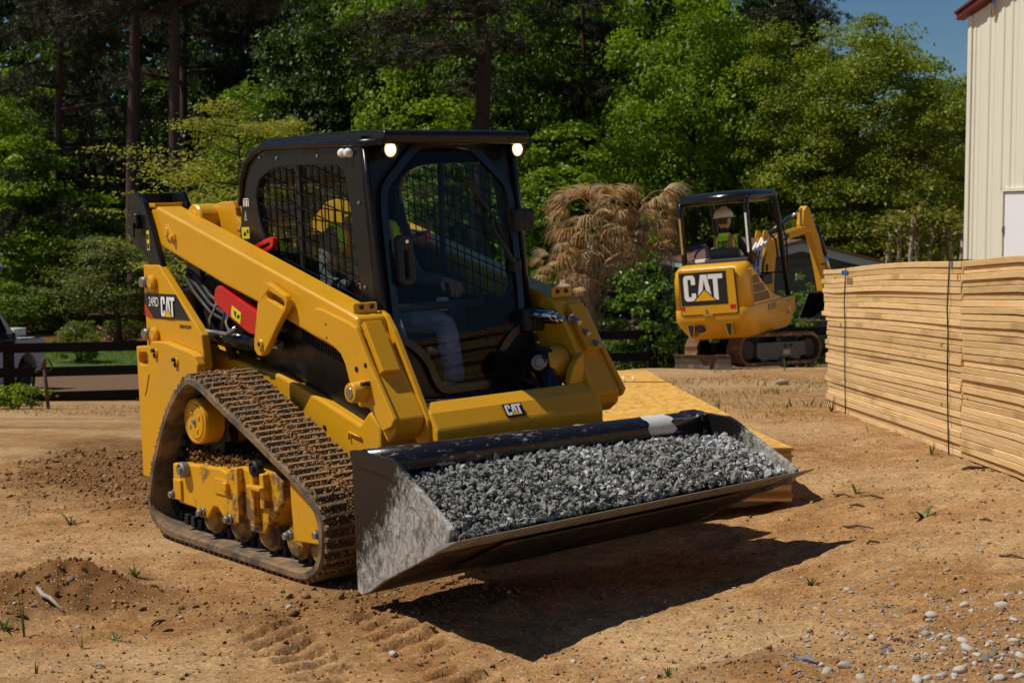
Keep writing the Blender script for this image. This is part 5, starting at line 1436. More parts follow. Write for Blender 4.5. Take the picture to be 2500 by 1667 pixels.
MB().plateY([(2.04,1.20),(2.12,1.20),(2.10,.92),(2.02,.80),(1.92,.78),(1.93,.86)], -.06, .06).build('bucket_link', m_dark, UP, bevel=.01)
MB().cyl((1.90,-.12,1.36), (1.90,-.02,1.36), .02, n=10).build('red_cap', m_red, sk)
bk = MB().plateY([(1.86,.80),(2.06,.82),(2.10,.66),(2.02,.48),(1.85,.40),(1.62,.44),(1.66,.47),(1.84,.445),(1.98,.51),(2.05,.66),(2.02,.76),(1.88,.77)], -.23, .23).build('digging_bucket', m_blk, UP, bevel=.008)
for s in (-1, 1): MB().plateY([(1.86,.80),(2.06,.82),(2.10,.66),(2.02,.48),(1.85,.40),(1.62,.44)], s*.225-.008, s*.225+.008).build('bucket_cheek', m_dark, bk)
for y in (-.19, -.065, .065, .19): MB().plateY([(1.66,.425),(1.66,.465),(1.53,.45)], y-.025, y+.025).build('tooth', m_steel, bk)

UP = UPX
for o_ in BO.children_recursive:
    for v_ in o_.data.vertices:
        if v_.co.z > .80: v_.co.z = .80 + (v_.co.z - .80) * .70
for o_ in BO.children: o_.location.x -= .70
seated_person('digger driver in white hard hat, dark shirt and green safety vest, seen from behind', EX.matrix_world @ Matrix.Rotation(R_(60), 4, 'Z') @ Matrix.Translation((-.04, .09, .655)) @ Matrix.Scale(1.04, 4), 'hard', .17, .33, -.35)
pv = [o for o in COL.objects if o.name.startswith('safety_vest')][-1]
# three black letters on the back of the vest
cat_badge('vest_print', pv, .17, .14, planeM((-.170, -.030, .925), (0, -1, 0), (.06, 0, 1)), m_decal_blk, False, None)
# ------------------------------------------------------------------ lumber, sheets, fence, yard things
def wood_mat(name, a, b, along='Y', dark=(.30,.17,.07), stain=.75):
    t = NT(name); o = t.obj(); rn = t.rnd()
    cmb = t.n('ShaderNodeVectorMath', operation='ADD'); t.l(o, cmb.inputs[0])
    vv = t.n('ShaderNodeCombineXYZ'); t.l(t.math('MULTIPLY', rn, 31.0), vv.inputs[0]); t.l(t.math('MULTIPLY', rn, 57.0), vv.inputs[1]); t.l(t.math('MULTIPLY', rn, 19.0), vv.inputs[2])
    t.l(vv.outputs[0], cmb.inputs[1]); p = cmb.outputs[0]
    sc = {'Y': (9, .55, 9), 'X': (.55, 9, 9)}[along]
    g = t.noise(t.scale(p, sc), 5.0, 7, .7, 1.2)
    c = t.mix(t.ramp(g, .35, .68), a, b)
    c = t.mix(1.0, c, t.mix(rn, (.78,.75,.70), (1.10,1.09,1.08)), 'MULTIPLY')
    k = t.n('ShaderNodeTexVoronoi'); k.inputs['Scale'].default_value = 2.3; t.l(t.scale(p, (2, 1, 2)), k.inputs['Vector'])
    c = t.mix(t.ramp(k.outputs['Distance'], .10, .03), c, (.22,.10,.035))
    bnd = t.noise(t.scale(p, (.3, 1, .3)), 3.2, 2)
    c = t.mix(t.ramp(bnd, .62, .72, 0, .35), c, (.80,.60,.36))
    s = t.noise(p, 1.1, 4)
    c = t.mix(t.ramp(s, stain-.10, stain+.05, 0, .6), c, dark)
    return t.done(t.bsdf(c, .75, 0, t.bump(g, .25, .004), .25))
m_lumber = wood_mat('sawn_pine', (.80,.575,.30), (.69,.445,.19), stain=.66)
LUM = empty('lumber_bundle', (2.44, 10.2, 0))
tag(LUM, 'tall strapped bundle of long pale pine boards at the right edge', 'lumber')
LUM2 = empty('lumber_bundle', (2.46, 6.5, 0))
tag(LUM2, 'second strapped bundle of pale pine boards, butted to the near end of the first', 'lumber')
NL = 30; TH = .0357
def board(parent, x0, y0, y1, zf, w, bow, name='board', n=9, sag=0.0):
    """a long board with a slight bow; zf(y) gives its bottom height"""
    rings = []
    for k in range(n):
        f = k / (n - 1); y = y0 + (y1 - y0) * f
        x = x0 + bow * 4 * f * (1 - f); z = zf(y); g = .0009
        rings.append([(x, y, z + g), (x + w, y, z + g), (x + w, y, z + TH - g), (x, y, z + TH - g)])
    px, py, pz = parent.location
    o = MB().loft([[(a - px, b - py, c - pz) for a, b, c in r] for r in rings], False).build(name, m_lumber, parent, bevel=.003, seg=1)
    return o
def base_z(y): return float(np.interp(y, [4, 7.46, 8.5, 11.9], [-1.175, -1.200, -1.245, -1.385])) + CAMZ
rl = random.Random(5)
for (par, ya, yb, extra) in ((LUM, 8.42, 12.05, 0), (LUM2, 4.70, 8.422, .0)):
    off0 = rl.uniform(-.01, .01)
    for k in range(NL):
        lay = 1.0 - abs(k - 20) / 20.0
        ripple = rl.uniform(0, 6)
        hump = .022 * (k / NL) ** 1.5
        def zf(y, k=k, ripple=ripple, hump=hump):
            # upper layers ride up over the stickers and sag between
            s = math.sin((y - ya) / (yb - ya) * PI)
            return base_z(y) + k * TH + (hump * s if par is LUM else .5*hump*s) + .0012 * math.sin(y * 2.2 + ripple)
        step = (.0 if k < NL - 10 else -.010)
        x0 = 2.44 + extra + rl.choice((0, 0, .002, .005, -.004, .008, .013)) + step
        e1 = rl.uniform(-.05, .05) + (.12 if k >= NL - 10 else 0); e0 = rl.uniform(0, .02)
        b = board(par, x0, ya + e0, yb + (e1 if par is LUM else 0), zf, .235, rl.uniform(-.006, .006))
        # the boards behind the face, joined (nothing tells them apart)
    fill = MB()
    for k in range(NL - 1):
        for cidx in range(1, 5):
            z0 = base_z((ya + yb) / 2)
            y0_, y1_ = ya + rl.uniform(.01, .04), yb - rl.uniform(.01, .05)
            za = base_z(y0_) + k*TH + .003; zb = base_z(y1_) + k*TH + .003
            xa = 2.46 + extra + cidx*.237; px, py, pz = par.location
            fill.add([(xa-px, y0_-py, za), (xa+.233-px, y0_-py, za), (xa+.233-px, y0_-py, za+TH-.004), (xa-px, y0_-py, za+TH-.004), (xa-px, y1_-py, zb), (xa+.233-px, y1_-py, zb), (xa+.233-px, y1_-py, zb+TH-.004), (xa-px, y1_-py, zb+TH-.004)],
                     [(3,2,1,0),(4,5,6,7),(0,1,5,4),(1,2,6,5),(2,3,7,6),(3,0,4,7)])
    fill.build('board', m_lumber, par, kind='stuff')
    for cidx in range(1, 5):
        def zt(y): return base_z(y) + (NL-1)*TH + (.022 if par is LUM else .0175) * math.sin((y - ya) / (yb - ya) * PI)
        board(par, 2.44 + extra + cidx*.238, ya + rl.uniform(0, .05), yb - rl.uniform(0, .06), zt, .234, 0)
    for ys in ((8.62, 11.30) if par is LUM else (5.6,)):
        pts = []
        zt = base_z(ys) + NL*TH + .006 + (.022 if par is LUM else .0175) * math.sin((ys - ya) / (yb - ya) * PI); px, py, pz = par.location
        for k in range(9):
            f = k / 8; z = base_z(ys) + (zt - base_z(ys)) * f
            pts.append((2.438 + extra - .008 - (.010 if f > .63 else .0) - px, ys + .05*math.sin(f*3.2) - .03*(1-f) - py, z - pz))
        pts += [(2.44 + extra - .03 - px, ys - py, zt - pz), (3.65 - px, ys - py, zt - pz)]
        MB().tube(pts, .0042, 6).build('strap', m_rub, par)
    if par is LUM:
        for (ys, m, zz, L) in ((11.18, mat('blue_tag', (.03,.12,.30), .6, var=.3), base_z(11.2) + NL*TH - .01, .20), (8.50, mat('grey_tag', (.30,.31,.34), .5, var=.2), base_z(8.5) + NL*TH + .0, .08)):
            for q in range(3 if L > .1 else 1):
                MB().box((2.385 - px, ys - L/2 + q*L/3 - py, zz - .035), (2.395 - px, ys - L/2 + (q+.85)*L/3 - py, zz)).build('staple_tag', m, par)

# orange-topped sheet stacks
def osb_mat():
    t = NT('sheathing_board'); p = t.obj(); g = t.n('ShaderNodeNewGeometry')
    sx = t.n('ShaderNodeSeparateXYZ'); t.l(t.n('ShaderNodeTexCoord').outputs['Normal'], sx.inputs[0])
    v = t.n('ShaderNodeTexVoronoi'); v.inputs['Scale'].default_value = 26; t.l(t.scale(p, (1, .45, 1)), v.inputs['Vector'])
    sc = t.n('ShaderNodeSeparateColor'); t.l(v.outputs['Color'], sc.inputs[0])
    top = t.mix(sc.outputs[0], (.64,.325,.045), (.80,.47,.11))
    scf = t.noise(t.scale(p, (3, 1, 1)), 6.5, 7, .75, .8)
    top = t.mix(t.ramp(scf, .50, .64, 0, .75), top, (.38,.20,.05))
    lay = t.noise(t.scale(p, (2, 2, 90)), 3, 5, .7)
    edge = t.mix(lay, (.26,.125,.04), (.48,.27,.10))
    edge = t.mix(1.0, edge, t.mix(t.rnd(), (.8,)*3, (1.15,)*3), 'MULTIPLY')
    c = t.mix(t.ramp(sx.outputs[2], .5, .8), edge, top)
    return t.done(t.bsdf(c, .7, 0, t.bump(t.noise(p, 60, 5), .3, .003), .3))
m_osb = osb_mat()
def sheet_stack(label, corner, length, width, ang, n, z_f, z_b, th=.0158):
    """corner: near right; runs away by length, to the left by width"""
    T = empty('sheet_stack', (corner[0], corner[1], z_f), ang)
    tag(T, label, 'sheet stack', 'stacks of orange sheathing sheets')
    pitch = math.atan2(z_b - z_f, length)
    T.rotation_euler = (pitch, 0, ang)
    me = MB().box((-width, 0, .0007), (0, length, th - .0007)).mesh('sheet'); me.materials.append(m_osb)
    z = .035; r = random.Random(int(length*100))
    for k in range(n):
        if k in (n*6//16, n*11//16): z += .010
        o = link_mesh('sheet', me, T, (r.uniform(-.008, .004), r.uniform(-.006, .006), z)); z += th
    for y in (.25, length/2, length - .25):
        MB().box((-width, y-.04, -.02), (-.004, y+.04, .034)).build('bearer', m_lumber, T)
    return T
g0 = float(gz(1.33, 7.4))
sheet_stack('low stack of orange sheathing sheets lying nearest the bucket tip', (1.345, 7.38), 2.42, 1.22, R_(-1.2) + .028, 15, g0 + .0, float(at(1788, 1019, 9.8).z) - .285)
zb1 = float(at(1788, 1019, 9.8).z) - .285
sheet_stack('middle stack of orange sheathing sheets between the two others', (1.392, 9.85), 2.36, 1.22, .072, 15, zb1, float(at(1632, 935, 12.2).z) - .285)
zb2 = float(at(1632, 935, 12.2).z) - .285
T3 = sheet_stack('narrow stack of orange offcut sheets farthest back, behind the white line', (1.222, 12.26), 1.25, .62, .03, 15, zb2, float(at(1587, 906, 13.5).z) - .285)
# two bent white strap ends sticking up at the joint
for px in (1527, 1550):
    p = at(px, 936, 12.2)
    tag(MB().tube([(p.x, p.y, p.z - .005), (p.x - .012, p.y, p.z + .03), (p.x - .02, p.y + .01, p.z + .055)], .006, 6).build('strap_end', m_white), 'white plastic strap end standing up on the sheet stack, ' + ('left of the pair' if px == 1527 else 'right of the pair'), 'strap end', 'strap ends on the sheets')

# black board fence
m_fence = mat('black_fence_paint', (.010,.009,.0095), .7, var=.3, vs=3, bump=.2, bs=30, spec=.15)
FN = empty('board_fence', (-7.7, 24, float(gz(-7.7, 24))))
tag(FN, 'black three-board fence running behind the yard', 'fence')
A_ = at(20, 838, 24.0); B_ = at(1594, 805, 27.2)
dirf = Vector((B_.x - A_.x, B_.y - A_.y, 0)); LF = dirf.length; dirf.normalize(); bay = LF / 4
def fpt(s, z): return Vector((A_.x + dirf.x*s, A_.y + dirf.y*s, z)) - FN.location
Mrot = Matrix((dirf, Vector((-dirf.y, dirf.x, 0)), Vector((0,0,1)))).transposed()
pme = MB().box((-.085, -.02, -.30), (.085, .12, 1.06)).mesh('post'); pme.materials.append(m_fence)
rme = MB().box((0, -.045, 0), (bay - .006, -.021, .148)).mesh('rail'); rme.materials.append(m_fence)
ztop = A_.z
for k in range(-2, 7):
    s = k * bay
    o = link_mesh('post', pme, FN); o.matrix_local = Matrix.Translation(fpt(s, ztop - 1.02)) @ Mrot.to_4x4()
    if k < 6:
        for j in range(3):
            o = link_mesh('rail', rme, FN); o.matrix_local = Matrix.Translation(fpt(s, ztop - .148 - .385*j + rl.uniform(-.006, .006))) @ Matrix.Rotation(rl.uniform(-.003, .003), 4, 'Y') @ Mrot.to_4x4()

# yard hydrant and stake by the fence
hp = at(122, 1012, 22.6)
HY_ = empty('yard_hydrant', hp); HY_.scale = (.85, .85, .9); tag(HY_, 'rusty standpipe hydrant with a lever handle leaning by the black fence', 'hydrant')
m_rust = mat('rusty_iron', (.075,.048,.034), .85, .0, var=.3, vs=12)
MB().tube([(0,0,-.25),(-.05,0,.45),(-.09,0,.78)], [.030,.030,.034], 10).build('pipe', m_rust, HY_)
MB().tube([(-.09,0,.76),(-.09,0,.92)], [.045,.035], 10).build('valve_head', m_rust, HY_)
MB().tube([(-.11,0,.74),(-.20,0,.73),(-.22,0,.69)], [.030,.028,.028], 10).build('spout', m_rust, HY_)
MB().tube([(-.09,0,.89),(-.01,0,.91),(.04,0,.82),(.05,0,.76),(.0,0,.71),(-.08,0,.73)], .016, 8).build('handle', m_rust, HY_)
q = at(76, 1003, 22.9)
tag(MB().tube([(q.x, q.y, q.z-.2), (q.x+.01, q.y, q.z+.40)], [.018, .014], 6).build('stake', m_bark_pale), 'thin grey wooden stake between fence post and hydrant', 'stake')

# pick-up truck beyond the fence, its nose to the right
TY = 31.0
tp = at(60, 962, TY); TK = empty('pickup_truck', (at(108, 800, TY).x, TY, tp.z), R_(80)); tag(TK, 'pale silver pickup truck parked beyond the fence with a white box on its hood', 'pickup')
m_silver = mat('silver_paint', (.62,.64,.67), .3, .0, var=.02)
# x = 0 is the nose, the truck runs back along -x; the near side is y = 0
def arc(cx, r, n=10): return [(cx + r*math.cos(a), .42 + r*math.sin(a)*1.08) for a in np.linspace(PI, 0, n)]
bp = [(0,.50),(.01,.95),(-.03,1.10),(-.10,1.15),(-.98,1.20),(-3.2,1.16),(-5.0,1.18),(-5.05,.50),(-4.65,.42)] + arc(-4.15,.43) + [(-3.6,.36),(-1.2,.36)] + arc(-.71,.43) + [(-.22,.42)]
trk_body = MB().plateY(bp, 0, 1.85).build('body', m_silver, TK, bevel=.03)
MB().plateY([(-.92,1.17),(-1.62,1.72),(-1.72,1.77),(-2.75,1.77),(-2.98,1.70),(-3.12,1.15)], .07, 1.78).build('cab', m_silver, TK, bevel=.03)
MB().plateY([(-1.28,1.215),(-1.70,1.68),(-2.70,1.69),(-2.86,1.66),(-2.98,1.215)], .058, .072).build('side_window', m_carglass, TK)
MB().plateY([(-1.29,1.22),(-1.705,1.675),(-2.70,1.685),(-2.855,1.655),(-2.97,1.22)], .074, .076).build('window_trim', m_dark, TK)
MB().box((-.95, .0-.004, 1.150), (-.06, .012, 1.168)).build('hood_shade_strip', m_dark, TK)  # dark strip painted in for the shadow below the hood edge
MB().box((.0, .03, .46), (.12, 1.82, .66)).build('bumper', m_chrome, TK, bevel=.03)
MB().box((-.14, -.004, .88), (.014, .26, 1.04)).build('head_light', m_carglass, TK)
for cx in (-.71, -4.15):
    w = MB().lathe([(.16,.0),(.33,.0),(.36,.03),(.36,.20),(.33,.23),(.16,.23)], (cx, .02, .36), 'Y', 28).build('tyre', m_rub, TK)
    MB().lathe([(.02,.02),(.12,.03),(.155,.012),(.19,.0),(.20,.04)], (cx, .012, .36), 'Y', 20).build('rim', m_steel, w)
    MB().box((cx-.42, .25, .30), (cx+.42, 1.6, .88)).build('wheel_well', m_dark, TK)
MB().box((-1.86, -.30, 1.15), (-1.72, -.03, 1.36)).build('door_mirror', m_rub, TK, bevel=.03)
cw = TK.matrix_basis if False else Matrix.LocRotScale(TK.location, TK.rotation_euler, None)
cl = cw @ Vector((-.46, .40, 1.21))
ck = empty('cooler_box', cl, TK.rotation_euler.z); tag(ck, 'small white box standing on the hood of the pickup', 'box')
MB().box((-.24, -.12, -.015), (.24, .18, .10)).build('tub', m_hat, ck, bevel=.01); MB().box((-.25, -.13, .102), (.25, .19, .135)).build('lid', m_hat, ck, bevel=.012)

# low house behind the digger
HD = 36.0
pa = at(1958, 588, HD); pe = at(2185, 643, HD)
HS = empty('house', (pa.x, HD, float(gz(pa.x, HD)))); tag(HS, 'low house with dark green gable wall and brown shingle roof behind the digger', 'house')
zr = pa.z - HS.location.z; hw = pe.x - pa.x; ze = pe.z - HS.location.z
m_hwall = mat('dark_siding', (.075,.10,.09), .7, var=.1); m_fascia = mat('pale_green_trim', (.36,.50,.47), .5, var=.05)
t_ = NT('brown_shingle'); o_ = t_.obj(); n_ = t_.noise(t_.scale(o_, (8, 3, 8)), 4, 5, .7)
m_shing = t_.done(t_.bsdf(t_.mix(n_, (.10,.055,.04), (.19,.115,.085)), .9, 0, t_.bump(n_, .6, .03), .1))
MB().plateY([(-hw+.25,0),(hw-.25,0),(hw-.25,ze-.1),(0,zr-.22),(-hw+.25,ze-.1)], .35, 14).build('wall', m_hwall, HS)
for k in range(16):
    z = .25 + k*.17
    w_ = (hw-.25) if z < ze-.1 else (hw-.25) * max(0, (zr-.22-z)/(zr-.12-ze))
    if w_ > .15: MB().box((-w_, .325, z), (w_, .352, z+.012)).build('siding_board', m_hwall, HS)
for s in (-1, 1):
    MB().plateY([(0,zr-.02),(s*hw,ze-.02),(s*hw,ze-.24),(0,zr-.24)], .0, .10).build('fascia', m_fascia, HS)
    rf = MB().plateY([(0,zr+.03),(s*(hw+.1),ze-.03),(s*(hw+.1),ze-.10),(0,zr-.05)], -.05, 14.3).build('roof', m_shing, HS)
    MB().box((min(s*hw, s*(hw+.14)), .0, ze-.22), (max(s*hw, s*(hw+.14)), 14.2, ze-.12)).build('gutter', m_fascia, HS)
# grey roofed house at the far left
p = at(0, 660, 58); H2 = empty('house', (p.x - 4.6, 58, float(gz(p.x - 4.6, 58)))); tag(H2, 'grey roofed house whose eave corner shows above the left hedge', 'house')
zz = at(0, 675, 58).z - H2.location.z
MB().box((-4, 0, 0), (4.3, 6, zz)).build('wall', mat('grey_siding', (.2,.2,.2), .7), H2)
MB().plateX([(-.5,zz-.05),(6.5,zz-.05),(3,zz+1.6)], -4.5, 4.98).build('roof', mat('grey_shingle', (.17,.17,.18), .85, var=.25, vs=4), H2)

# ribbed steel shed at the right
pc = at(2357, 640, 20.0)
SH = empty('steel_shed', (pc.x, pc.y, float(gz(pc.x, pc.y))), R_(-60)); tag(SH, 'cream ribbed steel shed with a white door and dark red roof trim', 'shed')
z0 = 0; eave = at(2357, 105/2.45, 20.0).z - SH.location.z
m_shed = mat('cream_steel', (.80,.765,.61), .45, var=.05, vs=2, dust=(.62,.57,.43), dlo=.6, dhi=.85, ds=1.5); m_maroon = mat('maroon_trim', (.13,.022,.016), .45, var=.1); m_door = mat('white_door', (.86,.87,.88), .4, var=.03)
WL = 6.0; slope = .40
def ribbed(x0, x1, zt, zb):
    """one folded sheet: flat pans with raised ribs; front face at y = 0, ribs toward -y"""
    xs = []; x = x0
    pat = ((0,0),(.10,0),(.112,-.012),(.132,-.012),(.144,0)); pitch = .232
    while x < x1:
        for a, b in ((0,0),(.050,0),(.066,-.013),(.104,-.013),(.120,0),(.165,0),(.172,-.004),(.182,-.004),(.189,0)):
            if x + a <= x1: xs.append((x + a, b))
        x += pitch
    xs.append((x1, 0))
    b = MB(); n = len(xs)
    b.add([(x, y, zb) for x, y in xs] + [(x, y, zt(x)) for x, y in xs], [(i, i+1, n+i+1, n+i) for i in range(n-1)])
    return b
ztf = lambda x: eave + slope * min(x, WL - x)
dx0 = .60; dz1 = at(2445, 470, 19.5).z - SH.location.z
ribbed(0, dx0, ztf, 0).build('wall_sheet', m_shed, SH, fixn=False)
ribbed(dx0, dx0 + 2.6, ztf, dz1 + .05).build('wall_sheet', m_shed, SH, fixn=False)
ribbed(dx0 + 2.6, WL, ztf, 0).build('wall_sheet', m_shed, SH, fixn=False)
MB().box((.0, .03, 0), (WL, .06, eave)).build('wall_frame', m_dark, SH)
MB().box((.01, .06, 0), (.05, 9, eave)).build('side_wall', m_shed, SH)
MB().box((-.012, -.03, 0), (.05, .0, eave)).build('corner_trim', m_shed, SH, bevel=.004)
MB().box((dx0-.01, -.035, 0), (dx0+.03, .03, dz1+.05)).build('door_frame', m_shed, SH)
MB().box((dx0-.01, -.035, dz1+.01), (dx0+2.6, .03, dz1+.05)).build('door_frame', m_shed, SH)
d_ = MB().box((dx0+.04, -.012, .03), (dx0+2.5, .028, dz1)).build('door', m_door, SH, bevel=.004)
for z in (dz1-.45, dz1-1.2): MB().cyl((dx0+.035, -.03, z-.05), (dx0+.035, -.03, z+.05), .012, n=8).build('hinge', m_zinc, d_)
MB().plateY([(-.13, eave+.02-.13*slope),(-.13, eave+.10-.13*slope),(WL/2, ztf(WL/2)+.20),(WL/2, ztf(WL/2)+.08),], -.12, .02).build('rake_trim', m_maroon, SH, bevel=.01)
MB().plateY([(-.15, eave+.105-.15*slope),(-.15, eave+.135-.15*slope),(WL/2, ztf(WL/2)+.215),(WL/2, ztf(WL/2)+.185)], -.14, 9).build('roof', m_maroon, SH)
MB().tube([(.42, -.06, eave+.25), (.42, -.05, eave+.08), (.40, -.04, eave-.02)], .02, 8).build('conduit', m_steel, SH)
# ------------------------------------------------------------------ trees and shrubs
def leaves_np(C, N, size, asp, rng, fold=.25, jit=.55):
    """a folded rhombus leaf at every C, facing roughly N"""
    n = len(C)
    N = N + rng.normal(0, jit, (n, 3)); N /= np.linalg.norm(N, axis=1, keepdims=True) + 1e-9
    a = rng.normal(0, 1, (n, 3)); a -= N * np.sum(a * N, 1, keepdims=True); a /= np.linalg.norm(a, axis=1, keepdims=True) + 1e-9
    b = np.cross(N, a); s = size[:, None]
    V = np.stack([C - a*s*.5, C + b*s*.5*asp - N*s*fold*.25, C + a*s*.5 - N*s*fold*.3, C - b*s*.5*asp - N*s*fold*.25], 1)
    return V.reshape(-1, 3)

def crown_points(rng, R, zc, rz, nclump, per, cr, lump=.25, hollow=.45, flat=.7):
    """leaf positions in clumps spread through an uneven envelope"""
    d = rng.normal(size=(nclump, 3)); d /= np.linalg.norm(d, axis=1, keepdims=True)
    az = np.arctan2(d[:, 1], d[:, 0])
    ph = rng.uniform(0, 6.28, 4)
    env = 1 + lump*(np.sin(az*3 + ph[0] + d[:, 2]*2) * .5 + np.sin(az*5 + ph[1] - d[:, 2]*4)*.35 + np.sin(d[:, 2]*6 + ph[2])*.35)
    r = (hollow + (1-hollow) * rng.random(nclump) ** .6) * env
    cc = d * r[:, None] * np.array([R, R, rz]) + np.array([0, 0, zc])
    cs = cr * rng.uniform(.6, 1.35, nclump)
    e = rng.normal(size=(nclump, per, 3)); e /= np.linalg.norm(e, axis=2, keepdims=True)
    e[:, :, 2] = np.abs(e[:, :, 2]) * .9 - .25
    q = e * (rng.random((nclump, per, 1)) ** .45) * cs[:, None, None] * np.array([1, 1, flat])
    P = cc[:, None, :] + q
    N = e * .6 + d[:, None, :] * .35 + np.array([0, 0, .55])
    tint = np.clip(.5 + rng.normal(0, .16, nclump)[:, None] + rng.normal(0, .16, (nclump, per)), 0, 1)
    return P.reshape(-1, 3), N.reshape(-1, 3), tint.reshape(-1), cc

def tree_proto(seed, H, R, zc, rz, m, bark, nclump=240, per=110, cr=.7, leaf=.15, asp=.6, trunk_r=.16, limbs=9, hollow=.4, lump=.25, flat=.7, stems=1, spread=.1):
    rng = np.random.default_rng(seed)
    P, N, t, cc = crown_points(rng, R, zc, rz, nclump, per, cr, lump, hollow, flat)
    V = leaves_np(P, N, leaf * rng.uniform(.6, 1.3, len(P)), asp, rng)
    F = np.arange(len(V)).reshape(-1, 4)
    crown = np_mesh('crown', V, F, m, {'tint': t})
    b = MB()
    for s in range(stems):
        a = 2*PI*s/max(1, stems) + .4; ox, oy = (spread*math.cos(a), spread*math.sin(a)) if stems > 1 else (0, 0)
        top = Vector((ox*4 + rng.normal(0, .15), oy*4 + rng.normal(0, .15), zc + rz*.45))
        pts = [Vector((ox*.5, oy*.5, -.2)).lerp(top, k/7) + Vector((math.sin(k*1.3+seed)*.05, math.cos(k*1.7+seed)*.05, 0)) * H * .08 for k in range(8)]
        b.tube(pts, [trunk_r*(1.25 if k == 0 else 1 - .11*k) for k in range(8)], 9)
        for j in range(limbs):
            k = rng.integers(2, 7); c = Vector(cc[rng.integers(0, len(cc))].tolist()); o = pts[k]
            mid = o.lerp(c, .5) + Vector((0, 0, .12*(c - o).length)); r0 = trunk_r * .42 * (1 - .08*k)
            b.tube([o, o.lerp(mid, .6), mid, mid.lerp(c, .6), c], [r0, r0*.8, r0*.6, r0*.4, r0*.15], 6)
    trunk = b.mesh('trunk'); trunk.materials.append(bark)
    return trunk, crown

def pine_proto(seed, H, crown_lo, R, m, bark, ntuft=2600, needle=.20, trunk_r=.19, per=16, nb=40, droop=.25, width=.016):
    rng = np.random.default_rng(seed)
    b = MB()
    pts = [Vector((math.sin(k*.9+seed)*.05*k*.4, math.cos(k*1.1+seed)*.05*k*.4, H*k/9 - .2)) for k in range(10)]
    b.tube(pts, [trunk_r*(1 - .075*k) for k in range(10)], 10)
    T = []; D = []
    per_b = ntuft // nb
    for j in range(nb):
        f = rng.random() ** .8; z = crown_lo + (H - crown_lo) * f
        k = min(8, int(z / H * 9)); o = pts[k].lerp(pts[k+1], min(1, max(0, z / H * 9 - k)))
        L = R * (1 - .55*f) * rng.uniform(.55, 1.1); a = rng.uniform(0, 2*PI)
        tip = o + Vector((math.cos(a)*L, math.sin(a)*L, L*(.15 - droop + .5*f*rng.random())))
        mid = o.lerp(tip, .5) + Vector((0, 0, L*.12)); r0 = .035 + .015*L
        b.tube([o, o.lerp(mid, .5), mid, mid.lerp(tip, .5), tip], [r0, r0*.8, r0*.6, r0*.4, r0*.15], 6)
        for q in range(per_b):
            u = .25 + .75 * rng.random() ** .7
            c = (o.lerp(mid, u*2) if u < .5 else mid.lerp(tip, u*2-1))
            sp = .12 + .34 * u * min(1, L/2)
            c = c + Vector((rng.normal(0, sp), rng.normal(0, sp), rng.normal(0, sp*.55)))
            T.append(c[:]); dd = Vector((math.cos(a), math.sin(a), .25)) + Vector(rng.normal(0, .6, 3).tolist()); D.append(dd.normalized()[:])
    T = np.array(T); D = np.array(D); n = len(T)
    e = rng.normal(size=(n, per, 3)); e /= np.linalg.norm(e, axis=2, keepdims=True)
    e = e * .85 + D[:, None, :] * .75; e /= np.linalg.norm(e, axis=2, keepdims=True)
    L = needle * rng.uniform(.7, 1.2, (n, per, 1))
    sd = np.cross(e, rng.normal(size=(n, per, 3))); sd /= np.linalg.norm(sd, axis=2, keepdims=True) + 1e-9
    base = T[:, None, :] + e*.01; tip = base + e*L
    V = np.stack([base + sd*width, base - sd*width, tip - sd*width*.5, tip + sd*width*.5], 2).reshape(-1, 3)
    tint = np.clip(np.repeat(rng.normal(.5, .2, n), per) + rng.normal(0, .12, n*per), 0, 1)
    crown = np_mesh('crown', V, np.arange(len(V)).reshape(-1, 4), m, {'tint': tint})
    trunk = b.mesh('trunk'); trunk.materials.append(bark)
    return trunk, crown

def plant(name, proto, loc, label, cat, group=None, rz=0.0, sc=(1, 1, 1), crown_name='crown', trunk_name='trunk'):
    T = empty(name, loc, rz); T.scale = sc
    tag(T, label, cat, group)
    link_mesh(trunk_name, proto[0], T); link_mesh(crown_name, proto[1], T)
    return T

def gp(px, y):
    x = (px - 1250) / 3800 * y
    return (x, y, float(gz(x, y)))

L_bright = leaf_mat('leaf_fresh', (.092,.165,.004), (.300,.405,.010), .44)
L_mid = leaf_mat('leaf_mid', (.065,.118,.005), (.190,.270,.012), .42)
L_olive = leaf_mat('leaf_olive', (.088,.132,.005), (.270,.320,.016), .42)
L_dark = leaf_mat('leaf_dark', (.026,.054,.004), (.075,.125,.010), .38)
L_dog = leaf_mat('leaf_dogwood', (.200,.205,.020), (.440,.410,.075), .45)
L_gloss = leaf_mat('leaf_glossy', (.060,.120,.008), (.170,.270,.022), .25, .35)
L_pine = leaf_mat('pine_needle', (.024,.027,.014), (.085,.085,.050), .15, .6)
L_myrt = leaf_mat('leaf_new_growth', (.12,.14,.012), (.26,.25,.03), .4, .45, (.20,.07,.02))

D_A = tree_proto(11, 9, 3.0, 5.6, 3.6, L_bright, m_bark, 230, 160, .78, .15, lump=.35, flat=.95)
D_B = tree_proto(12, 9, 2.8, 5.2, 3.8, L_mid, m_bark, 220, 160, .78, .15, lump=.35, flat=.95)
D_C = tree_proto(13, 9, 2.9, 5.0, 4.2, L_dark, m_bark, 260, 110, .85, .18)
D_D = tree_proto(14, 6, 1.6, 3.4, 2.6, L_bright, m_bark, 150, 120, .55, .15, trunk_r=.09)
BIG = tree_proto(15, 10, 3.5, 5.2, 4.4, L_olive, m_bark, 400, 240, .78, .12, trunk_r=.22, limbs=16, hollow=.35, lump=.30, flat=.95)
P_A = pine_proto(21, 17, 4.2, 3.6, L_pine, m_bark_pine, 4200, .21, .20, per=22, width=.010)
P_B = pine_proto(22, 17, 2.6, 4.2, L_pine, m_bark_pine, 5000, .21, .17, per=22, nb=52, droop=.42, width=.010)
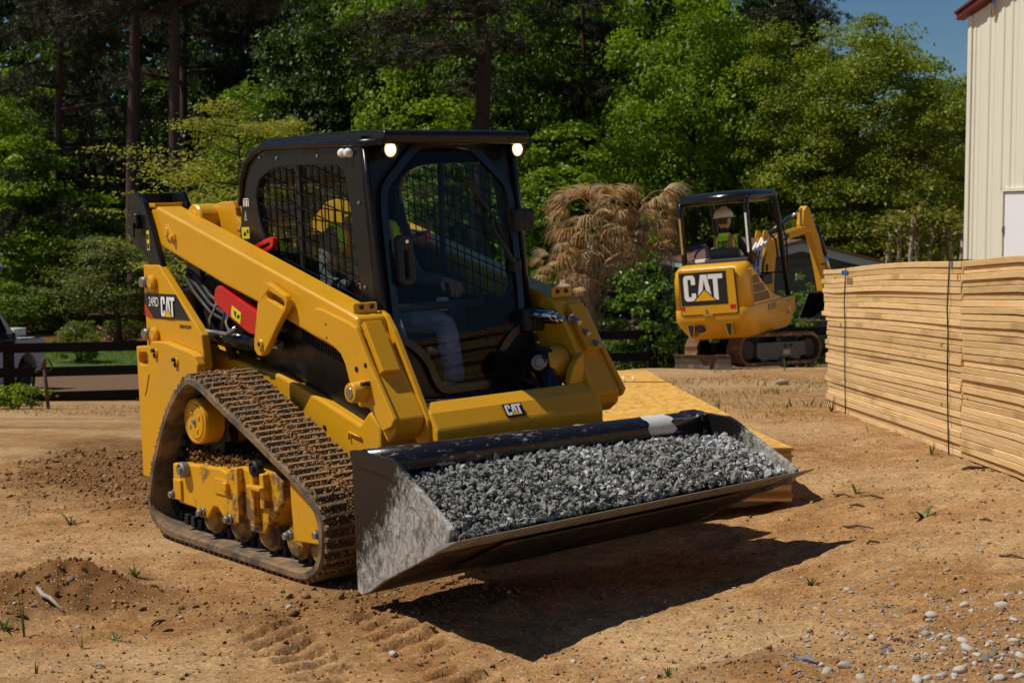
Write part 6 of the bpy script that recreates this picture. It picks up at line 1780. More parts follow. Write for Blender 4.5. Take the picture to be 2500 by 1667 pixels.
P_C = pine_proto(23, 18, 9.0, 4.5, L_pine, m_bark_pine, 3800, .21, .25, per=22, nb=34, width=.010)

# right-hand broadleaf trees
plant('broadleaf_tree', BIG, gp(2085, 50), 'big round olive green broadleaf tree between digger and steel shed', 'tree', 'broadleaf trees', .6, (1.04, 1.04, 1.02))
plant('broadleaf_tree', BIG, gp(2335, 58), 'smaller olive tree half hidden behind the shed corner', 'tree', 'broadleaf trees', 2.2, (.62, .66, .90))
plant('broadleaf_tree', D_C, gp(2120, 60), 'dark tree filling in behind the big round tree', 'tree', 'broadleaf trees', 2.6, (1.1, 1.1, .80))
plant('broadleaf_tree', D_A, gp(1690, 53), 'tall bright green tree rising straight behind the digger canopy', 'tree', 'broadleaf trees', .3, (1.0, 1.0, 1.22))
plant('broadleaf_tree', D_B, gp(1840, 57), 'mid green tree filling in beside the big round tree', 'tree', 'broadleaf trees', 1.3, (.95, .95, .84))
plant('broadleaf_tree', D_D, gp(1365, 43), 'small bright green tree right beside the loader cab', 'tree', 'broadleaf trees', .9, (.98, .98, .98))
plant('broadleaf_tree', D_D, gp(1110, 52), 'fresh green tree showing just above the loader cab roof', 'tree', 'broadleaf trees', 2.4, (1.5, 1.5, 1.22))
plant('broadleaf_tree', D_B, gp(1540, 60), 'mid green tree behind the brown palm', 'tree', 'broadleaf trees', 3.3, (1, 1, 1.12))
plant('broadleaf_tree', D_A, gp(1290, 62), 'bright tree whose top frames the small gap of sky', 'tree', 'broadleaf trees', 4.0, (.9, .9, 1.15))
plant('broadleaf_tree', D_B, gp(905, 62), 'green tree behind the cab, left of the thick pine trunk', 'tree', 'broadleaf trees', 5.0, (1.05, 1.05, 1.3))
plant('broadleaf_tree', D_B, gp(700, 63), 'shaded green tree behind the dogwood', 'tree', 'broadleaf trees', 5.6, (1.0, 1.0, 1.12))
plant('broadleaf_tree', D_D, gp(205, 54), 'low bright green tree above the left hedge', 'tree', 'broadleaf trees', .2, (1.35, 1.35, .72))
plant('broadleaf_tree', D_A, gp(15, 57), 'bright green tree cut by the left edge', 'tree', 'broadleaf trees', 1.9, (.85, .85, .98))
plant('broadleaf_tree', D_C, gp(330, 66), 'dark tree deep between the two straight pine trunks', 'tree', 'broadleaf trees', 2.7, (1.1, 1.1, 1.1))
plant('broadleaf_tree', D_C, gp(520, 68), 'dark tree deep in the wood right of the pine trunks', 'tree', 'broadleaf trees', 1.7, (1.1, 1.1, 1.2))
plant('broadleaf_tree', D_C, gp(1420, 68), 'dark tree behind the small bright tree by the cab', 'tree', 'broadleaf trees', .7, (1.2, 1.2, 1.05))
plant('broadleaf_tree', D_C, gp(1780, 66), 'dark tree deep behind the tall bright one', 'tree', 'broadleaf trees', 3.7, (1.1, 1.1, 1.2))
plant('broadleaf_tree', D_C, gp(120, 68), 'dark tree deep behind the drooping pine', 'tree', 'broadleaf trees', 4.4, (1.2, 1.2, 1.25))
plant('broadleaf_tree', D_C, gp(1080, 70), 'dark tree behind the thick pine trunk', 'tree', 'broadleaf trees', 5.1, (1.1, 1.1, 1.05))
# pines
plant('broadleaf_tree', D_A, gp(985, 60), 'tall fresh green tree just left of the thick pine trunk', 'tree', 'broadleaf trees', 1.1, (1.0, 1.0, 1.5))
plant('broadleaf_tree', D_B, gp(1225, 58), 'tall green tree directly behind the thick pine trunk', 'tree', 'broadleaf trees', 2.0, (1.0, 1.0, 1.55))
plant('broadleaf_tree', D_A, gp(1455, 64), 'tall bright tree behind the hanging pine boughs', 'tree', 'broadleaf trees', 5.3, (1.0, 1.0, 1.5))
plant('broadleaf_tree', D_A, gp(640, 58), 'fresh green tree rising behind the top of the dogwood', 'tree', 'broadleaf trees', 2.9, (.7, .7, .9))
plant('broadleaf_tree', D_D, gp(85, 50), 'fresh green sapling low at the far left, above the hedge', 'tree', 'broadleaf trees', 4.1, (1.1, 1.1, 1.0))
plant('pine_tree', P_B, gp(150, 51), 'dark pine with drooping boughs on the far left', 'pine tree', 'pines', .4)
plant('pine_tree', P_C, gp(331, 47), 'straight pine, left of the pair of bare trunks above the dogwood', 'pine tree', 'pines', 1.4)
plant('pine_tree', P_C, gp(434, 45), 'straight pine with the darkest bare trunk above the dogwood', 'pine tree', 'pines', 2.4, (.85, .85, 1.0))
plant('pine_tree', P_C, gp(458, 64), 'slimmer pine standing close behind the darkest trunk', 'pine tree', 'pines', 3.1, (.9, .9, 1))
plant('pine_tree', P_A, gp(563, 66), 'thin far pine, left of the two slender trunks in the wood', 'pine tree', 'pines', 4.2, (.8, .8, 1.1))
plant('pine_tree', P_C, gp(596, 68), 'thin far pine, right of the two slender trunks in the wood', 'pine tree', 'pines', 5.2, (.7, .7, 1.05))
plant('pine_tree', P_C, gp(1170, 47), 'pine with the thickest trunk, rising behind the loader cab', 'pine tree', 'pines', .9, (1.30, 1.30, .86))
plant('pine_tree', P_B, gp(1420, 58), 'dark pine with hanging boughs right of the thick trunk', 'pine tree', 'pines', 2.0, (1, 1, .86))
plant('pine_tree', P_B, gp(1905, 66), 'dark pine topping the skyline above the big round tree', 'pine tree', 'pines', 3.6, (1.05, 1.05, .80))
plant('broadleaf_tree', D_C, gp(790, 60), 'dark shaded tree behind the right end of the dogwood', 'tree', 'broadleaf trees', 4.9, (.9, .9, 1.35))

# far wood, one dark mass behind everything
def far_wood():
    rng = np.random.default_rng(77); n = 100000
    px = rng.uniform(-500, 2750, n); y = rng.uniform(72, 84, n); x = (px - 1250) / 3800 * y
    top = np.interp(px, [-500, 900, 1000, 1180, 1330, 1400, 1600, 1930, 2050, 2200, 2750], [20, 20, 18, 16, 14.5, 14.5, 16, 14, 8.2, 4.8, 4.0])
    top = top * (1.06 + .12 * np.sin(px / 37.0) + .08 * np.sin(px / 13.0))
    z = gz(x, y) + top * rng.random(n) ** .7
    C = np.stack([x, y, z], -1)
    V = leaves_np(C, np.tile([0, -.6, .5], (n, 1)), rng.uniform(.30, .7, n), .65, rng, .2, .8)
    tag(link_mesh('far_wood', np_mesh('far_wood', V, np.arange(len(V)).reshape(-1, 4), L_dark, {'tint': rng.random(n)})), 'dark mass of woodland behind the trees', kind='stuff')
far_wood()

# dogwood with layered yellow-green sprays
def dogwood_proto(seed, H, R, m, nb=34, per=420, leaf=.115):
    rng = np.random.default_rng(seed); b = MB(); Ps = []; Ns = []; Ts = []
    trunk = [Vector((.0, 0, -.2)), Vector((.05, 0, H*.2)), Vector((-.05, .05, H*.4)), Vector((.05, 0, H*.65)), Vector((0, 0, H*.92))]
    b.tube(trunk, [.10, .085, .07, .045, .02], 8)
    for j in range(nb):
        f = .30 + .70 * (j + .5) / nb; k = min(3, int(f*4)); o = trunk[k].lerp(trunk[k+1], f*4 - k if f < 1 else 1)
        a = j * 2.399 + rng.normal(0, .3); L = R * (1.12 - .75 * abs(f - .55)**.9) * rng.uniform(.75, 1.12)
        if f > .85: L *= .6
        tip = o + Vector((math.cos(a)*L, math.sin(a)*L, L*rng.uniform(.12, .38)))
        mid = o.lerp(tip, .5) - Vector((0, 0, .04*L))
        b.tube([o, mid, tip], [.03, .018, .006], 5)
        for q in range(3 + int(L*3)):
            u = rng.uniform(.35, 1.05); c = (o.lerp(mid, u*2) if u < .5 else mid.lerp(tip, u*2 - 1))
            s = Vector((rng.normal(0, .22*L*u), rng.normal(0, .22*L*u), rng.normal(0, .05))); c = c + s
            n = per // (3 + int(L*3)); r_ = .30
            e = rng.normal(size=(n, 3)) * np.array([r_, r_, .055]); 
            Ps.append(e + np.array(c[:])); Ns.append(np.tile([0, 0, 1.0], (n, 1)) + e * .9); Ts.append(np.clip(rng.normal(.5, .12) + rng.normal(0, .2, n), 0, 1))
    P = np.concatenate(Ps); N = np.concatenate(Ns)
    V = leaves_np(P, N, leaf * rng.uniform(.6, 1.3, len(P)), .5, rng, .5, .4)
    crown = np_mesh('crown', V, np.arange(len(V)).reshape(-1, 4), m, {'tint': np.concatenate(Ts)})
    t = b.mesh('trunk'); t.materials.append(m_bark)
    return t, crown
DOG = dogwood_proto(31, 6.6, 2.7, L_dog)
plant('dogwood_tree', DOG, gp(585, 40), 'large pale yellow green dogwood rising behind the lift arm', 'tree', 'dogwoods', .4, (1.02, 1.02, 1.0))
DOG2 = dogwood_proto(32, 3.2, 1.7, leaf_mat('leaf_dogwood_green', (.09,.12,.02), (.20,.22,.05), .4), 26, 380, .10)
plant('dogwood_tree', DOG2, gp(285, 43), 'smaller green dogwood to the left of the loader', 'tree', 'dogwoods', 1.0, (1, 1, .98))

def bush_proto(seed, R, H, m, n=9000, leaf=.07, clumps=110, cr=.26, stems=5):
    rng = np.random.default_rng(seed)
    P, N, t, cc = crown_points(rng, R, H*.52, H*.50, clumps, n // clumps, cr, .18, .55, .8)
    k = P[:, 2] > .02; P, N, t = P[k], N[k], t[k]
    V = leaves_np(P, N, leaf * rng.uniform(.6, 1.3, len(P)), .6, rng)
    foliage = np_mesh('foliage', V, np.arange(len(V)).reshape(-1, 4), m, {'tint': t})
    b = MB()
    for s in range(stems):
        a = 2*PI*s/stems; c = Vector(cc[rng.integers(0, len(cc))].tolist())
        b.tube([(.06*math.cos(a), .06*math.sin(a), -.1), (.15*R*math.cos(a), .15*R*math.sin(a), H*.3), c], [.022, .016, .006], 6)
    st = b.mesh('stem'); st.materials.append(m_bark)
    return st, foliage
def bush(px, y, proto, label, sc=(1,1,1), rz=0, name='shrub', group='shrubs'):
    return plant(name, proto, gp(px, y), label, 'shrub', group, rz, sc, 'foliage', 'stem')
B_A = bush_proto(41, 1.0, 2.0, L_gloss, 11000, .085, 150, .24)
B_B = bush_proto(42, 1.2, 1.6, L_mid, 11000, .08, 150, .28)
B_C = bush_proto(43, .72, 1.0, leaf_mat('leaf_azalea', (.10,.14,.012), (.20,.25,.025), .4), 3800, .07, 70, .20, 7)
bush(1588, 27.9, B_A, 'rounded glossy bright green shrub between the palm and the digger', (.93, .93, 1.10))
bush(1318, 33.0, B_A, 'glossy shrub showing between the cab and the small palm', (.72, .72, 1.02), 1.2)
bush(1955, 29.5, B_A, 'glossy shrub behind the raised arm of the digger', (.5, .5, .95), 2.2)
bush(1700, 30.5, B_B, 'low shrub behind the digger body', (.6, .6, .62), .5)
bush(1480, 31.5, B_B, 'low dark shrub at the foot of the palm', (.55, .55, .55), .9)
bush(45, 48, B_B, 'clipped rounded hedge shrub, left of the pair behind the pickup', (1.15, 1.0, 1.02), 0)
bush(125, 48.5, B_B, 'clipped rounded hedge shrub, right of the pair behind the pickup', (.78, .8, .90), 2.6)
az = plant('shrub', B_C, gp(190, 37.5), 'airy yellow green azalea with bare legs on the lawn', 'shrub', 'shrubs', 0, (.86, .86, 1), 'foliage', 'stem')
az.children[1].location = (0, 0, .42)
MBs = MB()
for k in range(6):
    a = k*1.05; MBs.tube([(.05*math.cos(a), .05*math.sin(a), -.05), (.10*math.cos(a), .10*math.sin(a), .35), (.28*math.cos(a), .28*math.sin(a), .80)], [.018,.014,.008], 5)
MBs.build('stem', m_bark, az)
bush(300, 44.5, B_B, 'low dark shrub with pink blooms at the edge of the mulch', (.6, .6, .42), 1.1)
# pink blooms
rb_ = np.random.default_rng(3)
c_ = np.array(gp(290, 44.0)); n_b = 160
P_ = c_ + np.stack([rb_.uniform(-.75, .75, n_b), rb_.uniform(-.3, .2, n_b), .15 + .40 * rb_.random(n_b)], -1)
tag(link_mesh('blossoms', np_mesh('blossoms', leaves_np(P_, np.tile([0, -.5, .6], (n_b, 1)), rb_.uniform(.04, .10, n_b), .8, rb_), np.arange(n_b*4).reshape(-1, 4), leaf_mat('pink_petal', (.55,.20,.24), (.72,.45,.46), .3), {'tint': rb_.random(n_b)})), 'scattered pink azalea blossoms at the edge of the mulch bed', kind='stuff')
WD = bush_proto(44, .35, .28, L_bright, 1800, .05, 40, .12, 3)
plant('weed_clump', WD, gp(28, 22.7), 'bright green weed clump at the foot of the left fence post', 'weed', None, 0, (1.15, 1, 1.2), 'foliage', 'stem')

# cut-back crape myrtles by the shed
def myrtle(px, y, tops, label, seed):
    rng = np.random.default_rng(seed); g = gp(px, y); T = empty('crape_myrtle', g); tag(T, label, 'tree', 'pruned crape myrtles by the shed')
    P = []; 
    for dx, topy in tops:
        tp_ = at(px + dx, topy, y); tp_ = Vector((tp_.x - g[0], rng.uniform(-.25, .25), tp_.z - g[2]))
        b0 = Vector((tp_.x*.25 + rng.normal(0, .03), tp_.y*.3, -.1)); m1 = Vector((tp_.x*.65 + rng.normal(0, .03), tp_.y*.7, tp_.z*.55))
        MB().tube([b0, b0.lerp(m1, .5), m1, m1.lerp(tp_, .5) + Vector((rng.normal(0, .025), 0, 0)), tp_], [.062, .055, .048, .044, .050], 8).build('trunk', m_bark_pale, T)
        for q in range(3):
            c = np.array(tp_[:]) - np.array([0, 0, .0 if q == 0 else rng.uniform(.2, 1.2)])
            if q == 0 and topy > 560: continue
            n = 190 if q == 0 else 40
            P.append(c + rng.normal(size=(n, 3)) * np.array([.17, .15, .11]))
    c = np.array([rng.normal(0, .25), -.2, .9]);
    for q in range(3): P.append(np.array([rng.normal(0, .30), .10, rng.uniform(1.7, 2.2)]) + rng.normal(size=(90, 3)) * .14)
    P = np.concatenate(P); n = len(P)
    V = leaves_np(P, np.tile([0, -.3, .7], (n, 1)), rng.uniform(.06, .13, n), .6, rng)
    link_mesh('foliage', np_mesh('foliage', V, np.arange(len(V)).reshape(-1, 4), L_myrt, {'tint': rng.random(n)}), T)
myrtle(2182, 31, [(-12, 555), (-4, 549), (10, 543)], 'bare three-stemmed cut-back myrtle, farthest from the shed', 1)
myrtle(2232, 30, [(-4, 530), (14, 536), (42, 536)], 'cut-back myrtle with a thick pale stem, second from the house side', 2)
myrtle(2296, 30, [(2, 545), (18, 538)], 'forked cut-back myrtle with a leafy head, second from the shed', 3)
myrtle(2334, 29.5, [(-12, 535), (14, 548)], 'cut-back myrtle closest to the shed corner', 4)

# palms with dead brown fans
def palm_mat():
    t = NT('dead_palm_leaf'); a = t.attr('tint'); r = t.n('ShaderNodeValToRGB'); t.l(t.math('ADD', t.math('MULTIPLY', a, .55), t.math('MULTIPLY', t.rnd(), .45)), r.inputs[0])
    el = r.color_ramp.elements; el[0].position = .1; el[0].color = (.25,.13,.05,1); el[1].position = .95; el[1].color = (.58,.49,.36,1)
    e = el.new(.40); e.color = (.44,.26,.10,1); e = el.new(.65); e.color = (.52,.36,.18,1)
    b = t.bsdf(r.outputs[0], .8, 0, None, .15); tr = t.n('ShaderNodeBsdfTranslucent'); t.l(r.outputs[0], tr.inputs[0])
    mx = t.n('ShaderNodeMixShader'); mx.inputs[0].default_value = .25; t.l(b, mx.inputs[1]); t.l(tr.outputs[0], mx.inputs[2]); return t.done(mx.outputs[0])
m_palm = palm_mat()
m_frond_green = leaf_mat('palm_green', (.05,.08,.015), (.12,.14,.04), .3)
def frond_mesh(rng, L=.75, nseg=26, droop=1.3):
    """petiole at +X ending in a hanging fan of narrow folded blades"""
    V = []; F = []; T = []
    pet = L * .8
    def q4(a, b, c, d, t): k = len(V); V.extend([a, b, c, d]); F.append((k, k+1, k+2, k+3)); T.append(t)
    prev = None; N = 6; pth = []
    for k in range(N + 1):
        f = k / N; pth.append(np.array([pet*f, 0, .16*L*math.sin(f*2.2) - .25*L*f*f]))
    for k in range(N):
        a, b = pth[k], pth[k+1]; w = .014
        q4(a + [0, w, 0], a - [0, w, 0], b - [0, w*.8, 0], b + [0, w*.8, 0], .35)
    o = pth[-1]
    for s in range(nseg):
        u = (s + .5) / nseg * 2 - 1; ang = u * 1.9
        d = np.array([math.cos(ang) * .75 + .15, math.sin(ang) * .75, .12 * (1 - abs(u))]); d /= np.linalg.norm(d)
        ln = L * (1 - .35 * abs(u)) * rng.uniform(.85, 1.15); p = o.copy(); w0 = .016; t = np.clip(rng.normal(.5, .22), 0, 1)
        side = np.array([-d[1], d[0], 0]); side /= np.linalg.norm(side) + 1e-6
        dirv = d.copy(); pts = [p.copy()]; K = 5
        for k in range(K):
            p = p + dirv * ln / K; pts.append(p.copy())
            dirv = dirv + np.array([rng.normal(0, .08), rng.normal(0, .08), -droop * (k + 1) / K * rng.uniform(.5, 1.0)]); dirv /= np.linalg.norm(dirv)
        for k in range(K):
            wa = w0 * (1 - .75 * k / K) * (.6 if k == 0 else 1); wb = w0 * (1 - .75 * (k+1) / K)
            q4(pts[k] + side*wa, pts[k] - side*wa, pts[k+1] - side*wb, pts[k+1] + side*wb, t)
    return np.array(V), np.array(F), np.array(T)
rp = np.random.default_rng(8)
FR = []
for k in range(6):
    V, F, T = frond_mesh(rp, .78, 34, rp.uniform(1.3, 2.6)); FR.append(np_mesh('frond', V, F, m_palm, {'tint': T}))
def palm(px, y, top_y, label, nf, R, sc, seed, boots=True, elong=1.0):
    rng = np.random.default_rng(seed); g = gp(px, y); T = empty('palm_tree', g); tag(T, label, 'palm tree', 'dead-leaved palms behind the fence')
    H = at(px, top_y, y).z - g[2]
    HT = H - .45*sc
    MB().tube([(0,0,-.2), (.03,0,HT*.4), (0,0,HT*.8), (0,0,HT)], [.24*sc,.21*sc,.19*sc,.12*sc], 12).build('trunk', m_bark_pale, T)
    if boots:
        bme = MB().add([(-.055,0,0),(.055,0,0),(.02,-.10,.30),(-.02,-.10,.30),(-.05,.04,0),(.05,.04,0),(.016,-.07,.32),(-.016,-.07,.32)], [(0,1,2,3),(7,6,5,4),(0,4,5,1),(1,5,6,2),(2,6,7,3),(3,7,4,0)]).mesh('leaf_base'); bme.materials.append(m_bark_pale)
        for k in range(46):
            z = (H - .6) * (.12 + .80 * k / 46); a = k * 2.399
            link_mesh('leaf_base', bme, T, (.20*sc*math.cos(a), .20*sc*math.sin(a), z), (rng.uniform(-.2, .3), rng.uniform(-.35, .35), a + PI/2))
    for k in range(nf):
        f = (k + .5) / nf; a = k * 2.399 + rng.normal(0, .25)
        el = 1.15 - 2.15 * f                      # upper fans reach up, lower ones hang along the trunk
        s = sc * rng.uniform(.85, 1.2)
        z = H + .25*sc*elong - (.70 * f) * sc * elong
        link_mesh('frond', FR[k % 6], T, (.08*math.cos(a), .08*math.sin(a), z), (rng.normal(0, .2), -el * .62 + rng.normal(0, .12), a), (s, s, s))
    return T
palm(1446, 28.6, 545, 'tall palm with a shaggy head of dead brown fans', 50, 1, .72, 3, elong=1.8)
palm(1558, 29.4, 520, 'second shaggy head of dead palm fans, nearest the digger canopy', 42, 1, .72, 4, False, 1.2)
palm(1374, 28.0, 655, 'small palm with pale grey brown fans, nearest the loader', 20, 1, .46, 5, False)
# ------------------------------------------------------------------ stones, sticks, weeds on the dirt
m_pebble = stone_mat('pebble', [(.24,.16,.10), (.33,.255,.18), (.43,.37,.29), (.50,.455,.385), (.33,.22,.15), (.15,.13,.12), (.42,.25,.10)], .8)
def gpix(px, py):
    """where the line through a photo pixel meets the dirt"""
    y = 6.0
    for _ in range(30):
        p = at(px, py, y); h = float(gz(p.x, y)); y += (p.z - h) * (y / (CAMZ + .01 - h)) * .6
        y = max(3.5, min(60, y))
    z, c = ground_full(np.array([p.x]), np.array([y]))
    return Vector((p.x, y, float(z[0])))
# grit
rg = np.random.default_rng(31)
n = 14000
y = 4.2 + 7.5 * rg.random(n) ** 1.5; x = rg.uniform(-.36, .36, n) * y
dens = np.clip(.35 + .9 * np.exp(-((x - 1.2)**2 / .9 + (y - 5.0)**2 / 1.2)) + (vnoise(x*2, y*2, 5) - .5), .05, 1)
k = rg.random(n) < dens; x, y = x[k], y[k]
z, _ = ground_full(x, y); sz = np.clip(rg.lognormal(-5.6, .5, len(x)), .0018, .012)
P_ = np.stack([x, y, z + sz*.15], -1)
tag(scatter_blobs('grit', P_, sz, rg.random(len(x)), m_pebble, None, 31, (1.15,.85,.55), BL), 'small pale and dark grit strewn over the dirt', kind='stuff')
n = 1500
x = rg.normal(1.42, .42, n); y = rg.normal(4.62, .42, n); k = (y > 4.15) & (np.abs(x) < .36*y); x, y = x[k], y[k]
z, _ = ground_full(x, y); sz = np.clip(rg.lognormal(-5.0, .42, len(x)), .003, .015)
tag(scatter_blobs('gravel_spill', np.stack([x, y, z + sz*.1], -1), sz, rg.random(len(x)), m_pebble, None, 35, (1.15,.85,.6), BL), 'thin spill of small chips among the pebbles at the near right corner', kind='stuff')
# clods where the soil is churned
n = 16000
x = rg.uniform(-3.6, 1.2, n*4); y = rg.uniform(4.5, 12, n*4); c = churn(x, y); k = rg.random(n*4) < c * .6; x, y = x[k], y[k]
z, c = ground_full(x, y); sz = np.clip(rg.lognormal(-5.1, .6, len(x)), .003, .030)
tag(scatter_blobs('dirt_clods', np.stack([x, y, z + sz*.2], -1), sz, rg.random(len(x)) * .8, m_mud_t, None, 32, (1.1, .95, .7), BL0, True), 'damp crumbs and clods of churned soil', kind='stuff')
n = 7000
x = rg.uniform(-.33, .33, n); y = 4.3 + 6*rg.random(n)**1.3; x = x*y
z, c = ground_full(x, y); sz = np.clip(rg.lognormal(-5.3, .45, len(x)), .002, .014)
tag(scatter_blobs('dirt_crumbs', np.stack([x, y, z + sz*.2], -1), sz, rg.random(len(x)), mat('dirt_crumb', (.33,.165,.06), .95, var=.3, vs=30), None, 33, (1.1, .95, .7), BL0, True), 'loose crumbs of dry dirt', kind='stuff')
# pebbles that can be picked out one by one: near right corner
def pebble(i, p, s, t, label, group):
    V, Fx = PEB[i % len(PEB)]
    o = link_mesh('pebble', PEBM[i % len(PEB)][min(3, int(t*4))], None, p, (random.uniform(-.3,.3), random.uniform(-.3,.3), random.uniform(0, 6.28)), (s*random.uniform(.95,1.5), s*random.uniform(.8,1.0), s*random.uniform(.6,.85)))
    return tag(o, label, 'pebble', group)
PEB = []
for i in range(7):
    bm = bmesh.new(); bmesh.ops.create_icosphere(bm, subdivisions=2, radius=1); r = random.Random(i)
    ph = [Vector((r.gauss(0,1), r.gauss(0,1), r.gauss(0,1))).normalized() for _ in range(4)]
    for v in bm.verts:
        for q in ph: v.co += q * .17 * math.sin(2.6 * v.co.dot(q) + i)
        v.co *= 1 + .07 * math.sin(5.1*v.co.x + i) * math.sin(4.3*v.co.y + 2*i) * math.sin(4.7*v.co.z)
    PEB.append((np.array([v.co[:] for v in bm.verts]), np.array([[v.index for v in f.verts] for f in bm.faces]))); bm.free()
PEBM = [[np_mesh('pebble', V, F, m_pebble, {'tint': np.full(len(F), t)}, True) for t in (.22, .36, .5, .86)] for V, F in PEB]
PTS = [(2275,1497,34,.5),(2268,1508,22,.45),(2355,1481,36,.55),(2372,1491,28,.6),(2314,1484,16,.5),(2352,1506,18,.1),(2246,1541,14,.6),(2262,1538,30,.15),(2276,1531,24,.4),(2299,1537,28,.55),(2276,1554,26,.6),(2313,1560,30,.6),(2305,1585,22,.5),(2296,1600,20,.3),(2350,1568,26,.5),(2360,1583,34,.6),(2356,1598,26,.7),(2357,1609,26,.5),(2210,1590,16,.55),(2168,1588,26,.8),(2158,1583,22,.85),(2128,1556,24,.55),(2070,1560,16,.5),(2058,1549,24,.3),(2150,1630,24,.55),(2180,1630,30,.3),(2065,1628,40,.3),(2020,1640,30,.4),(2405,1610,30,.75),(2387,1598,30,.5),(2424,1595,36,.9),(2421,1614,26,.6),(2438,1628,30,.6),(2346,1638,40,.5),(2412,1573,18,.6),(2419,1564,16,.6),(2445,1477,30,.5),(2475,1521,28,.7),(2459,1457,22,.5),(2488,1551,24,.55),(2460,1550,18,.6),(2474,1560,22,.55),(2440,1512,16,.1),(2490,1600,34,.5),(2470,1640,30,.6),(2390,1645,18,.5),(2300,1650,36,.4),(2240,1660,36,.5),(2330,1648,22,.6),(2440,1655,28,.55),(2410,1640,20,.9),(2260,1600,22,.3),(2240,1610,24,.85),(2200,1640,20,.85),(2265,1655,26,.6),(2489,1648,26,.6),(2380,1620,18,.5),(2450,1600,22,.3),(2480,1625,22,.85),(2433,1548,20,.2),(2185,1660,18,.5),(2100,1655,30,.35),
       (1900,1548,0,0)]
for i, (px, py, w, t) in enumerate(PTS):
    if w == 0: continue
    p = gpix(px, py); s = w / 3800 * p.y * .39
    pebble(i, p + Vector((0, 0, s*.16)), s, t, 'small rounded pebble lying in the loose scatter at the near right corner', 'pebbles at the near right corner')
for i, (px, py, w, t, lab) in enumerate([
    (2258,1340,20,.3,'lone pale pebble far out on the dirt right of the bucket shadow'),
    (2182,1427,24,.15,'dark brown oval pebble right of the tip of the bucket shadow'),
    (2184,1392,20,.1,'small brown stone above the dark oval pebble'),
    (2078,1450,14,.15,'upright tan stone leaning on a pebble below the shadow tip'),
    (2068,1446,18,.5,'pale pebble with a tan stone leaning on it'),
    (2313,1391,18,.1,'dark lump lying right of the two brown stones'),
    (2393,1342,22,.1,'dark twiggy lump in the open dirt near the lumber'),
    (1763,1540,18,.45,'round cream pebble beside the broken cleat prints'),
    (82,1505,18,.9,'dark stone at the foot of the left dirt mound'),
    (120,1465,22,.95,'larger dark stone high on the left dirt mound'),
    (175,1466,18,.9,'dark stone on the right shoulder of the left dirt mound'),
    (705,1487,16,.45,'cream pebble alone in the dirt below the track'),
    (960,1597,26,.5,'flat pale chip in the dirt below the bucket shadow corner'),
    (1400,1612,22,.5,'pale shell-like chip right of the lowest corner of the shadow'),
    (1517,1566,20,.9,'golden pebble at the edge of the bucket shadow'),
    (1535,1551,16,.4,'grey pebble above the golden one at the shadow edge'),
    (190,1530,12,.5,'white speck of stone beside the thin grass blade at lower left'),
    (441,1510,14,.4,'pale pebble near the middle of the lower left dirt')]):
    p = gpix(px, py); s = w / 3800 * p.y * .42
    pebble(i + 3, p + Vector((0, 0, s*.18)), s, t, lab, None)
# a dark cobble by the digger, sticks, weeds
p = gpix(1912, 940); tag(link_mesh('stone', PEBM[2][3], None, p + Vector((0,0,.03)), (0,0,.2), (.085,.05,.042)), 'dark flat stone on the rise between lumber and sheet stack', 'stone').data = PEBM[2][0]
m_twig = mat('twig', (.10,.06,.035), .9, var=.3, vs=30)
m_twig_pale = mat('grey_twig', (.36,.31,.25), .9, var=.25, vs=30)
for i, (px, py, dx, dy, m, lab) in enumerate([
    (2350,1149,62,-4,m_twig,'dark stick lying by the foot of the lumber bundle'),
    (2035,1208,50,10,m_twig,'thin crooked twig right of the sheet stack, uppermost'),
    (2102,1214,56,4,m_twig,'thick dark twig right of the green sprig'),
    (2075,1234,36,4,m_twig,'short twig below the green sprig'),
    (2058,1281,74,8,m_twig,'long curved dark twig on the open dirt'),
    (2116,1330,32,-4,m_twig,'short stub of stick below the long curved twig'),
    (2440,1355,60,12,m_twig,'twig cut by the right edge of the photo'),
    (2392,1272,30,3,m_twig,'tiny twig beside the spiky weed'),
    (92,1476,62,28,m_twig_pale,'pale weathered stick on the left dirt mound'),
    (370,1531,34,-14,m_twig,'short dark stick in the lower left dirt'),
    (1945,1612,52,14,mat('blue_grey_scrap', (.16,.19,.22), .6, var=.3),'blue grey bent scrap lying in a hollow'),
    (232,1624,26,0,m_twig_pale,'white splinter near the bottom left edge'),
    (2180,1551,30,4,m_twig,'reddish sliver of bark among the pebbles')]):
    a = gpix(px, py); b = gpix(px + dx, py + dy); r = .006 if i not in (0, 8, 10) else .010
    mid = a.lerp(b, .5) + Vector((0, 0, .012)); q = a.lerp(b, .28) + (b - a).orthogonal().normalized() * .008
    tag(MB().tube([a + Vector((0,0,r*.7)), q + Vector((0,0,.01)), mid, b + Vector((0,0,r*.7))], [r*.7, r, r*.9, r*.4], 6).build('twig', m), lab, 'twig', 'twigs on the dirt')
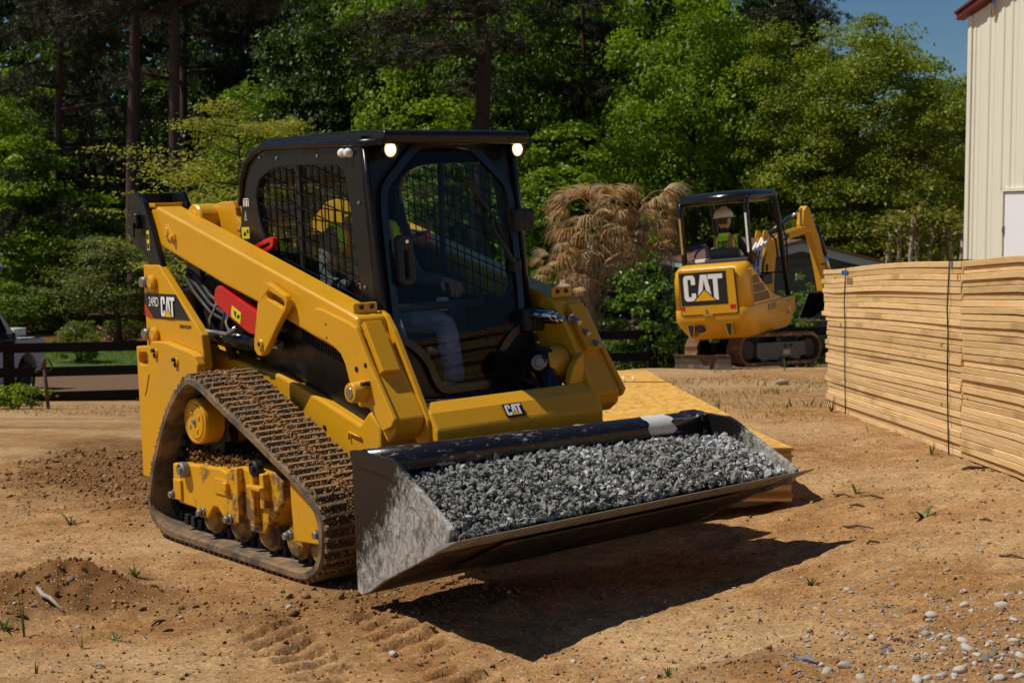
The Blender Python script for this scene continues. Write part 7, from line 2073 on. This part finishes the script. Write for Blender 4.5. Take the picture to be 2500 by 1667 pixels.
def weed(px, py, h, nb, label, spread=.6, seed=0, wid=.010):
    rng = np.random.default_rng(seed); p = gpix(px, py); V = []; F = []; T = []
    for k in range(nb):
        a = rng.uniform(0, 2*PI); L = h * rng.uniform(.6, 1.15); d = np.array([math.cos(a), math.sin(a), 0]); s = np.array([-d[1], d[0], 0])
        prev = None; q = d * .004; out = spread * rng.uniform(.5, 1.2); w0 = wid * rng.uniform(.7, 1.2)
        for j in range(5):
            f = j / 4; c = q + d * L * out * f + np.array([0, 0, L * (f - .55 * out * f * f)]); w = w0 * (1 - f) ** .7 * .5
            V += [c - s*w, c + s*w]
            if j: i0 = len(V) - 4; F.append((i0, i0+1, i0+3, i0+2)); T.append(rng.random())
    me = np_mesh('weed', np.array(V), np.array(F), m_weed, {'tint': np.array(T)})
    return tag(link_mesh('weed', me, None, p), label, 'weed', 'weeds in the dirt')
m_weed = leaf_mat('weed_leaf', (.07,.12,.02), (.16,.21,.05), .3)
weed(2255, 1262, .10, 7, 'spiky flat rosette weed on the open dirt right of the bucket', 1.3, 1, .022)
weed(2091, 1205, .075, 9, 'small leafy sprig beside the dark twigs', .7, 2, .012)
weed(1978, 1428, .05, 14, 'tiny green tuft just below the tip of the bucket shadow', .9, 3, .012)
weed(330, 1415, .085, 16, 'arching grass tuft in the dirt below the track', 1.0, 4, .009)
weed(172, 1280, .10, 18, 'grass tuft at the edge of the damp soil left of the track', 1.0, 5, .008)
weed(60, 1548, .22, 5, 'tall thin stalk of grass on the left dirt mound', .18, 6, .006)
weed(200, 1572, .07, 4, 'short upright pair of blades in the lower left dirt', .3, 7, .008)
weed(282, 1562, .05, 9, 'low sprawling seedling in the lower left dirt', 1.3, 8, .008)
weed(88, 1640, .05, 4, 'single short blade near the bottom left edge', .3, 9, .007)
weed(2030, 1010, .15, 16, 'upright grass tuft against the far corner of the lumber', .45, 10, .010)
weed(2275, 1110, .09, 8, 'wisp of grass at the foot of the lumber bundle', .4, 11, .008)
weed(12, 1535, .06, 9, 'broad leaved weed at the left edge by the mound', .9, 12, .012)
weed(165, 1395, .04, 14, 'low grey green tuft above the arching grass', 1.2, 13, .010)
weed(1915, 905, .28, 4, 'bent dry grass stalks in front of the digger track', .5, 14, .008)
weed(1632, 1655, .05, 5, 'little blade of grass near the bottom middle', .4, 15, .008)
